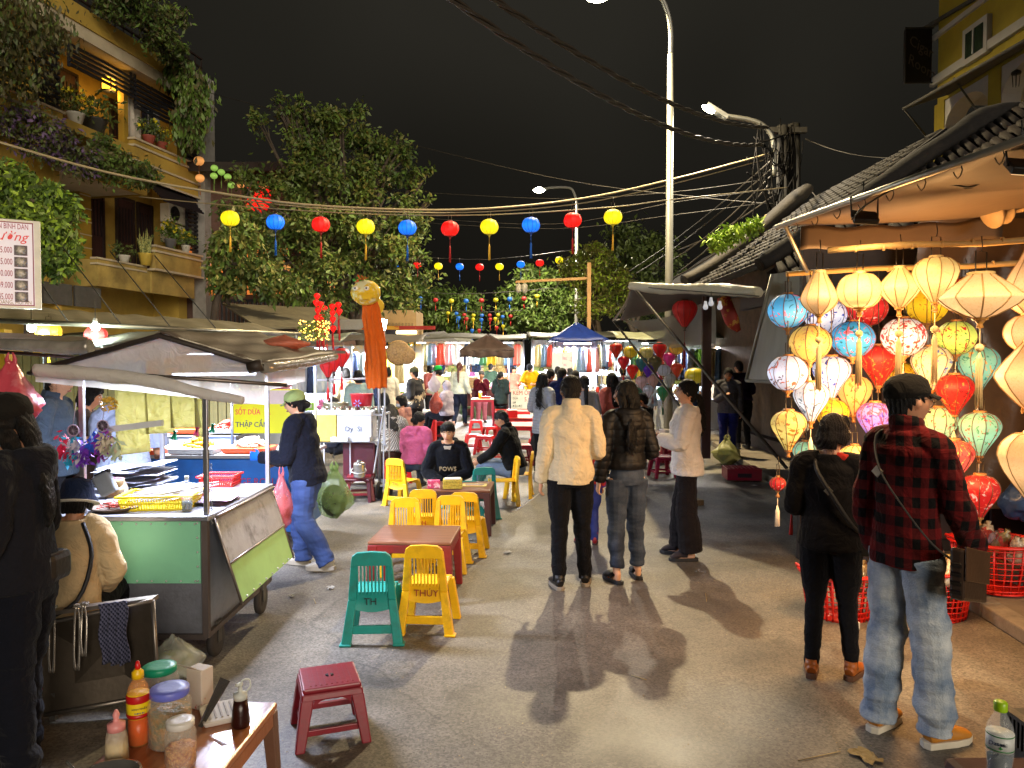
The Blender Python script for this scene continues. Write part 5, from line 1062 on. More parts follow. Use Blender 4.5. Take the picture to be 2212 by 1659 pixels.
def lett(t, s, o, size, col, sx=1):
    W_ = WM(t); R = W_.to_3x3(); return text('lettering', s, W_ @ V(o), R @ V((1, 0, 0)), R @ V((0, 0, 1)), size, mat(col, .6, bump=0), t, th=.001, sx=sx)
YC, TC = '#eeb606', '#128c82'
def gxy(px, py): q = G(px, py); return (q.x, q.y, 0)
mk_chair(TC, 'TH', '#141414', 'teal plastic chair with TH written on its back, nearest to the viewer', gxy(812, 1372), rad(3))
y1 = mk_chair(YC, 'THÚY', '#8a1a10', 'yellow plastic chair with THÚY written on its back beside the teal chair', gxy(928, 1352), rad(-4))
yt = mk_chair(YC, 'TH', '#b03010', 'yellow chair marked TH with its back to the viewer, left one at the second table', (-.84, 7.15, 0), rad(2))
dup(yt, (-.42, 7.0, 0), rad(-5), 'yellow chair marked TH with its back to the viewer, right one at the second table')
dup(yt, (-1.36, 9.35, 0), rad(-25), 'yellow chair marked TH standing alone beside the pink-jacketed woman')
yp = mk_chair(YC, None, None, 'yellow chair tucked behind the first wooden-topped table, left of its pair', (-.93, 6.35, 0), rad(183))
dup(yp, (-.56, 6.45, 0), rad(176), 'yellow chair tucked behind the first wooden-topped table, right of its pair')
dup(yp, (.08, 9.9, 0), rad(86), 'yellow chair seen side-on carrying the man in the black jacket')
dup(yp, (-.12, 9.35, 0), rad(100), 'yellow chair seen side-on just in front of the seated man in black')
tp_ = mk_chair(TC, None, None, 'teal chair with its slatted back to the viewer beside the second table', (-.36, 8.6, 0), rad(14))
dup(tp_, (-.62, 9.0, 0), rad(-70), 'teal chair half hidden behind the boy in the dark hoodie')
dup(tp_, (-.45, 8.05, 0), rad(190), 'low teal chair under the right end of the second table', sc=.8)
WTOP = mat('#6a3c26', .35, var=.35, scale=7, bump=.04, bs=30, stretch=(.6, 5, 1), col2='#8a5a40', thr=(.3, .7), dirt=.25)
def mk_table(label, loc, rz, w, d, h, top, legc, group='low plastic tables', name='low_table', lab2=None):
    t = thing(name, label, 'table', loc, rz, group); lm_ = plastic(legc, dirt=.5, rough=.45)
    M().box((0, 0, h-.012), (w, d, .024)).build('tabletop', top, t, bev=.008)
    b = M(); 
    for s in (-1, 1): b.box((0, s*(d/2-.012), h-.055), (w-.02, .018, .062)); b.box((s*(w/2-.012), 0, h-.055), (.018, d-.045, .062))
    b.build('apron', lm_, t, bev=.004)
    for sx in (-1, 1):
        for sy in (-1, 1):
            b = M(); frus(b, sx*(w/2-.01), sy*(d/2-.01), 0, sx*(w/2-.035), sy*(d/2-.035), h-.026, .05, .07, .05, .07); b.build('leg', lm_, t, bev=.006)
    return t
mk_table('low wooden-topped table with dark red legs behind the teal and yellow chairs', (-.74, 5.74, 0), rad(-3), .62, .58, .47, WTOP, '#7c1c18')
mk_table('second wooden-topped table in front of the boy in the dark hoodie', (-.56, 7.95, 0), rad(-3), .70, .6, .47, WTOP, '#4a2420')
RED, DRED, PINK = '#c8141a', '#7c0f20', '#a01c3c'
def mk_stool(col, label, loc, rz, w=.33, h=.27, group='small plastic stools'):
    m = plastic(col, dirt=.4, rough=.35); t = thing('plastic_stool', label, 'stool', loc, rz, group)
    b = M(); tw = w*.78; b.box((0, 0, h-.012), (tw, tw, .024)); b.box((0, 0, h-.04), (tw+.02, tw+.02, .035), top=(.96, .96)); s_ = b.build('seat', m, t, bev=.008)
    b = M()
    for i in range(9): b.box((tw*.09*(i-4), 0, h+.001), (tw*.035, tw*.8, .003), rz=0)
    b.build('grip_ridges', m, s_)
    M().lathe([(.022, 0), (0, .0015)], 12, (0, 0, h+.001)).build('hole', mat('#20060a', .8), s_)
    for sx in (-1, 1):
        for sy in (-1, 1):
            b = M(); x0, x1 = sx*(w/2-.02), sx*(tw/2-.02); frus(b, x0, sy*abs(x0), 0, x1, sy*abs(x1), h-.05, .045, .06, .045, .06); b.build('leg', m, t, bev=.006)
    b = M(); q = w/2-.035
    for s in (-1, 1): b.box((0, s*q*1.0, h*.27), (2*q-.02, .016, .028)); b.box((s*q*1.0, 0, h*.27), (.016, 2*q-.06, .028))
    n = 8
    for s in (-1, 1):
        for ax in (0, 1):
            for i in range(n):
                a0 = pi*i/n; a1 = pi*(i+1)/n; r = tw/2-.05
                def F(x, z): return V((x, s*(tw/2+.002), z)) if ax == 0 else V((s*(tw/2+.002), x, z))
                b.add([F(-r*cos(a0), h-.10+.05*sin(a0)), F(-r*cos(a1), h-.10+.05*sin(a1)), F(-r*cos(a1), h-.035), F(-r*cos(a0), h-.035)], [(0, 1, 2, 3)])
    b.build('brace', m, t, bev=.003)
    return t
s0_ = mk_stool(DRED, 'dark red plastic stool standing alone in the foreground', (-.885, 3.58, 0), rad(20), .345, .28)
dup(s0_, G(777, 1078)[:2]+(0,), rad(10), 'dark red stool carrying nothing below the steel thermos', 1.15)
sr = mk_stool(RED, 'bright red stool, nearest of the cluster left of the red tables', gxy(1022, 972), rad(8), .36, .32)
for i, (x, y, a, l, s) in enumerate(((1028, 935, 5, 'bright red stool left of the red tables, farthest of its cluster', 1), (1060, 952, 20, 'bright red stool behind the first red one', 1), (1048, 980, -10, 'bright red stool in front of the seated man in black', 1.1),
     (1165, 958, 0, 'bright red stool right of the red tables, partly behind the cream jacket', 1), (1162, 985, 12, 'bright red stool beside the dark red stool under the red table end', 1), (1078, 995, 0, 'bright red stool touching the seated man in black', 1), (858, 1040, 10, 'bright red stool between the thermos and the yellow chair', 1.2))):
    dup(sr, gxy(x, y), rad(a), l, s)
for i, (x, y, a, l, s) in enumerate(((1125, 1003, 6, 'dark red stool behind the side-on yellow chairs', 1.25), (955, 950, 0, 'tall dark red stool beside the red cool box', 1.5))): dup(s0_, gxy(x, y), rad(a), l, s)
sp_ = mk_stool(PINK, 'raspberry red stool in front of the girl in the white sweatshirt', gxy(1430, 1030), rad(12), .36, .33)
for x, y, l, s in ((1402, 1000, 'raspberry stool standing left behind its twin by the white sweatshirt', 1.45), (1440, 995, 'raspberry stool seen between the sweatshirt and the other stools', 1.4)): dup(sp_, gxy(x, y), rad(20), l, s)
gs = mk_stool('#4e6a40', 'green stool left of the tall drinks table', gxy(1014, 908), 0, .42, .42); dup(gs, gxy(1052, 905), .1, 'green stool right under the tall drinks table'); dup(gs, gxy(1008, 895), .1, 'green stool half hidden behind the other green stools')
RT = plastic('#a83028', dirt=.3, rough=.4)
mk_table('bright red table nearest in the row behind the seated man in black', (.10, 15.2, 0), rad(2), .75, 1.1, .52, RT, RED)
mk_table('bright red table second in the row carrying the napkin box', (.06, 17.6, 0), rad(-2), .85, 1.2, .5, RT, RED)
mk_table('red patterned table farthest in the row of red tables', (.0, 19.8, 0), rad(2), .9, 1.1, .5, RT, RED)
mk_table('tall dark red table with drinks in front of the boy in maroon', (-.80, 20.4, 0), 0, .62, .6, .78, mat('#b8a888', .5), DRED)
def bx(name, label, cat, c, d, m, rz=0, bev=.004, group=None, par=None, lid=None):
    t = thing(name, label, cat, (c[0], c[1], c[2]-d[2]/2), rz, group); M().box((0, 0, d[2]/2), d).build('box', m, t, bev=bev)
    if lid: M().box((0, 0, d[2]+lid[1]/2), (d[0]*1.03, d[1]*1.03, lid[1])).build('lid', lid[0], t, bev=bev)
    return t
bx('napkin_box', 'red napkin dispenser on the second red table', 'napkin box', (.0, 16.4+.8, .58), (.22, .2, .16), plastic(RED), .2, lid=(mat('#d8d0c8'), .02))
bx('cool_box', 'red cool box with white lid beside the tall dark red stool', 'cool box', (-1.85, 16.6, .33), (.32, .4, .62), plastic(RED), 0, .02, lid=(mat('#d8d0c8', .5), .07))
for i, (x, c_, l) in enumerate(((-.86, '#d8a020', 'iced orange drink in a clear cup on the tall table'), (-.70, '#b01c18', 'red snack tray on the tall table'))):
    t = thing('drink_cup' if i == 0 else 'snack_tray', l, 'cup' if i == 0 else 'tray', (x, 20.3, .78))
    if i == 0: M().lathe([(.04, 0), (.055, .16), (0, .16)], 12).build('cup', mat(c_, .2), t); M().lathe([(.055, .16), (.05, .19), (.02, .21), (0, .21)], 12).build('dome_lid', mat('#d0d8d8', .1), t)
    else: M().box((0, 0, .03), (.22, .16, .06), top=(1.2, 1.2)).build('tray', mat(c_, .4), t)
# things on the second wooden table
bx('tissue_box', 'pink tissue packet on the second wooden table in front of the boy', 'tissue box', (-.82, 7.82, .51), (.13, .10, .08), mat('#c83868', .5, col2='#e8c0c8', scale=20, thr=(.5, .6)), .1)
t = thing('woven_basket', 'small yellow woven basket beside the pink tissue packet', 'basket', (-.62, 7.78, .47), .05); b = M()
for z in range(6): b.box((0, 0, .012+z*.016), (.20-.003*(z % 2), .13-.003*(z % 2), .013))
b.build('weave', mat('#c8b040', .7, var=.4, scale=60, bump=.2), t, bev=.003); M().box((0, 0, .10), (.17, .10, .02)).build('napkins', mat('#d8d4c8', .8), t, bev=.004)
t = thing('menu_card', 'yellow menu card lying flat on the second wooden table', 'menu', (-.40, 7.95, .472), -.05); M().box((0, 0, .003), (.26, .18, .006)).build('card', mat('#c8b060', .5), t); M().box((0, .03, .0068), (.2, .05, .001)).build('picture', mat('#5a4a6a', .5), t); M().box((0, -.05, .0068), (.18, .03, .001)).build('print', mat('#8a3020', .5), t)
t = thing('snack_box', 'crumpled red and white snack box lying under the yellow chair', 'litter', (G(928, 1283).x, G(928, 1283).y, 0), .7, 'litter on the street'); M().box((0, 0, .02), (.06, .14, .04)).build('box', mat('#d8cfc4', .6), t, bev=.002); M().box((0, 0, .041), (.05, .10, .002)).build('print', mat('#c04020', .5), t)
# red slatted step on the pavement
t = thing('plastic_crate', 'dark red flat plastic crate on the pavement edge right of the white sweatshirt', 'crate', (3.45, 11.2, .02), -.08); b = M(); b.box((0, -.2, .1), (.5, .02, .17)); b.box((0, .2, .1), (.5, .02, .17)); b.box((-.24, 0, .1), (.02, .38, .17)); b.box((.24, 0, .1), (.02, .38, .17)); b.build('sides', plastic(DRED), t, bev=.004)
b = M(); [b.box((-.21+.06*i, 0, .187), (.018, .39, .01)) for i in range(8)]; [b.box((0, -.15+.075*i, .188), (.47, .018, .008)) for i in range(5)]; b.build('lattice_top', plastic(DRED), t)
M().box((0, -.213, .09), (.2, .008, .06)).build('hand_hole', mat('#1c080a', .9), t)
# ================= green snack cart, front left =================
STL = metal('#7c7c80', rough=.35, var=.12, dirt=.35); STG = mat('#7e828c', .45, metal=.5, var=.12, scale=6, bump=.05, dirt=.35); MINT = mat('#80c4a0', .42, var=.05, scale=1.2, bump=.01, dirt=.2, metal=.1); LIME = mat('#94bc74', .42, var=.07, bump=.01, dirt=.2)
RST = mat('#9a9692', .55, var=.12, scale=9, bump=.04, dirt=1.0); ALU = metal('#a8aab0', rough=.3, dirt=.15); TARP = mat('#62574a', .5, var=.25, scale=3, bump=.08, bs=20, dirt=.3)
ct = thing('food_cart', 'mint green and steel food cart with gabled tarpaulin roof at the front left', 'cart', (-2.3, 4.9, 0)); Q = lambda b, n, m, **k: b.build(n, m, ct, world=True, **k)
X0, X1, Y0, Y1 = -2.95, -1.79, 4.34, 5.46
b = M(); b.box(((X0+X1)/2, (Y0+Y1)/2, .53), (X1-X0-.02, Y1-Y0-.02, .68)); Q(b, 'body', STG, bev=.01)
b = M(); b.slab((X0, Y0-.004, .50), (X1-.03, Y0-.004, .50), (X1-.03, Y0-.004, .865), (X0, Y0-.004, .865), .012); fp = Q(b, 'mint_panel', MINT)
b = M(); [b.ball((X1-.06-.085*i, Y0-.008, z), .0065, 8, 5) for i in range(12) for z in (.515, .85)]; [b.ball((X1-.045, Y0-.008, .515+.085*i), .0065, 8, 5) for i in range(5)]; b.build('rivets', metal('#c8c8c8', dirt=0), fp, world=True)
b = M(); b.box(((X0+X1)/2, (Y0+Y1)/2, .885), (X1-X0+.06, Y1-Y0+.06, .03)); Q(b, 'countertop', mat('#989aa4', .3, metal=.6, var=.1, dirt=.3), bev=.006)
b = M()
for x, y in ((X1, Y0), (X1, Y1), (X0, Y0), (X0, Y1)): b.box((x, y, .53), (.035, .035, .7))
b.box((X1, (Y0+Y1)/2, .19), (.03, Y1-Y0, .03)); b.box(((X0+X1)/2, Y0, .185), (X1-X0, .03, .03)); b.box(((X0+X1)/2, Y1, .185), (X1-X0, .03, .03)); b.box((X0, (Y0+Y1)/2, .187), (.03, Y1-Y0, .03)); Q(b, 'corner_frame', mat('#4a4240', .6, dirt=.6))
def post(x, y, z0, z1, r=.014, nm='canopy_post', m=None): b = M(); b.box((x, y, (z0+z1)/2), (r*2, r*2, z1-z0)); return Q(b, nm, m or ALU, bev=.003)
post(X1+.0, Y0+.02, .9, 1.70); post(X1, Y1, .9, 1.82); post(-2.51, Y0+.02, .9, 1.74); post(-2.56, Y1, .9, 1.82)
# hinged side flaps
b = M(); b.slab((X1+.03, 4.42, .86), (X1+.03, 5.45, .86), (X1+.11, 5.45, .60), (X1+.11, 4.42, .60), -.012); f1 = Q(b, 'rusty_flap', RST)
b = M(); b.slab((X1+.112, 4.42, .59), (X1+.112, 5.45, .59), (X1+.18, 5.45, .36), (X1+.18, 4.42, .36), -.012); f2 = Q(b, 'lime_flap', LIME)
b = M(); b.tube([(X1+.02, 4.41, .88), (X1+.185, 4.41, .35)], .009, 6); b.tube([(X1+.02, 5.46, .88), (X1+.185, 5.46, .35)], .009, 6); b.tube([(X1+.115, 4.41, .596), (X1+.115, 5.46, .596)], .008, 6); b.tube([(X1+.04, 4.41, .875), (X1+.04, 5.46, .875)], .012, 6); Q(b, 'flap_frame', metal('#8a8078', dirt=.8))
b = M(); [b.ball((X1+.182, 4.5+.12*i, .375), .007, 6, 4) for i in range(8)]; Q(b, 'flap_rivets', metal('#c8c8c8', dirt=0)) if 0 else put_w(b, 'rivets', metal('#c8c8c8', dirt=0), f2)
# wheels
for x, y in ((X1-.02, Y0+.18), (X1+.0, Y1-.18), (X0+.2, Y0+.18)):
    Rm = MX.Rotation(pi/2, 3, 'Y'); b = M(); b.lathe([(.075, -.02), (.098, -.018), (.105, 0), (.098, .018), (.075, .02)], 24, (x, y, .105), R=Rm); w = Q(b, 'wheel', mat('#2c2826', .8))
    b = M(); b.lathe([(.075, -.012), (.02, -.016), (0, -.016)], 20, (x, y, .105), R=Rm); b.lathe([(.075, .012), (.02, .016), (0, .016)], 20, (x, y, .105), R=Rm); put_w(b, 'rim', metal('#777068'), w)
    b = M(); b.box((x, y, .20), (.06, .08, .04)); [b.box((x+s*.026, y, .15), (.006, .05, .12)) for s in (-1, 1)]; put_w(b, 'caster_fork', DGR, w)
# gabled tarpaulin roof
pk0, pk1 = V((-2.01, 4.28, 1.965)), V((-2.05, 6.0, 2.03)); lf0, lf1 = V((-2.74, 4.28, 1.76)), V((-2.8, 6.0, 1.82)); rt0, rt1 = V((-1.42, 4.28, 1.79)), V((-1.42, 6.0, 1.865))
def tarpg(a, c, d_, e, t=.02): return lambda u, v: (a.lerp(c, u)).lerp(d_.lerp(e, u), v)+V((0, 0, .012*sin(u*19+v*4)*sin(v*9+1)-.02*sin(pi*u)))
b = M(); b.grid(tarpg(pk0, rt0, pk1, rt1), 16, 16); b.grid(tarpg(lf0, pk0, lf1, pk1), 16, 16); Q(b, 'roof_tarpaulin', TARP, solid=.012)
b = M(); [b.tube([lf0+V((0, -.01, -.02)), pk0+V((0, -.01, -.02)), rt0+V((0, -.01, -.02))], [.016]*3, 8)]; b.tube([rt0+V((0, -.02, -.01)), rt0+V((-.08, -.03, -.03))], .034, 12); Q(b, 'rolled_front_edge', mat('#2a211a', .6, bump=.1))
b = M(); b.tube([rt0+V((.0, .0, -.03)), rt0.lerp(rt1, .5)+V((0.02, 0, -.035)), rt1+V((0, 0, -.03))], [.032, .036, .03], 12, sub=4); Q(b, 'rolled_side_curtain', mat('#8a8478', .2, metal=.3, bump=.25, bs=14))
PL = sheet('#e0dcd2', .80, .3, .14, 4, .55)
zb = lambda x: 1.68-(x+2.74)*.10
b = M(); b.grid(lambda u, v: (lambda x, zt: V((x, 4.30+.012*sin(u*31)*v, zt*(1-v)+zb(x)*v)))(lf0.x+(rt0.x-lf0.x)*u, (lf0.z+(pk0.z-lf0.z)*min(1, ((rt0.x-lf0.x)*u)/(pk0.x-lf0.x)) if (rt0.x-lf0.x)*u < (pk0.x-lf0.x) else pk0.z+(rt0.z-pk0.z)*(((rt0.x-lf0.x)*u-(pk0.x-lf0.x))/(rt0.x-pk0.x)))), 28, 6); Q(b, 'clear_plastic_gable', PL)
b = M(); b.grid(lambda u, v: rt0.lerp(rt1, .02+u*.5)+V((-.02+.01*sin(u*20), 0, -.03-.14*v)), 14, 4); Q(b, 'clear_side_strip', PL)
b = M(); rp = [P(78, 800, 4.22), P(180, 806, 4.22), P(320, 822, 4.22), P(420, 845, 4.22), P(524, 866, 4.22)]; b.tube(rp, [.036, .040, .038, .032, .022], 14, sub=6); me = b.mesh('rolled_plastic'); displace(me, lambda p, n: .006*nz(p, 30, 2)); rpo = put('rolled_plastic', me, sheet('#d8d2c8', .92, .25, .06, 5, .4), None); rpo.parent = ct; rpo.data.transform(WM(ct).inverted())
b = M(); b.tube([P(60, 806, 4.3), P(330, 812, 4.3), P(620, 832, 4.3)], .012, 8); b.tube([(-2.6, 5.4, 1.76), (-1.5, 5.4, 1.78)], .012, 8); Q(b, 'frame_rail', metal('#6a6058', dirt=.6))
b = M(); b.box((-2.2, 4.36, 1.42), (.32, .03, .035), R=MX.Rotation(-.12, 3, 'Y')); Q(b, 'cross_bar', mat('#c0c4c8', .4))
b = M()
for i in range(14): b.tube([(X1+.03, 4.36, 1.2-.026*i), (X1+.036, 4.36, 1.19-.026*i), (X1+.03, 4.36, 1.178-.026*i), (X1+.024, 4.36, 1.19-.026*i), (X1+.03, 4.36, 1.2-.026*i)], .0022, 4)
Q(b, 'chain', metal('#8a8a86')); 
lamp_pts.append(((-2.15, 4.9, 1.70), '#dfe6ff', ('area', .8, .25, 26), 'cart')); b = M(); b.tube([(-2.45, 5.40, 1.70), (-1.85, 5.40, 1.71)], .012, 10); Q(b, 'light_tube', emit('#e6ecff', 8))
# goods on the cart
CZ = .902
def basket(label, loc, w, d, h, col, rz=0, group='plastic baskets on the carts'):
    m = plastic(col, dirt=.1); t = thing('plastic_basket', label, 'basket', loc, rz, group); b = M()
    for i in range(4):
        s = (1, -1)[i % 2]; ax = i//2; L_ = w if ax == 0 else d; O = d/2 if ax == 0 else w/2; n = int(L_/.016)
        for k in range(n+1):
            u = (k/n-.5)*L_
            for z0, z1 in ((.012, h*.48), (h*.54, h-.014)):
                e0, e1 = 1-.10*(1-z0/h), 1-.10*(1-z1/h)
                p = [(u*e0, s*O*e0, z0), (u*e1, s*O*e1, z1)] if ax == 0 else [(s*O*e0, u*e0, z0), (s*O*e1, u*e1, z1)]
                b.tube(p, .0036, 4)
        for zz_ in (.006, h*.51): e = 1-.10*(1-zz_/h); b.box((0, s*O*e, zz_) if ax == 0 else (s*O*e, 0, zz_), (L_*e, .006, .014) if ax == 0 else (.006, L_*e, .014))
    b.build('lattice', m, t)
    b = M(); q = .009
    for s in (-1, 1): b.box((0, s*d/2, h), (w+.03, .022, .014)); b.box((s*w/2, 0, h), (.022, d, .014))
    b.build('rim', m, t, bev=.003); M().box((0, 0, .004), (w*.88, d*.88, .005)).build('base', m, t)
    return t
yb_ = G(318, 1108, CZ); basket('yellow lattice basket full of skewers at the front edge of the green cart', (yb_.x, 4.58, CZ), .42, .26, .085, '#e0c814', .12)
basket('red lattice basket under the stack of rice papers on the cart', (G(495, 1040, CZ).x, G(495, 1048, CZ).y, CZ), .24, .2, .075, '#b8160e', .05)
basket('small red basket half hidden behind the cart post', (G(425, 1070, CZ).x-.02, 4.85, CZ), .2, .18, .07, '#b8160e', .2)
t = thing('skewers', 'bundle of thin wrapped skewers lying across the yellow basket', 'skewers', (yb_.x, 4.6, CZ+.06)); b = M(); random.seed(3)
for i in range(60): a = U_(.2, .7); p = V((yb_.x+U_(-.05, .17), 4.58+U_(-.08, .10), CZ+.05+U_(0, .06))); b.tube([p-V((cos(a)*.14, sin(a)*.10, .01)), p+V((cos(a)*.16, sin(a)*.12, .03))], .0028, 4, m=i % 3)
b.build('sticks', [mat('#b8b4b8', .3), mat('#8a8494', .3), mat('#c8c0b0', .4)], t, world=True)
for i, (dx, dz, c_) in enumerate(((-.015, 0, '#8a7a60'), (-.02, .05, '#6a5a44'))):
    t = thing('coconut_bowl', ('lower', 'upper')[i]+(' coconut shell bowl of the stack, plain brown' if i == 0 else ' coconut shell bowl with a bright magenta inside'), 'bowl', (G(290, 1075, CZ).x+dx, 4.66, CZ+.05+dz), 0, 'coconut bowls on the cart')
    M().lathe([(.04, 0), (.062, .02), (.070, .045), (.072, .06), (.066, .06), (.06, .045), (.03, .02), (0, .018)], 22).build('shell', mat(c_, .55, var=.35, scale=14, bump=.1), t)
    if i: M().lathe([(.066, .059), (.060, .040), (.030, .022), (0, .02)], 20).build('lining', mat('#e010a0', .3), t)
for i in range(2):
    t = thing('coconut_bowl', ('near', 'far')[i]+' brown coconut bowl lying on its side behind the magenta one', 'bowl', (G(335+12*i, 1040, CZ).x, 4.9+.05*i, CZ+.05), 0, 'coconut bowls on the cart'); M().lathe([(.03, -.03), (.062, -.01), (.070, .03), (.064, .03), (0, -.0)], 18, R=MX.Rotation(1.2, 3, 'Y')).build('shell', mat('#6a5a44', .55, var=.35, bump=.1), t)
def bottle(name, label, loc, prof, m, liq=None, lm_=None, cap=None, cm=None, lab=None, labm=None, cat='bottle', n=24, group=None):
    t = thing(name, label, cat, loc, U_(0, 1), group); M().lathe(prof, n).build('bottle' if cat == 'bottle' else 'jar', m, t)
    if liq: M().lathe(liq, n).build('contents', lm_, t)
    if cap: M().lathe(cap, n).build('cap', cm, t)
    if lab: M().lathe(lab, n).build('label', labm, t)
    return t
CLR = sheet('#dfe6ea', .22, .08, .08, 8, .2); LIQ = mat('#8fa0a8', .1, trans=.7, bump=0)
bottle('water_bottle', 'clear plastic water bottle standing on the cart corner', (G(401, 1105, CZ).x, 4.46, CZ), [(.025, 0), (.030, .006), (.031, .12), (.028, .15), (.013, .175), (.012, .195)], CLR, [(0, .004), (.028, .006), (.029, .06), (0, .06)], LIQ, [(.013, .19), (.013, .21), (0, .21)], mat('#c8d0d0', .4))
# stack of rice papers / newspapers
t = thing('paper_stack', 'loose stack of patterned rice papers and sheets on the cart', 'papers', (G(470, 1000, CZ).x, 5.2, CZ)); b = M(); random.seed(9)
for i in range(16): b.grid((lambda i: lambda u, v: V((G(470, 1000, CZ).x-.24+.42*u+U_(-.002, .002)+.02*sin(i*2.3), 5.05+.32*v+.02*cos(i*1.7), CZ+.008+.010*i+.010*sin(u*7+i)+.03*u*u)))(i), 8, 6, m=i % 4)
b.build('sheets', [mat('#b4b8c8', .5, var=.3, scale=14), mat('#8a90b0', .5, var=.3, scale=16), mat('#a888a8', .5, var=.3, scale=16), mat('#c4c4bc', .5, var=.3, scale=20)], t, world=True)
t = thing('paper_stack', 'flat pile of plastic-wrapped sheets along the right edge of the cart', 'papers', (-1.95, 4.75, CZ)); b = M()
for i in range(5): b.grid((lambda i: lambda u, v: V((-2.02+.2*u+.012*i, 4.6+.34*v, CZ+.004+.006*i+.008*sin(u*5+v*6+i))))(i), 8, 6)
b.build('sheets', mat('#8c90b4', .3, var=.4, scale=9, col2='#c08a9a', thr=(.5, .7)), t, world=True)
t = thing('wicker_tray', 'shallow wicker tray of bracelets and trinkets at the left of the counter', 'tray', (G(225, 1110, CZ).x, 4.5, CZ)); M().lathe([(.12, 0), (.14, .02), (.13, .022), (.11, .008), (0, .008)], 20).build('tray', mat('#4a3a2a', .7, bump=.2), t); b = M()
for i in range(40): a = U_(0, 6.3); r_ = U_(0, .10); b.tube([(r_*cos(a), r_*sin(a), .012+U_(0, .03)), (r_*cos(a)+U_(-.05, .05), r_*sin(a)+U_(-.05, .05), .02+U_(0, .03))], .004, 5, m=i % 4)
b.build('trinkets', [mat('#a03828', .5), mat('#c8b088', .5), mat('#4a5a40', .5), mat('#2c1c18', .5)], t)
# yellow-green printed slips
SLIP = sheet('#b4b078', .97, .6, .03, 30, .5); SG = 'printed slips clipped under the cart roof'
for i, (x0, x1, y0, y1, l) in enumerate(((248, 315, 838, 985, 'longest yellow-green printed slip at the left of the row'), (312, 368, 838, 938, 'second yellow-green printed slip'), (366, 425, 845, 925, 'third yellow-green printed slip with a pink peg'), (420, 442, 858, 945, 'narrow rightmost yellow-green printed slip'))):
    b = M(); q0, q1 = P(x0, y0, 4.45), P(x1, y0+8, 4.45); h_ = (y1-y0)*4.45/FP; b.grid(lambda u, v: q0.lerp(q1, u)+V((.02*v*(u+.3), .008*sin(u*7+i)-.01*v, -h_*v*(1-.12*u))), 8, 8)
    o = b.build('slip', SLIP, None, solid=.002); o.name = 'printed_slip'; tag(o, l, 'printed sheet', SG)
for i, (x, y, c_, l) in enumerate(((376, 940, '#108a68', 'green clothes peg holding the longest slip'), (424, 932, '#d0508a', 'pink clothes peg at the foot of a slip'), (458, 925, '#108a68', 'green clothes peg beside the right post'))):
    b = M(); p = P(x, y, 4.43); b.box(p, (.012, .012, .055), R=MX.Rotation(.5, 3, 'Y')); b.box(p+V((.006, 0, 0)), (.012, .012, .055), R=MX.Rotation(-.1, 3, 'Y')); tag(b.build('clothes_peg', mat(c_, .4), None), l, 'peg', 'clothes pegs')
# dream catchers with feathers
for i, (x, y, cs, l) in enumerate(((158, 930, ('#c81848', '#20a0c8', '#c8c4d8', '#7030b0'), 'purple dream catcher with red, turquoise and white feathers on the left cart post'), (222, 920, ('#2858d0', '#8a2aa0', '#c8bca8', '#b8c8b0'), 'beaded dream catcher with blue and violet feathers right of the cart post'))):
    p = P(x, y, 4.28); t = thing('dream_catcher', l, 'dream catcher', tuple(p), 0, 'dream catchers on the cart post'); b = M()
    b.lathe([(.030, -.003), (.036, 0), (.030, .003), (.028, 0), (.030, -.003)], 20, p, R=MX.Rotation(pi/2, 3, 'X')); [b.tube([p, p+V((.03*cos(a), 0, .03*sin(a)))], .0015, 4) for a in [k*.7 for k in range(9)]]; b.tube([p+V((0, 0, .03)), p+V((.02, 0, .16))], .002, 4); b.build('hoop', mat('#b0a0b8', .5), t, world=True)
    for j, c_ in enumerate(cs): leaves('feathers', clump(p+V((-.05+.035*j, U_(-.01, .01), -.09-.02*(j % 2))), (.035, .012, .05), 60, 8, 70+j+i*9, .4), .05, mat(c_, .7), t, 1.6, .22, seed=j+90)
t = thing('bead_ball', 'ball of tangled yellow and orange bracelets hanging on the cart post', 'trinkets', tuple(P(235, 870, 4.3))); pp = P(235, 872, 4.3); b = M()
for i in range(90):
    d_ = V((U_(-1, 1), U_(-1, 1), U_(-1, 1))).normalized(); q = pp+d_*.04; b.tube([q, q+V((d_.y, -d_.x, U_(-.5, .2)))*.03], .003, 4, m=i % 3)
b.build('strands', [mat('#d0a830', .5), mat('#a84860', .5), mat('#c8c090', .5)], t, world=True)
t = thing('grey_caddy', 'grey open pouch hanging tilted from the cart post over the counter', 'pouch', tuple(P(228, 1045, 4.3))); R = MX.Rotation(-.45, 3, 'Y'); b = M(); b.box(P(228, 1045, 4.3), (.10, .05, .13), R=R); b.build('pouch', mat('#7c8490', .5), t, world=True, bev=.012); b = M(); b.box(P(222, 1022, 4.3), (.085, .035, .02), R=R); b.build('opening', mat('#15151a', .9), t, world=True)
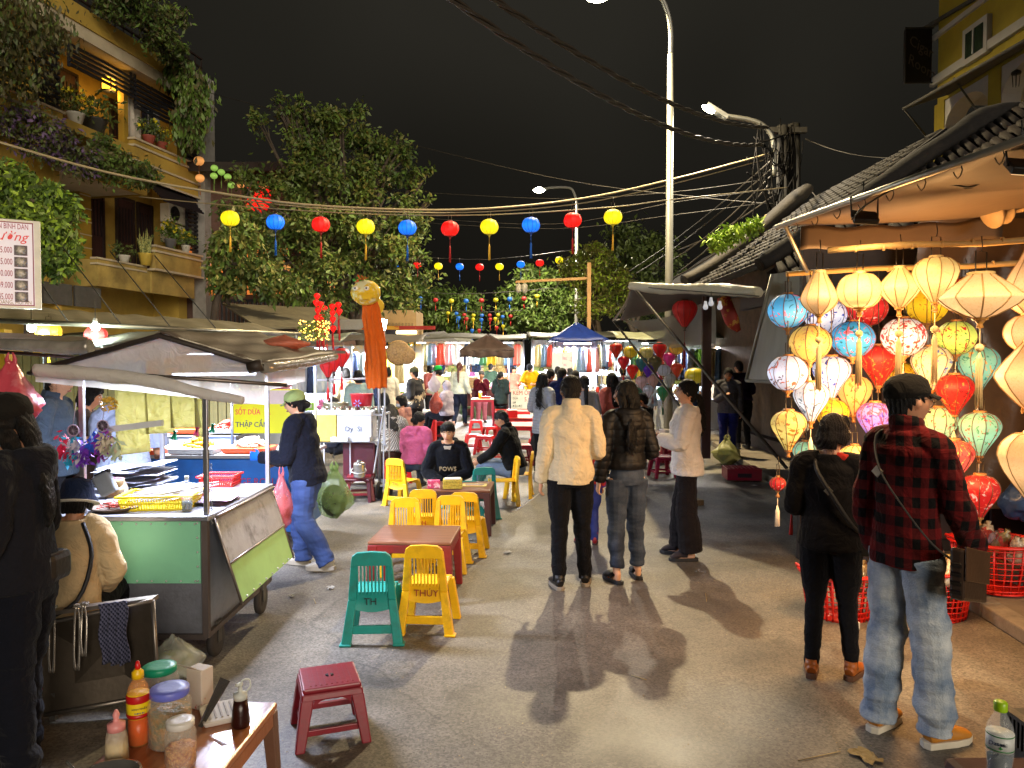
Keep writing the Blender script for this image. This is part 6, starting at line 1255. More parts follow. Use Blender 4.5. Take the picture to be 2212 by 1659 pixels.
# folded canopy of the neighbouring cart and red bag at the left edge
t = thing('rolled_awning', 'rolled dark and silver awning entering from the left edge above the mint cart', 'awning', tuple(P(60, 745, 4.9))); b = M(); b.tube([P(-60, 742, 4.9), P(60, 745, 4.9), P(140, 752, 4.9), P(196, 748, 4.9)], [.035, .042, .045, .05], 14, sub=4); b.build('roll', mat('#8a8478', .25, metal=.35, var=.4, bump=.25, bs=12), t, world=True); b = M(); b.slab(P(-60, 728, 4.95), P(190, 738, 4.95), P(190, 728, 6), P(-60, 715, 6), .02); b.build('canopy_cloth', TARP, t, world=True); b = M(); b.tube([P(0, 760, 5.0), P(160, 772, 5.0)], .012, 6); b.build('rail', BRW, t, world=True)
def bag(label, c, r, m, seed=1, tie=True, name='plastic_bag', group='filled plastic bags', fill=None):
    c = V(c); t = thing(name, label, 'bag', tuple(c-V((0, 0, r[2]))), 0, group); b = M(); b.ball((0, 0, r[2]), r, 24, 18)
    me = b.mesh('bag'); displace(me, lambda p, n: min(r)*.30*nz(p/np.array(r), 2.6, seed)+min(r)*.12*nz(p/np.array(r), 8, seed+2))
    z = np.empty(len(me.vertices)*3); me.vertices.foreach_get('co', z); z = z.reshape(-1, 3); k = np.clip((z[:, 2]-r[2]*1.2)/(r[2]*.8), 0, 1); z[:, 0] *= 1-.75*k; z[:, 1] *= 1-.75*k; z[:, 2] += k*r[2]*.35; me.vertices.foreach_set('co', z.ravel()); me.update()
    put('bag_skin', me, m, t)
    if tie: b = M(); [b.tube([(s*.01, 0, r[2]*2.1), (s*r[0]*.18, 0, r[2]*2.35), (s*.01, 0, r[2]*2.6)], [(r[0]*.12, .004), (r[0]*.10, .004), (r[0]*.03, .004)], 6, sub=2) for s in (-1, 1)]; b.build('handles', m, t)
    if fill: b = M(); b.ball((0, 0, r[2]*.75), tuple(q*.75 for q in r), 16, 10); b.build('contents', fill, t)
    return t
bag('bulging pink and red plastic bag hanging at the left edge above the vendor', P(25, 862, 4.1), (.13, .12, .16), mat('#b84450', .3, var=.3, scale=4, bump=.2, bs=14, col2='#d89090', thr=(.45, .6)), 4)
bag('translucent pink bag of snacks hanging from the cart roof corner', P(612, 812, 5.6), (.085, .07, .085), sheet('#d08aa8', .7, .2, .2, 8), 6, fill=mat('#c8a04a', .6, var=.4, scale=20))
bag('pink plastic bag hanging behind the rusty flap beside the vendor', P(608, 1090, 5.9), (.09, .08, .19), sheet('#c06a70', .6, .2, .15, 6), 7, fill=mat('#a85048', .7))
bag('pale green plastic bag of rubbish behind the vendor in the green cap', P(722, 1070, 6.9), (.16, .14, .20), sheet('#98b878', .6, .2, .2, 6), 8, fill=mat('#2c3418', .8))
bag('crumpled coral plastic sheet lying on top of the cart roof', P(612, 742, 5.6), (.20, .14, .045), sheet('#e08a70', .85, .25, .1, 8), 9, tie=False)
bag('white shopping bag lying under the corner of the mint cart', P(376, 1425, 4.0), (.15, .12, .10), sheet('#c8ccc4', .6, .15, .25, 8), 10, fill=mat('#9aa060', .7, var=.5, scale=18, col2='#d0d0c0', thr=(.5, .55)), tie=False)
# ================= foreground left: steel cart, table and condiments =================
t = thing('steel_cart', 'low steel cart front with a framed panel at the bottom left', 'cart', (-2.1, 3.72, 0)); a, c, d_, e = P(85, 1350, 3.74), P(330, 1297, 3.80), P(342, 1500, 3.78), P(95, 1545, 3.66)
SS = metal('#4c443a', rough=.42, var=.2, dirt=.5, scale=3)
b = M(); b.slab(a, e, d_, c, .02); b.build('panel', SS, t, world=True)
b = M(); [b.tube([p, q], .012, 6) for p, q in ((a, c), (c, d_), (d_, e))]; b.slab(a+V((-.3, 0, .02)), c+V((.0, 0, .012)), c+V((0, .06, .012)), a+V((-.3, .06, .02)), .02); b.build('frame', metal('#8a8278', rough=.4, dirt=.5), t, world=True)
b = M(); [b.box((x, y, .07), (.03, .03, .14)) for x, y in ((-1.83, 3.76), (-2.3, 3.70))]; b.build('feet', DGR, t, world=True)
for i, (x, y0, y1, l) in enumerate(((112, 1318, 1455, 'steel tongs hanging leftmost on the cart edge'), (166, 1314, 1448, 'steel tongs hanging in the middle of the cart edge'), (181, 1310, 1418, 'shorter steel tongs hanging beside the dark cloth'))):
    tt = thing('tongs', l, 'tongs', tuple(P(x, y1, 3.66)), 0, 'tongs on the steel cart'); b = M(); p = P(x, y0, 3.70); q = P(x, y1, 3.68)
    for s in (-1, 1): b.tube([p+V((s*.004, 0, .01)), p+V((s*.012, 0, -.06)), q+V((s*.013, 0, .08)), q+V((s*.007, 0, 0))], [(.005, .003), (.006, .003), (.006, .003), (.010, .004)], 6, sub=3)
    b.box(p+V((0, .01, .012)), (.028, .03, .012)); b.build('arms', metal('#c0b8ac', rough=.25, dirt=.1), tt, world=True)
CLD = cloth('#171c2e', 'check', '#5a5a70', .8); b = M(); p0, p1 = P(222, 1305, 3.74), P(282, 1297, 3.76); b.grid(lambda u, v: p0.lerp(p1, u)+V((.02*v+.008*sin(v*9), -.04-.014*sin(u*20+v)*(.4+v), .012-.32*v*(1-.12*abs(u-.6)))), 30, 16); o = b.build('checked_cloth', CLD, None, solid=.006); tag(o, 'dark blue patterned cloth draped over the steel cart edge', 'cloth')
# table
TW = mat('#8a4a26', .28, var=.25, scale=5, bump=.03, bs=18, stretch=(4, .6, 1), col2='#b87a50', thr=(.35, .7), coat=.3, dirt=.15)
t = thing('snack_table', 'low brown wood-look plastic table crowded with sauces at the bottom left', 'table', (-1.13, 2.5, 0), -.05); M().box((0, 0, .487), (.44, .66, .026)).build('tabletop', TW, t, bev=.010)
b = M(); [b.box((s*.212, 0, .45), (.012, .62, .05)) for s in (-1, 1)]; [b.box((0, s*.322, .45), (.41, .012, .05)) for s in (-1, 1)]; b.build('apron', mat('#9a5c34', .35, var=.2), t, bev=.003)
for sx in (-1, 1):
    for sy in (-1, 1): b = M(); frus(b, sx*.22, sy*.33, 0, sx*.195, sy*.305, .474, .035, .05, .035, .05); b.build('leg', mat('#6a4a38', .4), t, bev=.006)
TZ = .50; JG = 'jars and bottles on the snack table'
def tp(px, py): q = G(px, py, TZ); return (q.x, q.y, TZ)
ch = tp(300, 1607); bottle('chilli_sauce_bottle', 'tall clear bottle of orange chilli sauce with yellow cap and red nozzle', ch, [(.030, 0), (.034, .008), (.034, .10), (.036, .12), (.036, .17), (.030, .20), (.016, .225), (.014, .235)], sheet('#f0a860', .35, .1, .05, 6, .3), [(0, .004), (.032, .008), (.032, .095), (.0, .095)], mat('#d8400c', .25), [(.019, .228), (.019, .25), (.012, .256), (.012, .258), (0, .258)], mat('#f0c010', .35), [(.0352, .098), (.0372, .12), (.0372, .165), (.0352, .178)], mat('#e8c818', .4), group=JG)
to = bpy.data.objects['chilli_sauce_bottle']; M().lathe([(.008, .256), (.009, .27), (.005, .285), (0, .286)], 12).build('nozzle', mat('#d01818', .35), to)
M().lathe([(.0362, .148), (.0376, .152), (.0376, .172), (.0360, .176)], 24).build('red_band', mat('#b81414', .4), to); M().lathe([(.0358, .10), (.0372, .104), (.0376, .114)], 24).build('red_band', mat('#b81414', .4), to)
def facing(root, z, r, s, size, col, th=.0008):
    # lettering on the side of a bottle that faces the camera
    W_ = WM(root); p = W_ @ V((0, 0, z)); d = V((0, 0, CH))-p; d.z = 0; d.normalize(); x = V((-d.y, d.x, 0)); text('lettering', s, p+d*(r+.0008)-x*size*len(s)*.27, x, (0, 0, 1), size, mat(col, .5, bump=0), root, th=th)
facing(to, .132, .0375, 'MINH NHẤT', .0085, '#20242c'); facing(to, .118, .0375, 'TƯƠNG ỚT', .006, '#1c4a9a')
def jar(label, loc, r, h, lc, fill, fh, sq=False):
    t = thing('jar', label, 'jar', loc, .3, JG); pr = [(r*.85, 0), (r*.97, .006), (r, h*.2), (r, h*.72), (r*.86, h*.86), (r*.80, h*.9)]
    M().lathe(pr, 28).build('glass', sheet('#e8e4d8', .25, .06, .1, 7, .15), t); b = M(); b.lathe([(0, .006), (r*.93, .008), (r*.95, h*fh), (r*.5, h*(fh+.04)), (0, h*fh)], 24); me = b.mesh('contents'); displace(me, lambda p, n: .004*nz(p, 90, 3)); put('contents', me, fill, t)
    M().lathe([(r*.86, h*.88), (r*.90, h*.89), (r*.90, h), (r*.87, h*1.015), (r*.5, h*1.01), (0, h*1.01)], 36, ridge=.012).build('lid', mat(lc, .35), t); return t
PICK = mat('#a8740e', .4, var=.5, scale=45, bump=.6, bs=60, col2='#5a5a1c', thr=(.4, .6)); CHF = mat('#b05a18', .5, var=.4, scale=90, bump=.5, bs=150, col2='#e0a050', thr=(.4, .6))
jar('large clear jar with green lid behind the blue-lidded jar', tp(346, 1540), .066, .175, '#18a078', mat('#7a3018', .5, bump=.4), .4)
jar('large square-shouldered jar of pickled greens with a periwinkle blue lid', tp(368, 1605), .070, .19, '#6a72d0', PICK, .62)
jar('clear jar of orange chilli flakes in oil with a white lid', (-1.062, 2.36, TZ), .048, .15, '#d8d4cc', CHF, .45)
bottle('squeeze_bottle', 'squeeze bottle of mayonnaise with pale pink nozzle cap', (-1.275, 2.375, TZ), [(.034, 0), (.036, .01), (.032, .09), (.026, .115)], sheet('#e8dcc8', .6, .3, .05, 6, .4), [(0, .004), (.034, .008), (.032, .075), (0, .075)], mat('#e0cc88', .5), [(.027, .112), (.027, .135), (.010, .14), (.008, .15), (.011, .162), (.004, .178), (0, .178)], mat('#e0908c', .4), group=JG)
dk = bottle('squeeze_bottle', 'dark brown sauce squeeze bottle with a white hooked nozzle at the table edge', tp(520, 1568), [(.029, 0), (.032, .01), (.028, .06), (.022, .10)], mat('#2a0c0a', .3), None, None, [(.024, .098), (.024, .118), (.008, .122), (.006, .145), (.009, .146), (.009, .155), (0, .156)], mat('#c8ccc4', .4), group=JG)
b = M(); b.tube([(.0, 0, .15), (-.018, 0, .152)], .006, 8); b.tube([(.02, 0, .112), (.04, 0, .13), (.036, 0, .155), (.012, 0, .162), (.0, 0, .15)], .003, 6, sub=4); b.build('nozzle_strap', mat('#c8ccc4', .4), dk)
# bowl with spoon
bp_ = (-1.215, 2.21, TZ); t = thing('steel_bowl', 'shiny steel bowl of dark relish cut by the bottom edge', 'bowl', bp_); M().lathe([(.045, 0), (.078, .03), (.090, .055), (.094, .057), (.088, .056), (.075, .03), (.04, .006), (0, .004)], 36).build('bowl', metal('#c8c4bc', rough=.15, dirt=0, bump=0), t); b = M(); b.ball((0, 0, .012), (.055, .055, .022), 18, 8); me = b.mesh('relish'); displace(me, lambda p, n: .005*nz(p, 80, 1)); put('relish', me, mat('#3a1c10', .3, col2='#a04820', thr=(.5, .62), scale=60, bump=.4), t)
t = thing('spoon', 'steel spoon resting in the bowl of relish', 'spoon', bp_); b = M(); b.tube([(-.02, -.03, .03), (-.08, -.01, .066), (-.135, .02, .085)], [(.008, .003), (.004, .003), (.007, .003)], 8, sub=4); b.build('handle', metal('#c8c4bc', rough=.2, dirt=0), t)
bx('tea_box', 'opened white carton printed in red behind the jars', 'box', (tp(415, 1545)[0], 2.78, TZ+.075), (.075, .06, .15), mat('#c8bcae', .6, col2='#b04038', scale=22, thr=(.62, .66)), -.4)
t = bpy.data.objects['tea_box']; b = M(); b.slab((-.037, -.03, .151), (.037, -.03, .151), (.05, -.09, .19), (-.025, -.09, .19), .002); b.build('flap', mat('#d0c8bc', .6), t)
t = thing('foam_tray', 'shallow white foam tray with grooves on the snack table', 'tray', tp(480, 1560), .5); b = M(); b.box((0, .05, .012), (.12, .15, .022), top=(1.15, 1.12)); b.build('tray', mat('#c4beb4', .6), t, bev=.006); b = M(); [b.box((-.04+.02*i, .05, .0245), (.006, .12, .003)) for i in range(5)]; b.build('grooves', mat('#a09890', .6), t)
t = thing('scraper', 'flat steel scraper leaning on the foam tray', 'scraper', tp(452, 1560), .0); b = M(); b.slab((-.02, -.05, .01), (.0, -.06, .01), (.05, .07, .12), (.01, .08, .13), .002); b.build('blade', metal('#a09890', rough=.25, dirt=.1), t)
dup(s0_, (-1.0, 2.05+.35, 0), .4, 'dark red stool half hidden beneath the brown snack table', .85)
bx('milk_carton', 'small white carton standing on the street behind the steel cart', 'carton', (P(158, 1545, 3.85).x, 3.85, .04), (.07, .05, .07), mat('#a8a098', .6), .3)
# ================= foreground right =================
t = thing('brown_stool', 'brown plastic stool cut by the bottom right corner, carrying the water bottle', 'stool', (1.42, 1.98, 0)); M().box((0, 0, .628), (.34, .34, .05)).build('seat', mat('#3c160f', .65, dirt=.3, spec=.25), t, bev=.025)
for sx in (-1, 1):
    for sy in (-1, 1): b = M(); frus(b, sx*.17, sy*.17, 0, sx*.14, sy*.14, .605, .04, .05, .04, .05); b.build('leg', mat('#4a1e16', .35), t, bev=.006)
wb = bottle('water_bottle', 'half-full clear water bottle with lime green cap at the bottom right', (1.318, 1.99, .654), [(.028, 0), (.032, .012), (.029, .05), (.032, .075), (.033, .10), (.033, .145), (.030, .165), (.015, .195), (.0135, .21)], CLR, [(0, .004), (.029, .012), (.027, .05), (.030, .08), (0, .085)], LIQ, [(.0155, .203), (.0165, .206), (.0165, .226), (.014, .229), (0, .229)], mat('#9cc814', .35), [(.0335, .10), (.0335, .146)], mat('#c8ccc8', .4))
M().lathe([(.0337, .103), (.0337, .106)], 24).build('stripe', mat('#2a7a3a', .4), wb); M().lathe([(.0337, .141), (.0337, .144)], 24).build('stripe', mat('#2a7a3a', .4), wb); facing(wb, .12, .0337, 'Dasani', .016, '#1c2c4a'); facing(wb, .110, .0337, '      ✦', .012, '#2a8a3a')
t = thing('cable_machine', 'black ribbed machine casing at the right edge beside the water bottle', 'machine', (1.73, 2.2, 0)); b = M(); b.box((1.73, 2.2, .35), (.34, .3, .70)); b.build('casing', mat('#12120f', .5), t, world=True, bev=.01); b = M(); [b.box((1.555, 2.06+.018*i, .66), (.02, .008, .09)) for i in range(16)]; b.box((1.555, 2.2, .708), (.03, .31, .012)); b.build('ribs', mat('#2c2c2a', .4), t, world=True)
# ================= lantern shop: awning, sheets, baskets =================
AW = mat('#5e4c3a', .6, var=.12, scale=2.5, bump=.05, bs=12, dirt=.15)
t = thing('shop_awning', 'brown canvas awning of the lantern shop stretched on a steel pole', 'awning', (1.8, 4.9, 0)); L0, L1 = P(1695, 487, 4.9), P(2330, 258, 2.75); H0, H1 = V((4.3, 5.35, 2.98)), V((4.3, 2.6, 3.0))
b = M(); b.grid(lambda u, v: L0.lerp(L1, u).lerp(H0.lerp(H1, u), v)+V((0, 0, -.07*sin(pi*v)+.01*sin(u*18+v*5))), 24, 14); b.build('canvas', AW, t, world=True, solid=.006)
b = M(); b.grid(lambda u, v: (L0+V((.1, -.02, -.01))).lerp(H0, u*.62)+V((0, .02*v, -.10*sin(pi*u*.62)*.7-.15*v+.01*sin(u*23))), 24, 5); b.build('valance', AW, t, world=True, solid=.006)
b = M(); b.tube([L0+V((-.03, .06, 0)), L1], .018, 10); b.tube([L0, P(1745, 590, 5.6), (2.75, 6.6, 1.6)], .016, 8); b.build('pole', metal('#a8a498', rough=.4), t, world=True)
b = M(); 
for i in range(9): q = L0.lerp(L1, .06+.11*i); b.tube([q+V((0, 0, .02)), q+V((.02, 0, -.03)), q+V((.0, 0, -.07)), q+V((-.02, 0, -.04))], .003, 4, sub=2)
b.build('hooks', LWIRE, t, world=True)
b = M(); b.lathe([(0, 0), (.10, 0), (.11, -.02), (.06, -.03), (.06, -.07), (.11, -.08), (.11, -.10), (0, -.10)], 18, P(2170, 447, 4.9), R=MX.Rotation(1.2, 3, 'Y')); b.tube([P(2170, 447, 4.9), P(2300, 425, 4.9)], .05, 10); b.build('crank_drum', mat('#a88a60', .6, dirt=.3), t, world=True)
for i, (p, l) in enumerate(((P(1868, 470, 4.1), 'black floodlight hanging under the awning canvas, left one'), (P(2212, 360, 3.2), 'black floodlight hanging under the awning canvas, cut by the right edge'))):
    tt = thing('floodlight', l, 'floodlight', tuple(p), .3, 'floodlights under the awning'); R = MX.Rotation(-.9, 3, 'X') @ MX.Rotation(.15, 3, 'Y')
    b = M(); b.box(p, (.13, .035, .10), R=R); b.build('housing', mat('#15130f', .5), tt, world=True, bev=.006); b = M(); b.box(p+R @ V((0, .02, 0)), (.11, .004, .08), R=R); b.build('glass', emit('#ffd9a0', .6) if i else mat('#8a8678', .15), tt, world=True)
    b = M(); b.tube([p+V((-.07, 0, 0)), p+V((-.075, .01, .11)), p+V((.075, .01, .11)), p+V((.07, 0, 0))], .006, 5); b.tube([p+V((0, .01, .11)), p+V((0, .02, .2))], .004, 4); b.build('bracket', mat('#15130f', .5), tt, world=True)
wpath([P(x, y, 3.9) for x, y in ((1840, 475), (1868, 445), (1950, 400), (2040, 385), (2100, 405), (2212, 330))], .005, 'black flex sagging between the two floodlights', mat('#100e0c', .5), 'flex')
wpath([P(x, y, 3.8) for x, y in ((2000, 385), (2060, 400), (2120, 395), (2230, 310))], .005, 'second black flex looped under the awning canvas', mat('#100e0c', .5), 'flex')
GSH = mat('#8a877a', .45, var=.12, scale=1.5, bump=.15, bs=5, stretch=(5, 5, .6)); BSH = mat('#6a5440', .3, var=.3, scale=2, bump=.5, bs=7, dirt=.2)
t = thing('tarpaulin_screen', 'grey tarpaulin screen hanging behind the left half of the lantern rack', 'tarpaulin', (3, 8, 0)); a0, a1, b0, b1 = P(1668, 592, 8.4), P(2010, 540, 6.6), P(1612, 822, 8.6), P(2010, 845, 6.3)
b = M(); b.grid(lambda u, v: a0.lerp(a1, u).lerp(b0.lerp(b1, u), v)+V((0, .03*sin(u*26+v*2)*(1-v*.6), -.04*sin(pi*v)*0)), 40, 8); b.build('sheet', GSH, t, world=True); b = M(); b.tube([b0, b1], .02, 8); b.tube([a0, b0], .02, 8); b.build('rail', GALV, t, world=True)
t = thing('tarpaulin_screen', 'crinkled brown plastic sheet hanging behind the right half of the lantern rack', 'tarpaulin', (4, 6.4, 0)); b = M()
b.grid(lambda u, v: V((3.45+1.9*u, 6.35-.25*u+.05*sin(u*17+2*sin(v*7)), 3.0-2.45*v)), 30, 14); b.build('sheet', BSH, t, world=True)
M_ = mat('#241812', .7, var=.3, bump=.1)
t = thing('timber_facade', 'dark timber shop front behind the hanging lanterns', 'shop front', (4.4, 6.8, 0)); b = M(); b.box((4.4, 6.75, 1.4), (3.6, .08, 2.8)); b.build('boards', M_, t, world=True)
for i in range(4): b = M(); b.box((3.0+.5*i, 6.69, 1.2), (.4, .03, 2.0)); b.build('panel', BRW, t, world=True, bev=.01)
def tall_basket(label, loc, r0, r1, h, sc=1.0, rz=0, fill=True, seed=1):
    m = plastic('#d02010', dirt=.1); t = thing('laundry_basket', label, 'basket', loc, rz, 'red round baskets of packed lanterns'); b = M(); n = 30; rows = 7
    ell = lambda r, a, z: V((r*1.12*cos(a), r*.9*sin(a), z))
    for j in range(rows+1):
        z = .03+(h-.06)*j/rows; r = r0+(r1-r0)*z/h; b.tube([ell(r, 2*pi*k/40, z) for k in range(41)], [(.004, .008)]*41, 4, side=(0, 0, 1))
    for k in range(n): a = 2*pi*k/n; b.tube([ell(r0, a, .0), ell(r0+(r1-r0)*.5, a+.05*(k % 2), h*.5), ell(r1, a, h)], [(.008, .004)]*3, 4)
    b.build('lattice', m, t)
    b = M(); b.tube([ell(r1+.008, 2*pi*k/40, h) for k in range(41)], [(.014, .02)]*41, 8, side=(0, 0, 1)); b.build('rim', m, t); b = M(); b.lathe([(0, .0), (r0*.95, 0), (r0*.95, .01), (0, .01)], 24); b.build('base', m, t)
    b = M(); [b.tube([ell(r1+.012, s+da, h+.0), ell(r1+.03, s+da*.9, h+.03), ell(r1+.03, s-da*.9, h+.03), ell(r1+.012, s-da, h)], .010, 6, sub=3) for s, da in ((0, .3), (pi, .3))]; b.build('handles', m, t)
    if fill:
        rg = random.Random(seed); cols = ['#b8a890', '#c0b8a8', '#b04038', '#8a7a50', '#5a4a30', '#b0a0a0', '#a8342c']
        for i in range(13):
            a = rg.uniform(0, 6.3); q = rg.uniform(.1, .72)*r1; c = V(loc)+V((q*cos(a), q*sin(a), h-.02+rg.uniform(-.05, .04))); tt = thing('packed_lantern', 'cellophane-wrapped folded lantern packed in the '+PB[label][1], 'packed lantern', tuple(c), rg.uniform(0, 3), 'cellophane-wrapped lanterns in the '+PB[label][1])
            bb = M(); R = MX.Rotation(rg.uniform(-.6, .6), 3, 'X') @ MX.Rotation(rg.uniform(-.5, .5), 3, 'Y'); bb.lathe([(0, -.10), (.035, -.10), (.045, -.07), (.043, 0), (.045, .07), (.035, .10), (.012, .105), (.02, .13), (0, .13)], 12, R=R, ridge=.12); bb.build('wrapped_silk', mat(rg.choice(cols), .22, var=.5, scale=30, bump=.3, bs=60, coat=.6), tt)
    return t
PB = {'red lattice basket on the street right behind the plaid shirt': (0, 'nearest right basket'), 'red lattice basket between the two shoppers\' legs': (0, 'basket between the shoppers'), 'red lattice basket raised behind the leather bag': (0, 'raised basket'), 'wide red lattice basket on the pavement cut by the right edge': (0, 'wide basket on the pavement')}
KB = list(PB)
tall_basket(KB[0], (2.98, 5.25, .0), .19, .235, .34, seed=1); tall_basket(KB[1], (2.32, 5.25, 0), .19, .235, .32, seed=2); tall_basket(KB[2], (2.92, 5.85, .40), .17, .23, .38, seed=3); tall_basket(KB[3], (3.62, 5.55, .10), .22, .28, .36, seed=4)
bx('crate_stand', 'dark crate supporting the raised basket', 'crate', (2.92, 5.85, .2), (.4, .34, .4), mat('#2a1c16', .8))
bag('blue plastic bag beside the lowest cream lantern at the right edge', P(2205, 1080, 5.6), (.14, .12, .14), mat('#28406a', .3, bump=.2, bs=12), 12)
# ================= menu sign, left awning, stalls =================
t = thing('menu_sign', 'white lightbox menu listing dish prices, cut by the left edge', 'sign', tuple(P(20, 660, 7.6))); s0, s1 = P(-140, 470, 7.2), P(78, 480, 7.6); s2 = P(88, 665, 7.6); hh = (s1-P(78, 665, 7.6)).length
xx = (s1-s0); xx.z = 0; xx.normalize(); cc = s1-xx*.52-V((0, 0, hh/2)); R = MX(((xx.x, -xx.y, 0), (xx.y, xx.x, 0), (0, 0, 1)))
b = M(); b.box(cc+xx*.0+V((0, .045, 0)), (1.06, .09, hh+.02), R=R); b.build('casing', mat('#c8c0a8', .5, emis=.12), t, world=True, bev=.004)
nn = V((xx.y, -xx.x, 0)); F0 = cc+nn*.004
b = M(); b.box(F0, (1.0, .004, hh-.03), R=R); b.build('face', mat('#c8bec0', .45, var=.04, emis=.30), t, world=True)
b = M(); b.box(F0+xx*.49, (.010, .010, hh-.03), R=R); b.box(F0+V((0, 0, hh/2-.02)), (.98, .010, .010), R=R); b.box(F0-V((0, 0, hh/2-.02)), (.98, .010, .010), R=R); b.build('border', mat('#7a1420', .5, emis=.1), t, world=True)
MR = mat('#8c1024', .5, emis=.15, bump=0); rx = F0+nn*.005
def st(s, r, z, size, m=MR, **k): text('lettering', s, rx+xx*r+V((0, 0, z)), xx, (0, 0, 1), size, m, t, **k)
st('QUÁN ĂN BÌNH DÂN', .455, hh/2-.085, .078, align='RIGHT', sx=.56); st('Cường', .44, hh/2-.20, .125, mat('#c8201c', .5, emis=.2, bump=0), align='RIGHT', shear=.35, sx=1.0)
for i, (a_, b_) in enumerate((('', '35.000'), ('NG', '35.000'), ('ẤP', '30.000'), ('ỌN', '49.000'), ('A', '45.000'))):
    z = hh/2-.325-i*.116; st(b_, .315, z, .088, align='RIGHT', sx=.52); 
    if a_: st(a_, .165, z, .085, align='RIGHT', sx=.52)
    b = M(); b.box(rx+xx*.385+V((0, 0, z+.03)), (.112, .006, .10), R=R); ph = b.build('dish_photo', mat('#4a3434', .5, emis=.08), t, world=True); b = M(); b.lathe([(.048, 0), (0, .004)], 18, rx+xx*.385+V((0, 0, z+.03))+nn*.004, R=R @ MX.Rotation(pi/2, 3, 'X')); put_w(b, 'dish', mat('#b8ac98', .5, var=.5, scale=40, emis=.1), ph)
st('NGUYỄN HOÀNG, HỘI AN', .47, -hh/2+.03, .056, mat('#8a6a20', .5, emis=.1, bump=0), align='RIGHT', sx=.72)
AWG = mat('#77705c', .6, var=.25, scale=1.5, bump=.06, dirt=.5)
t = thing('market_awning', 'long weathered grey-brown awning roof sloping down below the yellow house', 'awning', tuple(P(300, 720, 9.2))); e = [P(-60, 690, 8.4), P(650, 722, 10.6), P(555, 700, 12.2), P(-60, 655, 11)]; b = M()
b.grid(lambda u, v: e[0].lerp(e[1], u).lerp(e[3].lerp(e[2], u), v)+V((0, 0, .05*sin(u*9+1)*sin(pi*v)+.012*sin(u*60))), 60, 8); b.build('canvas', AWG, t, world=True, solid=.01); b = M(); b.tube([e[0], e[1]], .03, 8); b.build('edge_tube', metal('#8a8472', dirt=.5), t, world=True)
b = M(); [b.tube([e[0].lerp(e[1], u), e[0].lerp(e[1], u)+V((-1.2, .8, 1.1))], .008, 5) for u in (.25, .4, .55, .7)]; b.build('stay_wires', CB, t, world=True)
b = M(); [b.tube([e[0].lerp(e[1], u), V((e[0].lerp(e[1], u).x, e[0].lerp(e[1], u).y, 0))], .025, 8) for u in (.05, .98)]; b.build('posts', GALV, t, world=True)
t = thing('market_awning', 'smaller tin awning beyond, sloping down past the hanging tree', 'awning', tuple(P(600, 690, 14))); b = M(); b.slab(P(560, 708, 14), P(790, 705, 16), P(700, 665, 18), P(480, 655, 16), .03); b.build('sheet', mat('#5e5848', .6, var=.3, dirt=.5), t, world=True); b = M(); b.slab(P(700, 690, 13.8), P(795, 690, 13.8), P(780, 712, 13.8), P(705, 712, 13.8), .01); b.build('torn_plastic', sheet('#a8a89c', .8, .3, .1, 5), t, world=True)
CORR = mat('#2e4a4c', .5, var=.3, scale=2); t = thing('market_wall', 'ribbed dark teal and brown shutter wall behind the left stalls', 'wall', (-8, 11.2, 0)); b = M()
for i in range(120): b.box((-12+.075*i*.86, 11.4+.02*(i % 2), .95), (.055, .04, 1.9), m=0 if 30 < i < 75 else 1)
b.build('ribs', [mat('#6a6238', .6, var=.2), CORR], t, world=True); b = M(); b.box((-8.2, 11.5, .95), (7.6, .06, 1.92)); b.build('backing', DGR, t, world=True)
tag(M().box(P(4, 800, 6.4), (.12, .1, .7)).build('yellow_post', mat('#b89a1c', .7), None), 'mustard yellow wall edge at the far left behind the pink bag', 'post')
for i, (x, y) in enumerate(((68, 708), (206, 706))):
    p = P(x, y, 8.9); t = thing('light_bulb', ('glaring white bulb left of the yellow lantern', 'glaring white bulb above the red lantern')[i], 'bulb', tuple(p), 0, 'white bulbs under the left awning'); M().ball((0, 0, 0), .05, 14, 10).build('globe', emit('#e8fff4', 25), t); M().lathe([(.02, .04), (.022, .10), (0, .10)], 10).build('socket', mat('#c8c8c0', .5), t); M().tube([(0, 0, .1), (0, 0, .3)], .005, 4).build('flex', CB, t)
    lamp_pts.append((tuple(p-V((0, 0, .12))), '#e8fff8', ('pt', 60), 'bulb'))
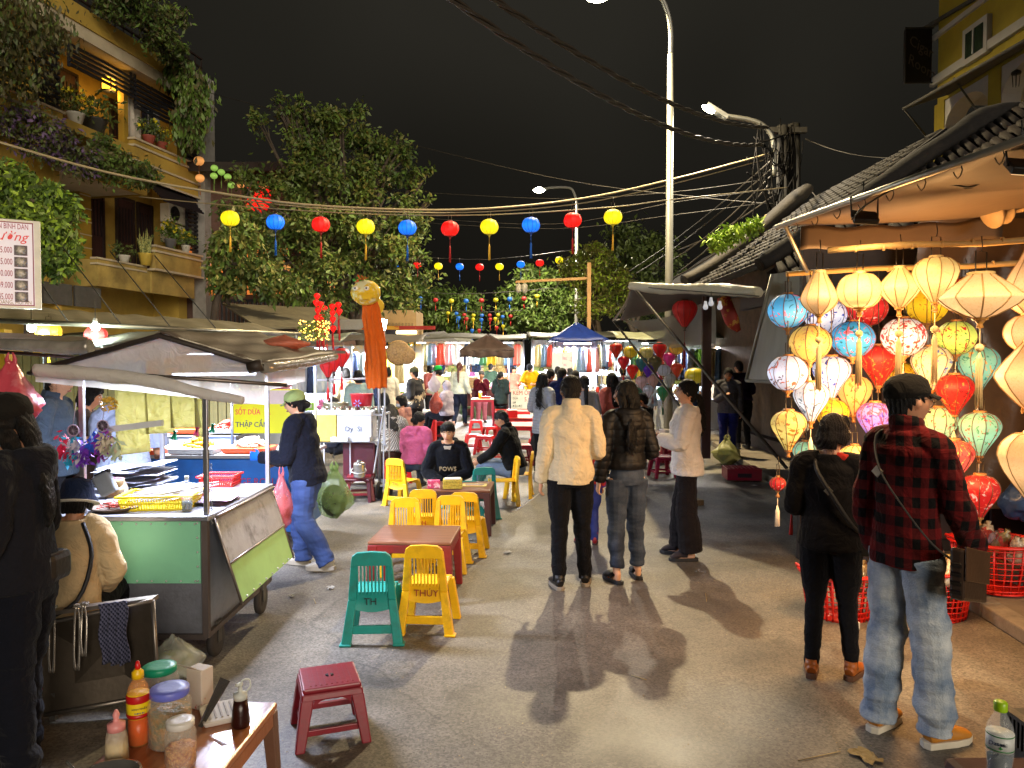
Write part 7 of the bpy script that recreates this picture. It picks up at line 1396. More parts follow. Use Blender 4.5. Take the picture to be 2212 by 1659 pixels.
# ---------- generic stall
WHITEL = '#f4f7ff'
def stall(label, x, y, w, dp, zt, cm, ry=0, tablem=None, tz=.85, tube=True, peak=0, back=None, power=60, group='market stalls', posts=True, name='market_stall', skirt=None):
    t = thing(name, label, 'stall', (x, y, 0), ry, group); b = M()
    if posts:
        for sx in (-1, 1):
            for sy in (-1, 1): b.tube([(sx*w/2, sy*dp/2, 0), (sx*w/2, sy*dp/2, zt)], .018, 6)
        b.build('posts', ALU, t)
    b = M(); e_ = .18
    if peak:
        for q in ((-1, -1, 1, -1), (1, -1, 1, 1), (1, 1, -1, 1), (-1, 1, -1, -1)):
            A = V((q[0]*(w/2+e_), q[1]*(dp/2+e_), zt)); B_ = V((q[2]*(w/2+e_), q[3]*(dp/2+e_), zt)); T = V((0, 0, zt+peak)); b.grid((lambda A, B_: lambda u, v: A.lerp(B_, u).lerp(T, v*.98)+V((0, 0, -.05*sin(pi*u)*(1-v)+.01*sin(u*17))))(A, B_), 14, 5)
    else: b.grid(lambda u, v: V(((u-.5)*(w+2*e_), (v-.5)*(dp+2*e_), zt+.08*sin(pi*v)+.22*v-.03*sin(pi*u*3)+.012*sin(u*29+v*8))), 24, 6)
    c = b.build('canopy', cm, t, solid=.012)
    if skirt: b = M(); b.grid(lambda u, v: V(((u-.5)*(w+2*e_), -dp/2-e_+.02*sin(u*30), zt-.02-.22*v+.02*sin(u*13))), 30, 3); b.build('valance', skirt, t, solid=.006)
    if tablem: b = M(); b.box((0, 0, tz-.02), (w, dp*.8, .04)); b.build('table', ALU, t); b = M(); b.grid(lambda u, v: V(((u-.5)*w, -dp*.4-.01+.015*sin(u*40), tz-.03-(tz-.15)*v)), 36, 3); b.build('table_skirt', tablem, t)
    if back: b = M(); b.box((0, dp/2-.02, zt/2+.2), (w, .03, zt-.5)); b.build('back_panel', back, t)
    if tube:
        n = max(1, int(w/1.3))
        for i in range(n):
            xx_ = (i+.5-n/2)*w/n; b = M(); b.tube([(xx_-.42, -dp*.25, zt-.12), (xx_+.42, -dp*.25, zt-.12)], .018, 8); b.build('light_tube', emit(WHITEL, 9), t)
        lamp_pts.append((tuple(WM(t) @ V((0, -dp*.25, zt-.2))), WHITEL, ('area', w*.8, .3, power), 'stall'))
    return t
BRN = mat('#40302a', .7, var=.25, dirt=.4); TGR = mat('#5a5a50', .55, var=.3, dirt=.5, bump=.08); BLU = mat('#16307a', .5, var=.2, bump=.08); WHT = mat('#b4b6b4', .6, var=.1)
stall('drinks cart with a peaked brown canopy in the middle of the far market', -.75, 23.5, 1.3, 1.2, 2.15, BRN, tablem=mat('#5a2c30', .7), tz=.95, peak=.5, skirt=BRN, power=70)
BK = mat('#b8b098', .7, var=.4, scale=7)
stall('long bag stall with white tubes behind the drinks cart', -1.9, 26.5, 4.6, 1.6, 2.55, TGR, tablem=WHT, back=BK, power=190)
stall('clothes and bag stall right of the drinks cart', 2.6, 26.0, 3.8, 1.6, 2.6, TGR, tablem=WHT, back=mat('#a8b0b0', .7, var=.3), power=170)
stall('stall under the bright blue tarpaulin peak', 2.0, 23.2, 1.4, 1.4, 2.45, BLU, tablem=mat('#c05080', .6), peak=.55, back=mat('#a8a4b0', .7, var=.3, scale=9), power=80)
stall('shopping stall with long rails of hanging clothes on the right', 4.6, 19.0, 3.8, 1.6, 2.35, mat('#6a6c50', .6, var=.2, dirt=.3), tablem=WHT, back=mat('#98a8a8', .7, var=.3), power=130)
stall('brightly lit souvenir stall on the left beyond the houndstooth coat', -3.6, 18.5, 2.6, 1.6, 2.25, mat('#4a4440', .6, dirt=.5), tablem=mat('#a8a020', .6), tz=.9, back=mat('#9aa4a8', .7, var=.5, scale=6, col2='#c8a040'), power=130)
stall('toy and clothes stall behind the orange fabric column', -4.6, 14.6, 2.6, 1.6, 2.15, mat('#6a7066', .5, dirt=.5), tablem=WHT, back=mat('#a0a8a8', .7, var=.5, scale=6, col2='#6a7a90'), power=120)
stall('bright snack stall with piles of orange fruit behind the green cart', -4.4, 9.4, 2.2, 1.2, 1.95, mat('#5a5648', .5, dirt=.5), tablem=WHT, tz=.9, power=75)
# second cart with blue signs
t = thing('food_cart', 'sausage cart with blue Korean lettered signs and yellow price board', 'cart', (-2.95, 7.6, 0)); Qc = lambda b, n, m, **k: b.build(n, m, t, **k)
b = M(); b.box((-.2, 0, .5), (2.2, .8, .72)); Qc(b, 'body', mat('#1c5aa0', .45, dirt=.3), bev=.01); b = M(); b.box((-.2, 0, .88), (2.3, .9, .03)); Qc(b, 'countertop', mat('#a8a8a8', .3, metal=.5))
b = M(); [b.box((x, y, 1.4), (.026, .026, 1.05)) for x in (-1.2, .85) for y in (-.38, .38)]; Qc(b, 'posts', ALU)
b = M(); b.box((-.2, -.40, 1.73), (2.0, .02, .26)); sg = Qc(b, 'blue_sign', mat('#2470b8', .4, emis=.12)); b = M(); b.box((-.25, -.412, 1.73), (.62, .01, .25)); b.build('sausage_picture', mat('#c08a30', .5, var=.5, scale=7, col2='#8a2c1c', emis=.1), sg)
b = M(); b.box((-.2, .35, 1.9), (2.5, 1.2, .03)); Qc(b, 'roof', mat('#4a4238', .6, dirt=.4)); b = M(); b.box((.60, -.46, 1.32), (.62, .02, .42)); ys = Qc(b, 'price_board', mat('#d8d820', .45, var=.04, emis=.25)); b = M(); b.box((.60, -.471, 1.455), (.62, .006, .13)); b.build('header', mat('#d8c8c8', .5, emis=.2), ys)
wp = V((-2.95, 7.6, 0)); TM = mat('#d01850', .5, emis=.25, bump=0)
text('lettering', 'co sau', wp+V((.33, -.478, 1.42)), (1, 0, 0), (0, 0, 1), .12, TM, ys); text('lettering', 'SỐT DỪA  15.', wp+V((.31, -.475, 1.29)), (1, 0, 0), (0, 0, 1), .07, TM, ys, sx=.8); text('lettering', 'THẬP CẨM', wp+V((.31, -.475, 1.17)), (1, 0, 0), (0, 0, 1), .07, mat('#182878', .5, emis=.1, bump=0), ys, sx=.9)
text('lettering', '소시지', wp+V((.28, -.415, 1.72)), (1, 0, 0), (0, 0, 1), .10, mat('#10244a', .5, bump=0), sg); text('lettering', 'SAUSAGE ROLL', wp+V((.05, -.405, .60)), (1, 0, 0), (0, 0, 1), .10, mat('#a02848', .5, bump=0), t, sx=.9); text('lettering', '소시지', wp+V((.18, -.405, .44)), (1, 0, 0), (0, 0, 1), .12, mat('#10244a', .5, bump=0), t)
b = M(); b.tube([(-1.0, -.3, 1.86), (.7, -.3, 1.86)], .016, 8); Qc(b, 'light_tube', emit('#e6ecff', 9)); lamp_pts.append(((-3.1, 7.35, 1.8), '#e4ebff', ('area', 1.6, .3, 60), 'cart2'))
random.seed(21)
GF = 'food trays on the snack carts'
for i, (x, y, z, c1, c2, l) in enumerate(((-3.6, 7.3, .9, '#d86a20', '#f0a040', 'tray heaped with orange skewered snacks behind the hanging slips'), (-3.1, 7.35, .9, '#d8a020', '#f0d060', 'tray of golden fried snacks on the sausage cart'), (-2.6, 7.4, .9, '#c8b8a8', '#e0d8d0', 'steel tray with pale buns on the sausage cart'), (-4.6, 9.2, .92, '#e06a10', '#f8a030', 'pile of bright orange fruit on the bright snack stall'), (-4.0, 9.2, .92, '#e0c020', '#f0e080', 'pile of yellow mango slices on the bright snack stall'), (-3.5, 9.2, .92, '#b03020', '#e08040', 'pile of red sausages on the bright snack stall'))):
    tt = thing('food_tray', l, 'tray', (x, y, z), 0, GF); M().box((0, 0, .025), (.42, .32, .05), top=(1.08, 1.08)).build('tray', plastic('#d84a18' if i % 2 == 0 else '#b0b0b0', dirt=0), tt, bev=.004); b = M()
    for k in range(34): a = U_(0, 6.3); r_ = U_(0, .14); b.tube([(r_*cos(a)-.04, r_*sin(a)*.8, .05+.09*(1-r_/.15)), (r_*cos(a)+.04, r_*sin(a)*.8+U_(-.03, .03), .055+.09*(1-r_/.15)+U_(-.02, .03))], U_(.012, .02), 6, sm=True, m=k % 2)
    b.build('snacks', [mat(c1, .45, var=.2), mat(c2, .45, var=.2)], tt)
# white rack with foam boxes
t = thing('rack_cart', 'white-painted metal rack cart with shelves and wheels', 'cart', (-2.1, 9.9, 0)); t.scale = (.6, 1, 1); WP = mat('#a8acb4', .5, dirt=.4); b = M()
for x in (-.75, .0, .72):
    for y in (-.22, .22): b.box((x, y, .62), (.025, .025, 1.0))
for z in (.18, .75, 1.1):
    for y in (-.22, .22): b.box((0, y, z), (1.5, .02, .025))
    for x in (-.75, .72): b.box((x, 0, z), (.02, .44, .025))
b.box((-.40, -.22, 1.35), (.025, .025, .9)); b.box((.75, -.22, 1.45), (.03, .03, 1.5)); b.tube([(-.75, -.23, 1.55), (.75, -.23, 1.58)], .014, 6); b.tube([(.74, -.24, 1.2), (.52, -.26, .35)], .02, 6); b.build('frame', WP, t, bev=.003)
b = M(); [b.box((0, 0, z), (1.48, .42, .012)) for z in (.18, .75)]; b.build('shelf', WP, t)
for x, y in ((.62, -.22), (.82, -.12)): b = M(); b.lathe([(0, -.02), (.08, -.025), (.11, -.02), (.12, 0), (.11, .02), (.08, .025), (0, .02)], 20, (x, y, .12), R=MX.Rotation(pi/2, 3, 'Y') @ MX.Rotation(.3, 3, 'X')); b.build('wheel', mat('#18181a', .7), t)
FO = mat('#b8bcc4', .6, var=.05, bump=.05, bs=120)
for i, (x, w_, h_, l, wd) in enumerate(((-2.40, .30, .34, 'yellow-taped foam box with its lid ajar on the rack cart', ''), (-2.02, .44, .34, 'large white foam box with scribbled letters on the rack cart', 'Dy  Si'))):
    tt = bx('foam_box', l, 'foam box', (x, 9.75, .765+h_/2), (w_, .38, h_), FO if i else mat('#c8b048', .6, var=.1), 0, .01, 'foam boxes on the rack cart', lid=(FO, .05))
    if wd: text('lettering', wd, V((x-.12, 9.553, .9)), (1, 0, 0), (0, 0, 1), .09, mat('#20304a', .6, bump=0), tt)
for i, x in enumerate((-2.2, -1.92)): bx('takeaway_box', ('left', 'right')[i]+' white takeaway box on the shelf under the foam boxes', 'box', (x, 9.58, .80), (.22, .18, .06), FO, 0, .006, 'white boxes on the rack shelf')
t = thing('thermos', 'steel lidded pot with a handle on the dark red chair below the rack', 'pot', (-1.93, 9.42, .33)); M().lathe([(.07, 0), (.075, .02), (.075, .16), (.078, .17), (.06, .19), (.03, .20), (.03, .22), (0, .22)], 22).build('pot', metal('#b8b4ae', rough=.25), t); b = M(); b.tube([(-.078, -.02, .12), (-.09, -.05, .08), (0, -.09, .06), (.09, -.05, .08), (.078, -.02, .12)], .006, 6, sub=4); b.build('handle', metal('#c8c8c4'), t)
t = thing('plastic_chair', 'dark red plastic chair back standing behind the steel pot', 'chair', (-2.0, 9.65, 0)); b = M(); b.box((0, .1, .50), (.42, .03, .46)); b.build('backrest', plastic('#4a0c18'), t, bev=.02); M().box((0, -.05, .29), (.4, .34, .03)).build('seat', plastic('#4a0c18'), t, bev=.01)
for sx in (-1, 1): b = M(); frus(b, sx*.19, -.18, 0, sx*.17, -.16, .28, .04, .05, .04, .05); b.build('leg', plastic('#4a0c18'), t); b = M(); frus(b, sx*.19, .14, 0, sx*.17, .1, .28, .04, .05, .04, .05); b.build('leg', plastic('#4a0c18'), t)
t = thing('stock_pot', 'pale metal cooking pot on the rack behind the seated dark head', 'pot', (-2.38, 10.1, 1.115)); M().lathe([(.16, 0), (.17, .02), (.17, .12), (.18, .125), (0, .13)], 24).build('pot', metal('#a8a890', rough=.3), t)
t = thing('flower_bucket', 'red bucket with a blue and white flower print on the rack', 'bucket', (-2.0, 9.95, 1.115)); M().lathe([(.11, 0), (.15, .24), (.16, .25), (0, .25)], 24).build('bucket', plastic('#b01828'), t); b = M(); [b.box((-.03+.035*cos(a), -.145, .13+.035*sin(a)), (.03, .006, .012), R=MX.Rotation(-a, 3, 'Y')) for a in (0, 1.05, 2.1, 3.14, 4.2, 5.2)]; b.build('flower_print', mat('#7a90d8', .5), t)
for i in range(9): tt = thing('steel_cup', f'steel cup, {ORD[i]} in the row on the rack under the hanging red lanterns', 'cup', (-2.45+.095*i, 9.78+.05*(i % 2), 1.115), 0, 'steel cups on the rack'); M().lathe([(.035, 0), (.045, .09), (.04, .09), (0, .02)], 12).build('cup', metal('#b8b8a8', rough=.25), tt)
# orange fabric column with lion head
t = thing('lion_puppet', 'tall orange cloth lion dance puppet with yellow furry head hung on a pole', 'puppet', tuple(P(812, 840, 9.6))); cs = [P(798, 640, 9.6), P(804, 690, 9.6), P(812, 760, 9.6), P(812, 800, 9.6), P(815, 838, 9.6)]; b = M(); b.tube(cs, [(.07, .06), (.11, .09), (.125, .10), (.13, .10), (.115, .095)], 40, sub=8); me = b.mesh('cloth'); displace(me, lambda p, n: .018*np.sin(np.arctan2(p[:, 1]-9.6, p[:, 0]-P(808, 700, 9.6).x)*9+4*np.sin(p[:, 2]*3))+.008*nz(p, 14, 1)); o = put('orange_cloth', me, cloth('#c45a1a'), None); o.parent = t; o.data.transform(WM(t).inverted())
b = M(); hc = P(790, 632, 9.5); b.ball(hc, (.19, .15, .16), 20, 14); b.tube([hc+V((-.12, -.06, -.04)), hc+V((-.02, -.14, -.07)), hc+V((.1, -.08, -.05))], .04, 8, sub=3); me = b.mesh('head'); displace(me, lambda p, n: .01*nz(p, 40, 2)); o = put('furry_head', me, mat('#d8b020', .9, col2='#d8d0a0', thr=(.5, .58), scale=7, bump=.3), None); o.parent = t; o.data.transform(WM(t).inverted())
b = M(); [b.ball(hc+V((s*.07-.03, -.14, .04)), (.034, .02, .028), 10, 8) for s in (-1, 1)]; e1 = b.build('eyes', mat('#e8e0d0', .4), t, world=True); b = M(); [b.ball(hc+V((s*.07-.03, -.166, .04)), (.012, .01, .012), 8, 6) for s in (-1, 1)]; put_w(b, 'pupils', mat('#140c08', .3), e1); leaves('green_tuft', clump(hc+V((-.02, -.02, .14)), (.10, .06, .03), 120, 8, 5), .05, [mat('#4a9a28', .7), mat('#c8501c', .7)], t, -1); b = M(); b.lathe([(0, -.02), (.10, -.02), (.11, 0), (.10, .02), (0, .02)], 18, P(812, 662, 9.7), R=MX.Rotation(pi/2, 3, 'X')); b.build('tail_disc', mat('#c8a818', .7, col2='#8a5a10', scale=20, thr=(.6, .63)), t, world=True)
b = M(); b.tube([P(818, 620, 9.75), (P(818, 620, 9.75).x, 9.75, .1)], .02, 8); b.build('pole', ALU, t, world=True)
p = P(826, 812-110, 10.2); t = thing('floodlight', 'small dazzling white work light beside the orange puppet', 'work light', tuple(p)); b = M(); b.box(p, (.10, .03, .16), R=MX.Rotation(.2, 3, 'Y')); b.build('lens', emit('#ffffff', 25), t, world=True); b = M(); b.tube([p, p-V((-.06, 0, .5))], .008, 5); b.build('arm', mat('#c8b820', .5), t, world=True); lamp_pts.append((tuple(p+V((0, -.2, -.1))), '#f4f8ff', ('pt', 60), 'work'))
for i, (x, y, r_) in enumerate(((860, 762, .20), (878, 768, .14))): tt = thing('woven_hat', ('large', 'small')[i]+' round woven straw hat hanging on the souvenir stall', 'hat', tuple(P(x, y, 12)), 0, 'straw hats'); M().lathe([(r_, -.02), (r_*.9, 0), (r_*.4, .04), (0, .06)], 28, R=MX.Rotation(pi/2, 3, 'X')).build('straw', mat('#9a7a4c', .8, var=.35, scale=30, bump=.4), tt, solid=.008)
# glowing fairy lights shrub
shrub('fairy_light_bush', 'small bush wrapped in warm golden fairy lights above the awning end', Pc([(680, 712, 11.5, 26, 18), (655, 718, 11.5, 14, 12), (700, 690, 11.5, 10, 22)], 500, 77), .06, [LF_G, LF_D], VG); b = M(); random.seed(4)
for i in range(110): b.ball(P(U_(645, 712), U_(690, 735), 11.4+U_(-.1, .2)), .008, 5, 4)
b.build('fairy_lights', emit('#ffc850', 6), [o for o in bpy.data.objects if o.name.startswith('fairy_light_bush')][0], world=True)
# building fragments far left of centre with lit signs
t = thing('house', 'small cream house end with parapet and dark yellow-lettered sign behind the work light', 'house', tuple(P(870, 740, 26))); b = M(); b.box(P(862, 740, 27), (1.5, 2, 2.2)); b.build('wall', mat('#a88a5c', .8, emis=.05), t, world=True); b = M(); [b.box(P(835+7*i, 702, 25.95), (.06, .1, .14)) for i in range(9)]; b.build('parapet', mat('#8a7450', .8), t, world=True); b = M(); b.box(P(850, 728, 25.9), (.5, .05, .7)); sg = b.build('sign_board', mat('#1a1826', .5), t, world=True); text('lettering', 'gai', P(838, 742, 25.8), (1, 0, 0), (0, 0, 1), .3, emit('#f0c820', 1.2), sg); b = M(); b.box(P(878, 718, 25.8), (.7, .06, .10)); b.build('strip_light', emit('#fff0c0', 5), t, world=True)
t = thing('neon_sign', 'small yellow and orange neon sign glowing in the dark above the cream house', 'sign', tuple(P(965*.864, 660, 30))); random.seed(2); b = M()
for i in range(7): x = 832+6*i; b.tube([P(x, 690-U_(0, 12), 30), P(x+U_(-3, 5), 680-U_(0, 14), 30), P(x+4, 678, 30)], .035, 6)
b.build('tubes', emit('#f8a818', 4), t, world=True)
tag(M().slab(P(775, 704+8, 16), P(940, 712, 16), P(940, 704, 16), P(775, 704, 16), .03).build('fabric_pelmet', mat('#a02818', .7, var=.5, scale=3, col2='#c89020', thr=(.5, .55), emis=.1), None), 'red and gold fringed pelmet along the roof behind the orange puppet', 'pelmet')
# far dark roofs
t = thing('market_roofs', 'patchwork of dim grey tin roof sheets beyond the left stalls', 'roof', tuple(P(960, 740, 30))); b = M(); b.slab(P(885, 760, 27), P(1000, 745, 29), P(960, 715, 32), P(900, 720, 30), .05); b.build('roof_sheet', DGR, t, world=True); b = M(); b.slab(P(960, 742, 31), P(1030, 740, 31), P(1010, 728, 33), P(955, 728, 33), .05); b.build('roof_sheet', TGR, t, world=True)
# ---------- hanging goods
def mk_bag(c1, c2, label, loc, g):
    t = thing('shoulder_bag', label, 'bag', loc, 0, g); b = M(); b.prism([(-.17, .02), (-.15, 0), (.15, 0), (.17, .02), (.15, .30), (-.15, .30)], -.04, .04); b.build('bag', cloth(c1), t, bev=.02); b = M(); [b.tube([(-.10, y, .29), (-.07, y, .52), (0, y, .60), (.07, y, .52), (.10, y, .29)], .008, 5, sub=3) for y in (-.03, .03)]; b.build('handles', mat(c2, .6), t); M().box((0, -.045, .2), (.10, .01, .05)).build('clasp', mat(c2, .4), t); return t
BGC = [('#a08a58', '#c8b070', 'straw-coloured'), ('#b8a478', '#6a4a30', 'tan woven'), ('#8a9a5a', '#c8b060', 'olive green'), ('#c8bc98', '#8a6a40', 'cream'), ('#2c3a58', '#1c1c20', 'navy blue'), ('#8a5a48', '#3a2018', 'brown')]
bt = []
def row(n, x0, x1, y, z, where, off=0, sc=1.0, g=None):
    for i in range(n):
        k = (i*5+off) % 6; c1, c2, nm = BGC[k]; loc = (x0+(x1-x0)*i/max(1, n-1), y+.04*(i % 2), z+.07*((i*3) % 4)/3); lb = f'{nm} bag, {ORD[i]} from the left {where}'
        if len(bt) <= k or bt[k] is None:
            while len(bt) <= k: bt.append(None)
            bt[k] = mk_bag(c1, c2, lb, loc, g)
        else: dup(bt[k], loc, U_(-.2, .2), lb, sc, g)
row(22, -4.1, .2, 25.9, 1.35, 'on the bag stall behind the drinks cart', 0, 1, 'bags on the long bag stall'); row(18, -4.0, .2, 25.8, .98, 'in the low row of the bag stall', 3, .9, 'bags in the low row of the bag stall'); row(16, .9, 4.3, 25.3, 1.45, 'on the clothes stall right of the drinks cart', 2, 1, 'bags on the clothes stall'); row(12, 1.0, 4.2, 25.2, 1.0, 'in the low row of the clothes stall', 4, 1, 'bags in the low row of the clothes stall'); row(16, 2.9, 6.4, 18.3, 1.15, 'low on the rail of the shopping stall', 1, .8, 'bags on the shopping stall')
GMC = ['#a8b4c0', '#c8ccd0', '#b04a3c', '#b0a070', '#3a6a50', '#2a3248', '#c89098', '#6a88a8', '#c8a838']; GNM = ['grey-blue', 'white', 'brick red', 'khaki', 'dark green', 'navy', 'pink', 'pale blue', 'mustard']; gt = {}
def garments(n, x0, x1, y, z, h, where, g, ry=0, off=0):
    for i in range(n):
        k = (i*4+off) % 9; loc = (x0+(x1-x0)*i/max(1, n-1), y+U_(-.05, .05), z); lb = f'{GNM[k]} garment, {ORD[i]} from the left {where}'
        if k not in gt:
            t = thing('hanging_garment', lb, 'garment', loc, .9, g); b = M(); b.grid(lambda u, v: V(((u-.5)*(.34+.10*v)*(1 if v > .12 else .5+4*v), .025*sin(u*15)*(.3+v), -h*v)), 14, 8); b.build('cloth', cloth(GMC[k]), t, solid=.01); b = M(); b.tube([(-.16, 0, -.02), (0, 0, .04), (.16, 0, -.02)], .006, 5); b.tube([(0, 0, .04), (.01, 0, .1), (-.01, 0, .12)], .004, 4); b.build('hanger', LWIRE, t); gt[k] = t
        else: dup(gt[k], loc, ry+U_(.5, 1.2), lb, None, g)
garments(22, 2.8, 6.5, 18.2, 2.1, .75, 'on the rail of the shopping stall', 'clothes on the shopping stall rail'); garments(16, .9, 4.2, 25.2, 2.35, .6, 'on the upper rail of the clothes stall', 'clothes on the clothes stall rail', off=3); garments(16, -4.2, .2, 25.8, 2.4, .5, 'on the upper rail of the bag stall', 'scarves on the bag stall rail', off=5); garments(12, -5.7, -3.5, 14.0, 1.95, .8, 'on the stall behind the orange puppet', 'clothes behind the orange puppet', off=1); garments(6, 1.4, 2.6, 22.7, 2.2, .5, 'on the blue tarpaulin stall', 'clothes on the blue tarpaulin stall', off=4); garments(8, -4.6, -2.7, 17.9, 2.0, .6, 'on the souvenir stall at the left', 'clothes on the left souvenir stall', off=2)
random.seed(31)
def heap(label, x, y, z, w, n, cols, name='goods', g='small goods on the far tables'):
    for i in range(n):
        c_ = cols[i % len(cols)]; px = x-w/2+w*(i+.5)/n; k = i % 3; nm = {'#d8d8d8': 'white', '#c84030': 'red', '#d8c020': 'yellow', '#3a80b0': 'blue', '#80b020': 'lime', '#d878a0': 'pink', '#a88050': 'tan', '#202020': 'black', '#e08020': 'orange', '#3a9a58': 'green'}[c_]
        t = thing(('display_box', 'plush_toy', 'jar')[k], f'{nm} {("box", "plush toy", "jar")[k]}, {ORD[i]} from the left {label}', ('box', 'toy', 'jar')[k], (px, y+U_(-.15, .15), z), U_(-.3, .3), g)
        h = U_(.12, .24)
        if k == 0: M().box((0, 0, h/2), (U_(.12, .2), .12, h)).build('carton', mat(c_, .5), t, bev=.004); M().box((0, -.062, h*.55), (.09, .004, h*.4)).build('print', mat('#c8c0b0' if c_ != '#d8d8d8' else '#5a6a8a', .5), t)
        elif k == 1: M().ball((0, 0, .07), (.08, .07, .07), 12, 8).build('body', mat(c_, .9), t); b = M(); b.ball((0, -.01, .17), .055, 12, 8); [b.ball((s*.045, 0, .215), .02, 8, 6) for s in (-1, 1)]; b.build('head', mat(c_, .9), t)
        else: M().lathe([(.05, 0), (.055, h*.1), (.055, h*.8), (.04, h*.9), (0, h*.9)], 14).build('glass', mat(c_, .25), t); M().lathe([(.045, h*.88), (.045, h), (0, h)], 14).build('lid', mat('#b8b8b0', .4), t)
CC = ['#d8d8d8', '#c84030', '#d8c020', '#3a80b0', '#80b020', '#d878a0', '#a88050', '#e08020', '#3a9a58', '#202020']
heap('on the drinks cart counter', -.75, 23.2, .95, 1.25, 9, CC); heap('on the bag stall table', -2.0, 25.7, .85, 4.2, 20, CC[::-1]); heap('on the clothes stall table', 2.6, 25.3, .85, 3.4, 16, CC); heap('on the blue tarpaulin stall table', 2.0, 22.6, .85, 1.3, 9, CC[3:]+CC[:3]); heap('on the shopping stall table', 4.5, 18.3, .85, 3.2, 14, ['#d8d8d8', '#202020', '#a88050', '#3a80b0']); heap('on the left souvenir stall table', -3.6, 17.9, .92, 2.4, 14, CC[2:]+CC[:2]); heap('on the table behind the orange puppet', -4.5, 14.0, .87, 2.4, 12, CC[5:]+CC[:5])
for i, (x, z) in enumerate(((-1.2, 1.05), (-.3, 1.05))): t = thing('bread_box', ('left', 'right')[i]+' slatted wooden display box on the drinks cart', 'box', (x, 23.0, .96)); b = M(); [b.box((0, -.1+.0*k, .05+.09*k), (.42-.03*k, .3, .08)) for k in range(4)]; b.build('slats', mat('#a8906a', .7), t, bev=.004)
# ice cream board
t = thing('ice_cream_cart', 'small ice cream cart with white price board reading KEM ỐNG 5.000', 'cart', (.42, 21.0, 0)); b = M(); b.box((.0, 0, .56), (.8, .5, .6)); b.build('body', mat('#a8a8a4', .5), t); b = M(); b.box((-.02, -.26, .62), (.85, .02, .78)); pb_ = b.build('price_board', mat('#b8bcac', .5, emis=.15), t)
for s_, x, z, sz_, c_ in (('KEM ỐNG -', -.40, .86, .17, '#9a1c14'), ('5.000', -.08, .68, .17, '#b81c10'), ('DỪA', -.40, .74, .08, '#222222'), ('BƠ', -.40, .62, .08, '#222222'), ('ĐẬU ĐỎ', -.40, .52, .08, '#222222'), ('SẦU RIÊNG', -.40, .42, .08, '#3a8a30'), ('SÔCÔLA', -.40, .30, .08, '#222222')): text('lettering', s_, V((.42+x, 21.0-.272, z)), (1, 0, 0), (0, 0, 1), sz_, mat(c_, .5, bump=0), pb_, sx=.85)
for x in (-.3, .3): M().lathe([(0, -.02), (.12, -.02), (.12, .02), (0, .02)], 16, (x, -.15, .12), R=MX.Rotation(pi/2, 3, 'X')).build('wheel', mat('#4a3024', .7), t)
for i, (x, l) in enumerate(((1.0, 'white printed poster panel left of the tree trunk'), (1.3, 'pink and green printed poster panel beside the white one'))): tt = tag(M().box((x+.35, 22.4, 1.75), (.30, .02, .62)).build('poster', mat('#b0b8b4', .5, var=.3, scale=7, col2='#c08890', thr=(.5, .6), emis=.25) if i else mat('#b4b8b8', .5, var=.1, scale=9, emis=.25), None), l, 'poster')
# ---------- canopy tent in the middle right
t = thing('canopy_tent', 'dark canopy tent with rolled clear plastic edge and slanting poles at middle right', 'tent', (3, 10, 0)); TD = mat('#3a3630', .7, var=.2, bump=.05, dirt=.3)
c0, c1, c2_, c3 = P(1366, 618, 10.2), P(1640, 640, 8.2), P(1660, 625, 13), P(1325, 692, 13.2); b = M(); b.grid(lambda u, v: c0.lerp(c1, u).lerp(c3.lerp(c2_, u), v)+V((0, 0, -.18*sin(pi*v)*(1-u))), 18, 10); b.build('canvas', TD, t, world=True, solid=.01)
b = M(); b.tube([P(1362, 617, 10.2), P(1430, 624, 9.8), P(1490, 624, 9.3), P(1560, 626, 8.8), P(1640, 632, 8.3)], [.05, .075, .06, .075, .06], 16, sub=6); me = b.mesh('roll'); displace(me, lambda p, n: .010*nz(p, 18, 4)); o = put('rolled_plastic', me, sheet('#c4c0ac', .92, .25, .06, 5, .3), None); o.parent = t; o.data.transform(WM(t).inverted())
b = M(); b.tube([c0, P(1700, 1012, 8.6)], .022, 8); b.tube([P(1326, 694, 13.2), P(1440, 840, 11.5), P(1530, 960, 10)], .018, 8); b.tube([c0, P(1350, 660, 11.5), P(1325, 692, 13.2)], .022, 8, sub=3); b.tube([P(1400, 742, 12.6), P(1530, 742, 12.6)], .015, 6); b.build('poles', metal('#6a645a', rough=.5, dirt=.5), t, world=True)
b = M(); g0, g1, g2_, g3 = P(1345, 692, 11.8), P(1545, 640, 11), P(1545, 742, 11), P(1450, 752, 11.6); b.grid(lambda u, v: g0.lerp(g1, u).lerp(g3.lerp(g2_, u), v)+V((0, .05*sin(u*9+v*3), -.12*sin(pi*u)*(1-v))), 18, 8); b.build('white_fly_sheet', sheet('#b8b4a4', .8, .4, .12, 3), t, world=True)
for i, x in enumerate((1521, 1530)): b = M(); p0, p1 = P(x, 630, 9.6), P(x, 990, 9.6); b.box((p0+p1)/2, (.06, .06, (p0-p1).length)); b.build('wooden_post', BRW, t, world=True)
for i, (x, y) in enumerate(((1524, 660), (1536, 652), (1555, 660))): tt = thing('light_bulb', f'unlit white bulb, {ORD[i]} of three hanging under the canopy roll', 'bulb', tuple(P(x, y, 8.4)), 0, 'unlit bulbs under the canopy'); M().lathe([(0, -.05), (.025, -.04), (.03, -.015), (.018, .02), (.014, .05), (0, .05)], 12).build('globe', mat('#c8ccd4', .3, emis=.25), tt); M().tube([(0, 0, .05), (0, 0, .12)], .004, 4).build('flex', CB, tt)  # bulbs are off; a little emission in the globe material lightens them
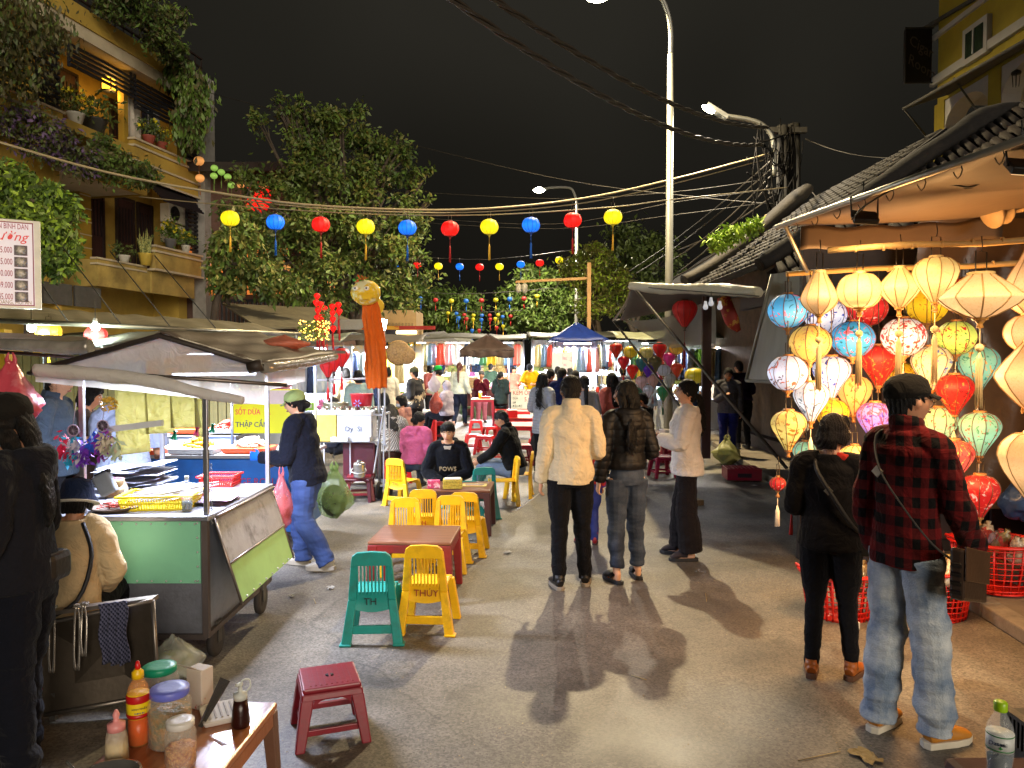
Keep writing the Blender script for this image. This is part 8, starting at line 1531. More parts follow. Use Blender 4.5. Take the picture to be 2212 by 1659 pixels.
t = thing('fabric_swag', 'long red and gold patterned fabric lantern hanging inside the dark doorway', 'fabric', tuple(P(1580, 700, 9))); b = M(); b.tube([P(1562, 640, 9), P(1580, 690, 9), P(1596, 715, 9)], [(.08, .05), (.09, .05), (.03, .02)], 14, sub=4); b.build('cloth', mat('#8a2018', .6, var=.4, scale=12, col2='#b08a30', thr=(.55, .62)), t, world=True)
# motorbike, mostly hidden
t = thing('motorbike', 'dark motorbike parked behind the girl with the low ponytail', 'motorbike', (1.15, 13.2, 0), rad(65))
for y in (-.6, .6):
    b = M(); Rm = MX.Rotation(pi/2, 3, 'Y'); b.lathe([(.24, -.03), (.29, -.03), (.30, 0), (.29, .03), (.24, .03)], 28, (0, y, .30), R=Rm); w_ = b.build('wheel', mat('#141416', .8), t); b = M(); [b.tube([(0, y, .3), (0, y+.24*cos(a), .3+.24*sin(a))], .006, 4) for a in [k*.785 for k in range(8)]]; b.build('spokes', GALV, w_)
b = M(); b.tube([(0, -.5, .62), (0, -.1, .55), (0, .25, .45), (0, .45, .75), (0, .42, .95)], [(.08, .09), (.10, .12), (.09, .09), (.10, .10), (.06, .06)], 12, sub=4); b.build('body', mat('#1c1c22', .3, coat=.6), t); b = M(); b.tube([(0, -.6, .72), (0, -.3, .76), (0, .1, .74)], [(.09, .04), (.13, .05), (.10, .04)], 12, sub=3); b.build('seat', mat('#0c0c0e', .5), t)
b = M(); b.tube([(-.32, .32, 1.05), (-.1, .42, 1.0), (.1, .42, 1.0), (.32, .32, 1.05)], .015, 8, sub=3); b.tube([(0, .42, 1.0), (0, .6, .3)], .03, 8); b.build('handlebar', GALV, t); b = M(); b.ball((0, .52, .9), (.08, .06, .08), 12, 8); b.build('headlight', mat('#b0b0a8', .2), t)
# woven sacks and litter
bag('white and green plastic sack of vegetables under the satin lantern rack', (3.2, 13.4, .2), (.28, .22, .20), sheet('#b8c48a', .85, .3, .1, 5), 31, fill=mat('#7a9a30', .7)); bag('second plastic sack with green leaves beside the rack post', (3.75, 13.0, .2), (.22, .2, .20), sheet('#b8b884', .85, .3, .1, 5), 32, fill=mat('#8a9a40', .7)); tt = bx('crumpled_packet', 'crumpled brown paper packet on the street below the raspberry stools', 'litter', (2.28, 9.3, .035), (.2, .12, .07), mat('#8a7450', .7, var=.3), .3, group='litter on the street')
tt = bx('white_block', 'small white box lying beside the basket near the plaid shopper', 'litter', (G(1843, 1358).x, G(1843, 1358).y, .025), (.07, .05, .05), mat('#c8c0b0', .6), .2, group='litter on the street')
random.seed(12)
LPOS = [(1096, 1195, .09, 'c'), (715, 1272, .07, 'c'), (1870, 1637, .13, 'b'), (1015, 1168, .05, 'c'), (1020, 1175, .05, 'c'), (680, 1300, .06, 's'), (1525, 1292, .10, 's'), (1770, 1635, .12, 's'), (1380, 1465, .05, 's'), (1040, 1110, .12, 's'), (1395, 1008, .06, 'c'), (1445, 1038, .08, 'c'), (630, 1290, .05, 'c'), (1600, 1040, .08, 'c'), (1630, 1050, .07, 'c'), (1830, 1330, .08, 'b')]
for i, (x, y, s_, k) in enumerate(LPOS):
    q = G(x, y); wh = ('between the first table and the couple', 'left of the teal chair', 'in front of the plaid shopper', 'near the first table leg', 'just beyond the first table leg', 'left of the teal chair back leg', 'right of the couple', 'at the bottom near the plaid shopper', 'in the middle shadows', 'beside the second table', 'near the raspberry stools', 'below the raspberry stools', 'behind the teal chair', 'in front of the dark red crate', 'right of the dark red crate', 'beside the older woman\'s shoes')[i]
    nm = {'c': 'crumpled white tissue', 'b': 'torn brown cardboard scrap', 's': 'thin discarded skewer stick'}[k]; b = M()
    if k == 's': a = U_(0, 3); b.tube([(-s_*cos(a), -s_*sin(a), .004), (s_*cos(a), s_*sin(a), .004)], .0025, 5); m_ = mat('#a89468', .7)
    else: b.grid(lambda u, v: V(((u-.5)*s_+.01*sin(v*9+i), (v-.5)*s_*.7+.01*sin(u*8), .006+.010*abs(sin(u*7+v*5+i)))), 7, 5, sm=False); m_ = mat('#a8a49c', .8) if k == 'c' else mat('#8a7448', .8)
    o = b.build({'c': 'tissue', 'b': 'cardboard_scrap', 's': 'skewer_stick'}[k], m_, None); o.location = (q.x, q.y, .001); o.rotation_euler.z = U_(0, 3); tag(o, f'{nm} {wh}', 'litter', 'litter on the street')
# husk crumbs: nobody could count them
b = M(); rg = random.Random(8)
for i in range(900):
    if i < 520: x, y = 1640+rg.gauss(0, 75), 1250+rg.gauss(0, 45)
    elif i < 760: x, y = rg.uniform(900, 2150), rg.uniform(1150, 1650)
    else: x, y = rg.uniform(600, 1200), rg.uniform(1150, 1650)
    if y < 1050: continue
    q = G(x, y); a = rg.uniform(0, 3); s_ = rg.uniform(.002, .006); b.add([(q.x-s_*cos(a), q.y-s_*sin(a), .003), (q.x+s_*sin(a)*.5, q.y-s_*cos(a)*.5, .006), (q.x+s_*cos(a), q.y+s_*sin(a), .004), (q.x-s_*sin(a)*.5, q.y+s_*cos(a)*.5, .006)], [(0, 1, 2, 3)])
tag(b.build('seed_husks', mat('#b09a70', .8)), None, None, None, 'stuff')
# ================= the crowd =================
def pxy(px, py): q = G(px, py); return (q.x, q.y)
def put_in(root, label, build): return build
CREAM = cloth('#cbb996'); BLK = cloth('#0d0d10'); PUF = mat('#0d0c0d', .6, var=.1, bump=.04, spec=.3); SWT = cloth('#d2cac0'); DEN = mat('#202a3a', .85, var=.35, scale=4, bump=.1, bs=120, col2='#4a5668', thr=(.4, .75)); LJ = mat('#6c7e94', .85, var=.3, scale=5, bump=.15, bs=120, col2='#c0c6c8', thr=(.38, .64)); BJ = mat('#24386a', .85, var=.3, scale=4, bump=.1, bs=120, col2='#3c5488', thr=(.3, .8))
SLIP_ = dict(kind='slip', m=mat('#14161c', .6), sole=mat('#15161a', .7), h=.03)
p = person('man in a cream jacket and black trousers standing with his back to us', pxy(1232, 1268), 3, 1.67, 1.04, ('down', 'bent'), 'ease', top=dict(m=CREAM, ease=.026, rib=1, collar=1, hem=.90, fold=.012, cuff=None), bot=dict(m=BLK, ease=.014), hair='short', vox=.007, seed=2, shoes=dict(m=mat('#141210', .5), sole=mat('#8a8070', .6), h=.028), yaw=4)
I = INFO[p.name]; b = M(); w_ = I['U'](I['AJ'][-1][2]); b.tube([w_+V((-.0, .02, -.09)), w_+V((-.06, .02, -.14)), w_+V((-.20, .04, -.24))], .004, 6); o = b.build('skewer', mat('#b8b0a0', .6), None); o.parent = None; o.data.transform(WM(p)); tag(o, 'thin wooden skewer held low by the man in the cream jacket', 'skewer')
person('woman in a black quilted jacket and faded dark jeans beside the cream jacket', pxy(1352, 1255), 14, 1.63, .93, ('down', 'bent'), 'ease', yaw=48, top=dict(m=PUF, puff=.065, ease=.028, hood=1, hem=.97), bot=dict(m=DEN, ease=.02, cut=.07, fold=.012), hair='long', vox=.007, seed=5, shoes=SLIP_, skin=SKIN2)
p = person('girl in an oversized off-white sweatshirt and wide black trousers eating from a cup', pxy(1482, 1205), 78, 1.62, .92, (((.20, .06, 1.12), (.06, .25, 1.14)), ((.20, .05, 1.12), (.05, .24, 1.17))), 'ease', yaw=8, nod=-4, top=dict(m=SWT, ease=.045, rib=1, hem=.86, fold=.014), bot=dict(m=cloth('#141012'), flare=.055, ease=.02, cut=.03), hair='lowpony', vox=.007, seed=8, shoes=dict(kind='slip', m=mat('#241a1c', .9), sole=mat('#141414', .7), h=.03), skin=SKIN2)
I = INFO[p.name]; m4 = WM(p); q = m4 @ (I['U']((.0, .30, 1.19))); t = thing('plastic_cup', 'clear plastic snack cup held by the girl in the white sweatshirt', 'cup', tuple(q-V((0, 0, .06)))); M().lathe([(.028, 0), (.040, .09), (.042, .092)], 18).build('cup', sheet('#d8ccc8', .45, .15, .05, 8), t); M().lathe([(0, .01), (.03, .012), (.036, .06), (0, .06)], 14).build('contents', mat('#c88a78', .5), t); M().tube([(0, 0, .05), (-.03, .0, .15), (-.05, 0, .17)], .003, 5).build('stick', mat('#c8b890', .6), t)
bk = m4 @ I['U']((-.02, -.165, 1.24)); R3 = WM(p).to_3x3(); text('back_print', 'N', m4 @ I['U']((.10, -.150, 1.06)), R3 @ V((-.5, 0, 0)), R3 @ V((0, 0, 1)), .26, mat('#a01018', .7), p, th=.012, sx=.7) if 0 else None
# older woman and plaid man
p = person('short woman in black with cropped hair looking at the lanterns', pxy(1790, 1462), -32, 1.49, 1.12, ('bent', 'bent'), 'ease', yaw=-28, nod=6, top=dict(m=cloth('#0e0b0b'), ease=.022, hem=.86, fold=.010, flare=.01), bot=dict(m=BLK, ease=.006), hair='bob', hm=HAIRG, vox=.007, seed=11, shoes=dict(m=mat('#a0561c', .45, var=.15), sole=mat('#5a3a24', .7), h=.035, lace=1))
I = INFO[p.name]; k = I['k']; U = I['U']; b = M()
b.tube([U((.10, -.08, 1.44)), U((.02, -.142, 1.30)), U((-.07, -.145, 1.14)), U((-.14, -.12, 1.02))], [(.020, .004)]*4, 6, side=(.3, 0, 1), sub=4) if 0 else b.tube([U((-.09, .03, 1.45)), U((-.07, -.125, 1.37)), U((.04, -.160, 1.20)), U((.15, -.115, 1.02)), U((.20, .02, .95))], .012, 6, sub=4); b.build('bag_strap', mat('#15120f', .6), p)
b = M(); b.box(U((.01, -.165, 1.24)), (.035, .006, .035), R=MX.Rotation(.78, 3, 'Y')); b.build('strap_buckle', metal('#a8a498', rough=.3), p); b = M(); b.box(U((.22, .05, .90)), (.09, .16, .14)); b.build('shoulder_bag', mat('#14110f', .5), p, bev=.02)
b = M(); [b.tube([U((sd*.04, -.07, 1.455)), U((sd*.10, -.05, 1.44)), U((sd*.14, .02, 1.42))], [(.02, .008)]*3, 8, sub=3) for sd in (1,)]; b.build('red_trim', cloth('#a0281c'), p); b = M(); b.tube([U((-.24, .0, 1.06)), U((-.245, .0, .90))], [(.004, .004), (.012, .012)], 6); b.build('red_tassel', mat('#b01c18', .7), p)
def glasses(p, m=None):
    I = INFO[p.name]; b = M()
    for s in (-1, 1): c = I['Hd']((s*.031, .098, .006)); b.tube([c+I['HR'] @ V((.021*cos(a), 0, .017*sin(a)))*I['k'] for a in [k_*pi/7 for k_ in range(15)]], .0016*I['k'], 5, caps=False); b.tube([I['Hd']((s*.052, .094, .012)), I['Hd']((s*.082, .0, .01))], .0016*I['k'], 5)
    b.tube([I['Hd']((-.010, .099, .010)), I['Hd']((.010, .099, .010))], .0016, 5); b.build('glasses', m or WIRE, p)
glasses(p)
p = person('man in a red and black plaid shirt, cap and pale jeans beside the lanterns', pxy(1950, 1590), -62, 1.72, .84, (((.19, -.03, 1.10), (.19, .03, .86)), ((.20, .08, 1.10), (.16, .27, .90))), 'ease', yaw=-26, nod=-4, top=dict(m=cloth('#5e0f10', 'plaid', '#0a0707', 1.25), ease=.030, collar=1, hem=.83, fold=.011, name='plaid_shirt'), bot=dict(m=LJ, ease=.022, fold=.014, flare=.016), hair='short', hat=('cap', cloth('#15120f')), vox=.007, seed=14, shoes=dict(m=mat('#b07420', .6, var=.1), sole=mat('#c8c0ac', .6), h=.032, lace=1))
glasses(p); I = INFO[p.name]; U = I['U']; b = M(); b.tube([U((-.08, .05, 1.46)), U((-.09, -.10, 1.42)), U((-.02, -.168, 1.28)), U((.10, -.165, 1.12)), U((.20, -.12, .98)), U((.245, -.03, .90))], [(.016, .004)]*6, 6, sub=4); b.build('bag_strap', mat('#120f0d', .6), p)
b = M(); b.box(U((-.03, -.172, 1.27)), (.04, .008, .04), R=MX.Rotation(.7, 3, 'Y')); b.build('strap_buckle', metal('#b0a898', rough=.3), p)
q = WM(p) @ U((.26, .06, .84)); t = thing('satchel', 'dark brown leather satchel hanging at the hip of the plaid shirt', 'bag', tuple(q), rad(-50)); b = M(); b.prism([(-.15, -.13), (.15, -.13), (.15, .10), (-.15, .10)], -.03, .03, fr=lambda x, y, z: V((y, x, z-.25*x))); b.build('body', mat('#33241a', .35, var=.2, bump=.05), t, bev=.015); b = M(); b.prism([(-.145, -.04), (.145, -.04), (.145, .11), (-.145, .11)], .031, .04, fr=lambda x, y, z: V((y, x, z-.25*x))); b.build('flap', mat('#46301f', .4, var=.2, bump=.05), t, bev=.006); b = M(); [b.box((.0, -.152+.0*i, -.06+.04*i), (.045, .010, .022), R=MX.Rotation(.4, 3, 'X')) for i in range(4)]; b.build('piping', mat('#181210', .3), t, bev=.004)
# left foreground vendor
p = person('vendor in a black jacket, dark cap and face mask at the left edge', (-2.09, 3.14), 100, 1.65, 1.05, (((.22, .02, 1.10), (.12, .22, 1.02)), ((.22, -.02, 1.10), (.14, .20, 1.04))), 'ease', yaw=22, nod=10, top=dict(m=cloth('#16161c'), ease=.03, hood=1, hem=.88, fold=.012), bot=dict(m=cloth('#0d0f18'), ease=.03, fold=.016), hair='long', hat=('cap', cloth('#1a1713')), vox=.007, seed=17)
I = INFO[p.name]; Hd = I['Hd']; b = M(); b.ball(Hd((0, .045, -.055)), (.062, .062, .045), 16, 10, R=I['HR']); b.build('face_mask', cloth('#8ea6b8'), p)
b = M(); [b.ball(I['U'](V(I['AJ'][s][2]))+V((0, .04, 0)), (.05, .06, .035), 12, 8) for s in (-1, 1)]; b.build('blue_gloves', mat('#3a78a0', .4), p)
R3 = WM(p).to_3x3(); tp_0 = I['U'](V(I['AJ'][-1][1])); b = M(); b.box(I['U'](V((-.262, -.01, 1.19))), (.004, .034, .028)); b.build('sleeve_logo', mat('#a01c14', .6), p)
t = thing('shoulder_bag', 'small black zipped bag on the hip of the left vendor', 'bag', tuple(P(112, 1222, 3.2))); M().box((0, 0, 0), (.10, .16, .13)).build('body', mat('#0e0d0d', .5, bump=.1), t, bev=.03); M().tube([(0, -.08, .05), (.06, -.02, .07), (0, .08, .05)], .006, 6, sub=3).build('zip', mat('#3a3632', .4), t)
p = person('person in a cream coat and navy bucket hat sitting with back to us', (-2.36, 3.98), 12, 1.48, .85, ('lap', 'lap'), 'sit', seat=.40, lean=6, nod=12, top=dict(m=cloth('#c0a880'), ease=.04, hem=.80, fold=.014, collar=0), bot=dict(m=BLK), hair='bob', hat=('bucket', cloth('#1c2844')), vox=.008, seed=19); I = INFO[p.name]; b = M(); b.tube([I['U']((.08, -.10, 1.44)), I['U']((.16, -.19, 1.25)), I['U']((.10, -.24, 1.0)), I['U']((-.12, -.22, .88))], .011, 6, sub=4); b.build('bag_strap', mat('#101014', .6), p)
dup(s0_, (-2.38, 4.0, 0), 0, 'dark stool hidden under the person in the cream coat', (1, 1, 1.35))
p = person('man with round glasses and grey-blue jacket standing behind the mint cart', (P(120, 900, 6.1).x, 6.1), -80, 1.74, 1.05, ('bent', 'bent'), 'stand', yaw=-8, nod=8, top=dict(m=cloth('#3a4654'), ease=.03, collar=1, hem=.85), hair='fringe', vox=.009, seed=21, skin=SKIN2); glasses(p)
person('person in a pale blue-grey T-shirt bending over behind the mint cart', (P(265, 900, 5.95).x, 5.95), 20, 1.66, 1.15, ('reach', 'reach'), 'stand', lean=14, twist=-8, nod=18, yaw=-25, top=dict(m=cloth('#8c96ae'), ease=.035, sleeve=.45, hem=.88), hair='bun', vox=.009, seed=22)
person('person in a brown coat standing behind the feathered dream catchers', (P(185, 900, 6.4).x, 6.4), -70, 1.6, 1.1, ('bent', 'bent'), 'stand', nod=10, top=dict(m=cloth('#3c3230'), ease=.04, hem=.6), hair='bob', vox=.011, seed=23, shoes=None)
p = person('vendor in a pale green cap, navy hoodie and blue trousers leaning to the cart', pxy(665, 1228), 82, 1.54, 1.08, (((.20, .10, 1.10), (.16, .36, 1.14)), ((.20, .06, 1.10), (.10, .30, 1.06))), {1: ((.09, .12, .50), (.10, .08, .09)), -1: ((-.09, .0, .48), (-.10, -.24, .11))}, lean=8, nod=4, top=dict(m=cloth('#10131f'), ease=.042, hood=1, hem=.86, fold=.014, rib=1), bot=dict(m=BJ, ease=.03, flare=.02, fold=.014), hair='bun', hat=('cap', cloth('#9cb070')), vox=.007, seed=25, shoes=dict(m=mat('#b8b0a0', .6), sole=mat('#a8a090', .7), h=.04), skin=SKIN2)
I = INFO[p.name]; b = M(); w_ = I['U'](I['AJ'][-1][2]); hand(b, I['U'](I['AJ'][-1][1]), w_, -1, I['k']*1.16, I['HR']); me = remesh(b, .006, 1); put('blue_glove', me, mat('#1460c8', .4), p)
# seated boy and neighbours
p = person('boy in a black hoodie sitting at the second table and facing us', (-.72, 8.62), 178, 1.62, 1.0, (((.24, .12, 1.13), (.03, .26, 1.08)), ((.26, .12, 1.13), (.04, .30, 1.06))), 'sit', seat=.30, lean=16, nod=-2, yaw=-3, top=dict(m=cloth('#0c0e14'), ease=.034, hood=1, hem=.9), hair='fringe', vox=.006, seed=31, skin=SKIN2)
I = INFO[p.name]; m4 = WM(p); b = M(); b.prism([(-.045, 1.44), (.045, 1.44), (.012, 1.34), (-.012, 1.34)], .0, .105, fr=lambda x, y, z: I['U']((x, y, z))); b.build('undershirt', cloth('#b8b0a4'), p); R3 = m4.to_3x3(); text('chest_print', 'POWS', m4 @ I['U']((.10, .168, 1.16)), R3 @ (I['U']((-1, 0, 0))-I['U']((0, 0, 0))), R3 @ (I['U']((0, 0, 1))-I['U']((0, 0, 0))), .07, mat('#a89878', .6), p, th=.01)
person('woman in a pink jacket with a purple hair tie sitting left of the boy', (P(893, 960, 10.3).x, 10.3), -28, 1.55, 1.12, ('lap', 'lap'), 'sit', seat=.30, lean=10, yaw=-22, nod=6, top=dict(m=cloth('#b8587c'), ease=.045, hood=1, hem=.9, fold=.014), bot=dict(m=DEN), hair='bun', vox=.009, seed=33)
person('man in a black jacket sitting sideways on the yellow chair right of the boy', (.04, 9.75), 72, 1.66, 1.1, ('fwd', 'lap'), 'sitfwd', seat=.32, lean=14, nod=8, top=dict(m=cloth('#08090b'), ease=.035, collar=1, hem=.9), bot=dict(m=mat('#5a6a80', .85, var=.3, scale=4)), hair='short', vox=.008, seed=35)
person('woman in a black and white houndstooth jacket sitting with her back to us', (P(848, 950, 10.9).x, 10.9), 15, 1.55, 1.1, ('lap', 'lap'), 'sit', seat=.40, lean=18, nod=15, top=dict(m=cloth('#b8b4ae', 'check', '#0c0c0e', 1.1), ease=.045, hem=.85, fold=.012), bot=dict(m=cloth('#3a2420')), hair='long', vox=.010, seed=37)
person('woman with long dark hair and olive striped top behind the houndstooth jacket', (P(830, 900, 12.2).x, 12.2), 5, 1.6, 1.05, ('bent', 'bent'), 'sit', seat=.45, top=dict(m=cloth('#4a4a38', 'stripe', '#242418'), ease=.03), hair='long', vox=.012, seed=38)
person('dark-haired man sitting low behind the white foam boxes', (P(716, 900, 11.3).x, 11.3), -60, 1.6, 1.05, ('lap', 'lap'), 'sit', seat=.42, nod=10, top=dict(m=cloth('#1c1e28'), ease=.03), hair='short', vox=.010, seed=39)
person('woman with a black bob, face mask and dusty pink jacket sitting sideways', (P(877, 900, 12.6).x, 12.6), 75, 1.55, 1.05, ('lap', 'lap'), 'sit', seat=.42, yaw=25, lean=6, top=dict(m=cloth('#a8786c'), ease=.04, hood=1), hair='bob', vox=.010, seed=40)
p = bpy.data.objects[[o for o in INFO][-1]]; b = M(); b.ball(INFO[p.name]['Hd']((0, .045, -.05)), (.06, .06, .045), 12, 8, R=INFO[p.name]['HR']); b.build('face_mask', cloth('#b8c0c8'), p)
person('man in a camouflage cap and black and cream jacket standing at the left stalls', (P(897, 900, 15.2).x, 15.2), 65, 1.66, 1.12, ('bent', 'bent'), 'stand', nod=6, top=dict(m=mat('#14161c', .8, col2='#a89a80', thr=(.56, .58), scale=2.2), ease=.045, hem=.86), hair='short', hat=('cap', cloth('#4a4c38')), vox=.010, seed=41)
person('person in white with a green and white cap behind the camouflage cap', (P(948, 880, 17.2).x, 17.2), 70, 1.68, 1.0, ('bent', 'bent'), 'stand', nod=5, top=dict(m=cloth('#b0b49c'), ease=.03), hair='bob', hat=('cap', cloth('#1c9a40')), vox=.012, seed=42)
person('girl in a lavender hooded top sitting sideways with a drink', (P(965, 900, 16.0).x, 16.0), 70, 1.6, 1.05, ('chest', 'mouth'), 'sitfwd', seat=.55, nod=0, top=dict(m=cloth('#9c98a8'), ease=.045, hoodup=1), bot=dict(m=cloth('#12141e')), hair='short', hat='hood' if 0 else None, vox=.011, seed=43)
person('woman with a long red ponytail, white jumper and navy trousers walking away', (P(993, 900, 20.5).x, 20.5), -12, 1.74, 1.1, ('down', 'swing'), 'walk', top=dict(m=cloth('#a8ac9c'), ease=.03, hem=.88), bot=dict(m=cloth('#141a2c'), ease=.02), hair='pony', hm=HAIRR, vox=.010, seed=44, shoes=dict(m=mat('#a8806c', .6), sole=mat('#8a6a58', .6)))
person('child in a maroon fleece and striped beanie holding a snack to the mouth', (P(1040, 880, 22.0).x, 22.0), 182, 1.46, 1.15, ('mouth', 'mouth'), 'stand', top=dict(m=cloth('#4c0e1e'), ease=.045, hem=.84), bot=dict(m=cloth('#b06880'), ease=.03), hair='short', hat=('beanie', cloth('#6a6c70', 'hstripe', '#202024', 1.5)), vox=.010, seed=45, child=1)
person('girl in a dark green jacket standing with her back to us near the price board', (P(1082, 880, 20.3).x, 20.3), -20, 1.50, 1.15, ('bent', 'bent'), 'stand', yaw=-30, top=dict(m=cloth('#1c2a2a'), ease=.05, hem=.72, hood=1), bot=dict(m=BLK), hair='pony', vox=.011, seed=46)
person('vendor in a bright yellow shirt and dark cap looking down at his counter', (P(1148, 850, 22.6).x, 22.6), 160, 1.72, 1.1, ('bent', 'table'), 'stand', lean=8, nod=25, top=dict(m=cloth('#d0a010'), ease=.03, sleeve=.45), hair='short', hat=('cap', cloth('#1c2028')), vox=.011, seed=47)
p = person('woman in a pale grey quilted jacket with a dark strap across her back', (P(1172, 900, 11.9).x, 11.9), -38, 1.60, 1.0, ('bent', 'bent'), 'stand', yaw=-25, top=dict(m=mat('#7c8088', .5, var=.08, bump=.03), puff=.045, ease=.035, hem=.70), bot=dict(m=BLK), hair='long', vox=.008, seed=48, skin=SKIN2); I = INFO[p.name]; b = M(); b.tube([I['U']((-.10, -.02, 1.45)), I['U']((-.02, -.16, 1.32)), I['U']((.12, -.17, 1.16)), I['U']((.2, -.08, 1.05))], [(.02, .006)]*4, 6, sub=4); b.build('bag_strap', mat('#1c1c22', .7), p)
person('woman with dark hair in a maroon top behind the grey quilted jacket', (P(1189, 880, 15.0).x, 15.0), -30, 1.63, 1.05, ('bent', 'bent'), 'stand', yaw=-20, top=dict(m=cloth('#4a1420'), ease=.03), hair='bun', vox=.012, seed=49)
person('man in a blue jacket seen from behind between the cream jacket and the stalls', (P(1214, 880, 13.6).x, 13.6), -20, 1.66, 1.1, ('down', 'down'), 'stand', yaw=-25, top=dict(m=cloth('#16204a'), ease=.03, collar=1), hair='short', vox=.012, seed=50)
person('girl with a dark braid and grey blouse beyond the cream jacket', (P(1262, 880, 11.3).x, 11.3), 8, 1.57, 1.0, ('bent', 'bent'), 'stand', top=dict(m=cloth('#8a8a90'), ease=.03), bot=dict(m=BLK), hair='lowpony', vox=.010, seed=51)
person('taller dark-haired girl in grey beside the braided girl', (P(1243, 880, 13.2).x, 13.2), 20, 1.62, 1.0, ('bent', 'bent'), 'stand', top=dict(m=cloth('#6a6460'), ease=.03), hair='bun', vox=.012, seed=52)
person('woman in a salmon pink top with long black hair near the motorbike', (P(1322, 880, 11.8).x, 11.8), 28, 1.60, 1.05, ('bent', 'bent'), 'stand', yaw=10, top=dict(m=cloth('#a85a54'), ease=.03), hair='long', vox=.010, seed=53)
person('small child in a red and blue outfit standing in front of the couple', (P(1268, 1100, 7.3).x, 7.3), 0, 1.12, 1.25, ('down', 'down'), 'stand', top=dict(m=mat('#a01818', .7, col2='#1c2a8a', scale=5, thr=(.5, .54)), ease=.03, name='red_and_blue_top'), bot=dict(m=mat('#1c2a70', .7, col2='#8a1420', thr=(.56, .6), scale=4), ease=.02), hair='short', vox=.010, seed=54, child=1, shoes=dict(m=mat('#8a2028', .5), sole=mat('#302020', .6)))
person('seated woman in black eating with a stick behind the quilted jacket', (P(1392, 950, 12.2).x, 12.2), 60, 1.6, 1.1, ('bent', 'mouth'), 'sit', seat=.45, yaw=-10, nod=12, top=dict(m=cloth('#101014'), ease=.03), hair='short', vox=.011, seed=55)
person('woman in a grey zipped jacket and blue trousers walking out along the pavement', (P(1572, 950, 13.4).x, 13.4), 165, 1.58, 1.05, ('down', 'chest'), {1: ((.09, .14, .50), (.10, .12, .09)), -1: ((-.09, .02, .48), (-.09, -.12, .10))}, nod=14, z0=.085, top=dict(m=cloth('#4a484c'), ease=.04, collar=1, hem=.84), bot=dict(m=cloth('#1c2260'), ease=.02), hair='bun', vox=.009, seed=56)
person('person in a dim purple jacket turned away inside the dark doorway', (P(1605, 900, 14.6).x, 14.6), 20, 1.72, 1.1, ('bent', 'bent'), 'stand', z0=.085, lean=12, top=dict(m=cloth('#241a3a'), ease=.03), hair='short', vox=.012, seed=57)
person('shopper in blue denim among the yellow goods under the canopy tent', (P(1492, 850, 17.6).x, 17.6), 200, 1.6, 1.0, ('bent', 'bent'), 'stand', top=dict(m=cloth('#3a5a88'), ease=.02), bot=dict(m=BJ), hair='bob', vox=.013, seed=58)
for i, (x, y, f, h, c_, hr, l) in enumerate(((775, 13.2, 20, 1.62, '#8aa09c', 'bob', 'woman in a loose mint and white dress at the clothes stall behind the puppet'), (795, 15.8, -10, 1.72, '#1c2438', 'short', 'tall man in dark navy beside the white post of the clothes stall'), (748, 14.8, 30, 1.65, '#a89878', 'bob', 'person in beige behind the three hanging red lanterns'), (1232, 19.5, 10, 1.6, '#2a2a30', 'bob', 'far shopper in dark grey under the blue tarpaulin'), (755, 17.2, 0, 1.68, '#20222a', 'short', 'dark-clothed shopper deep in the left stalls'), (930, 22.5, 40, 1.65, '#8a4a48', 'bob', 'shopper in faded red beside the bag stall'), (868, 19.8, 10, 1.68, '#14203a', 'short', 'shopper in a dark blue coat at the left souvenir stall'))):
    person(l, (P(x, 880, y).x, y), f, h, 1.05, ('bent', 'down'), 'stand', top=dict(m=cloth(c_), ease=.035, hem=.8), hair=hr, vox=.013, seed=60+i)
for i, (x, y, f, h, c_, hr, l) in enumerate(((905, 24.2, 15, 1.62, '#a8a49a', 'bob', 'shopper in pale grey browsing the left end of the bag stall'), (1012, 24.8, 5, 1.66, '#6a3a58', 'bun', 'shopper in plum leaning toward the bag stall behind the walking woman'), (1060, 24.9, -15, 1.7, '#2a3a2c', 'short', 'shopper in olive partly behind the drinks cart'), (1110, 25.0, 190, 1.6, '#b05a48', 'bob', 'stallholder in coral facing us right of the drinks cart'), (1205, 21.0, 25, 1.64, '#c0b8ac', 'long', 'long-haired shopper in cream under the clothes stall light'), (1345, 17.5, 10, 1.66, '#2c2c3a', 'short', 'dark-jacketed shopper at the left of the shopping stall'), (1395, 16.8, -30, 1.58, '#8a9ab0', 'pony', 'ponytailed shopper in light blue at the shopping stall'), (838, 16.6, 20, 1.66, '#c8c4b4', 'bob', 'shopper in white at the souvenir stall beside the straw hats'))):
    person(l, (P(x, 880, y).x, y), f, h, 1.05, ('bent', 'down'), 'stand', top=dict(m=cloth(c_), ease=.035, hem=.8), hair=hr, vox=.014, seed=80+i)
for l, c, r_, m_, s_ in (('clear plastic bag of white goods carried by the man in the camouflage cap', P(938, 830, 15.0), (.12, .10, .16), sheet('#c0b8c0', .7, .2, .1, 7), 3), ('striped red plastic bag carried behind the lavender hooded girl', P(942, 872, 15.6), (.14, .10, .20), mat('#a04a40', .4, var=.3, scale=20, bump=.2), 5)): bag(l, c, r_, m_, s_)
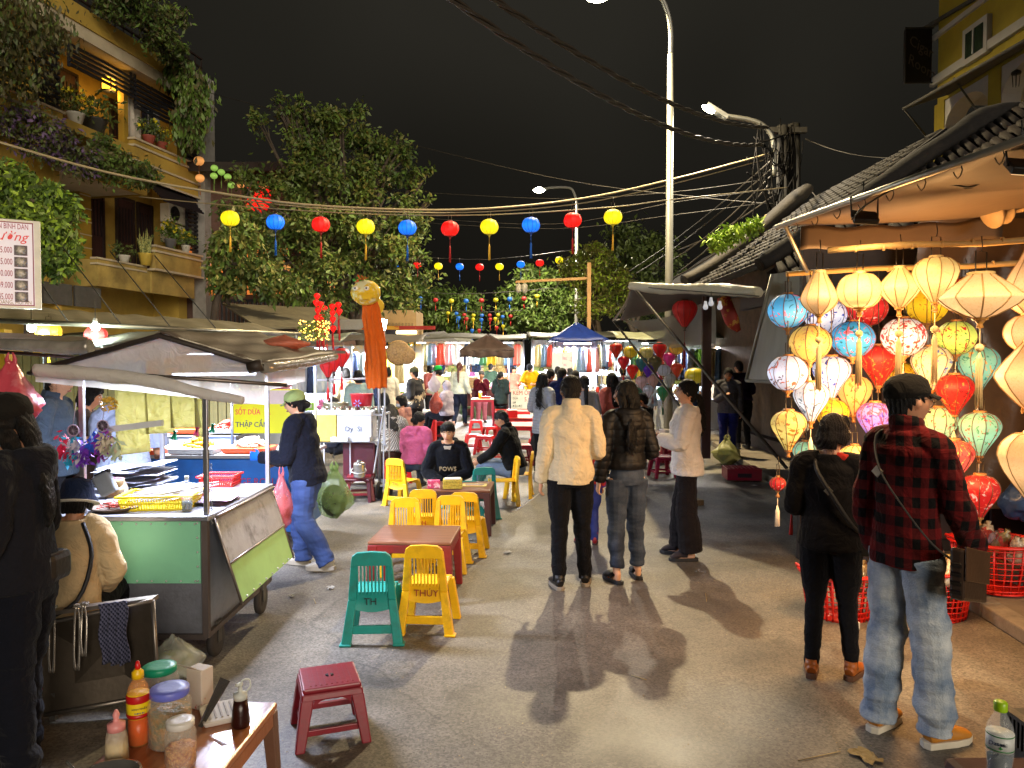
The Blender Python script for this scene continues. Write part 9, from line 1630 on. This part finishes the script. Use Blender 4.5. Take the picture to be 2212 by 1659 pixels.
# ================= lights =================
def light(kind, name, loc, col, e, size=.1, rot=None, size2=None, spot=None, blend=.5):
    l = bpy.data.lights.new(name, kind); l.energy = e; l.color = srgb(col)
    if kind == 'AREA':
        l.shape = 'RECTANGLE'; l.size = size; l.size_y = size2 or size
    elif kind == 'SUN': l.angle = size
    else: l.shadow_soft_size = size
    if spot: l.spot_size = spot; l.spot_blend = blend
    o = bpy.data.objects.new(name, l); COL.objects.link(o); o.location = loc
    if rot: o.rotation_euler = rot
    return o
for q in lamp_pts:
    loc, col, k = q[0], q[1], q[2]
    if k is None:
        lb = q[3]; e = 4600 if lb.startswith('tall') else 6500 if lb.startswith('farther') else 1100
        light('SPOT', 'street_lamp_light', loc, '#ffe6b4' if lb.startswith('tall') else col, e, .12, (0, 0, 0), spot=rad(165), blend=.6)
    elif isinstance(k, tuple) and k[0] == 'area': light('AREA', 'tube_light', loc, col, k[3]*(4.5 if q[3] == 'cart' else 3 if q[3] == 'cart2' else 5), k[1], (0, 0, 0), k[2])
    elif isinstance(k, tuple): light('POINT', 'bulb_light', loc, col, k[1], .05)
    else: light('POINT', 'wall_lantern_light', loc, col, k, .1)
# warm spots added at the awning floodlights to brighten the lanterns and street
light('SPOT', 'added_warm_spot', tuple(P(1868, 470, 4.1)-V((0, 0, .1))), '#ffd8a4', 35, .1, (rad(20), rad(-12), 0), spot=rad(150), blend=.7)
light('SPOT', 'added_warm_spot', tuple(P(2212, 360, 3.2)-V((.1, 0, .1))), '#ffd8a4', 60, .12, (rad(-4), rad(-22), 0), spot=rad(155), blend=.7)
# warm glow of the lantern wall itself
light('POINT', 'lantern_bulbs', tuple(P(2010, 800, 4.7)), '#ffbc70', 60, .25); light('POINT', 'lantern_bulbs', tuple(P(1850, 820, 5.0)), '#ffc480', 45, .25)
light('SUN', 'night_fill', (0, 0, 20), '#fff0dc', 1.35, rad(30), (rad(77), 0, rad(24)))
# ================= camera and render =================
cam = bpy.data.cameras.new('camera'); co = bpy.data.objects.new('camera', cam); COL.objects.link(co); co.location = (0, 0, CH); co.rotation_euler = (pi/2-PIT, 0, 0)
cam.sensor_width = 36; cam.sensor_fit = 'HORIZONTAL'; cam.lens = 36*FP/2212; cam.clip_end = 500; cam.clip_start = .05; SC.camera = co
vs = SC.view_settings; vs.view_transform = 'Standard'; vs.look = 'None'; vs.gamma = 1; vs.use_curve_mapping = False; vs.exposure = 0.75
SC.cycles.use_denoising = True; SC.cycles.denoiser = 'OPENIMAGEDENOISE'; SC.cycles.max_bounces = 6; SC.cycles.transparent_max_bounces = 12; SC.cycles.diffuse_bounces = 3; SC.cycles.glossy_bounces = 3; SC.cycles.transmission_bounces = 5
SC.cycles.sample_clamp_indirect = 3.0; SC.cycles.caustics_reflective = False; SC.cycles.caustics_refractive = False
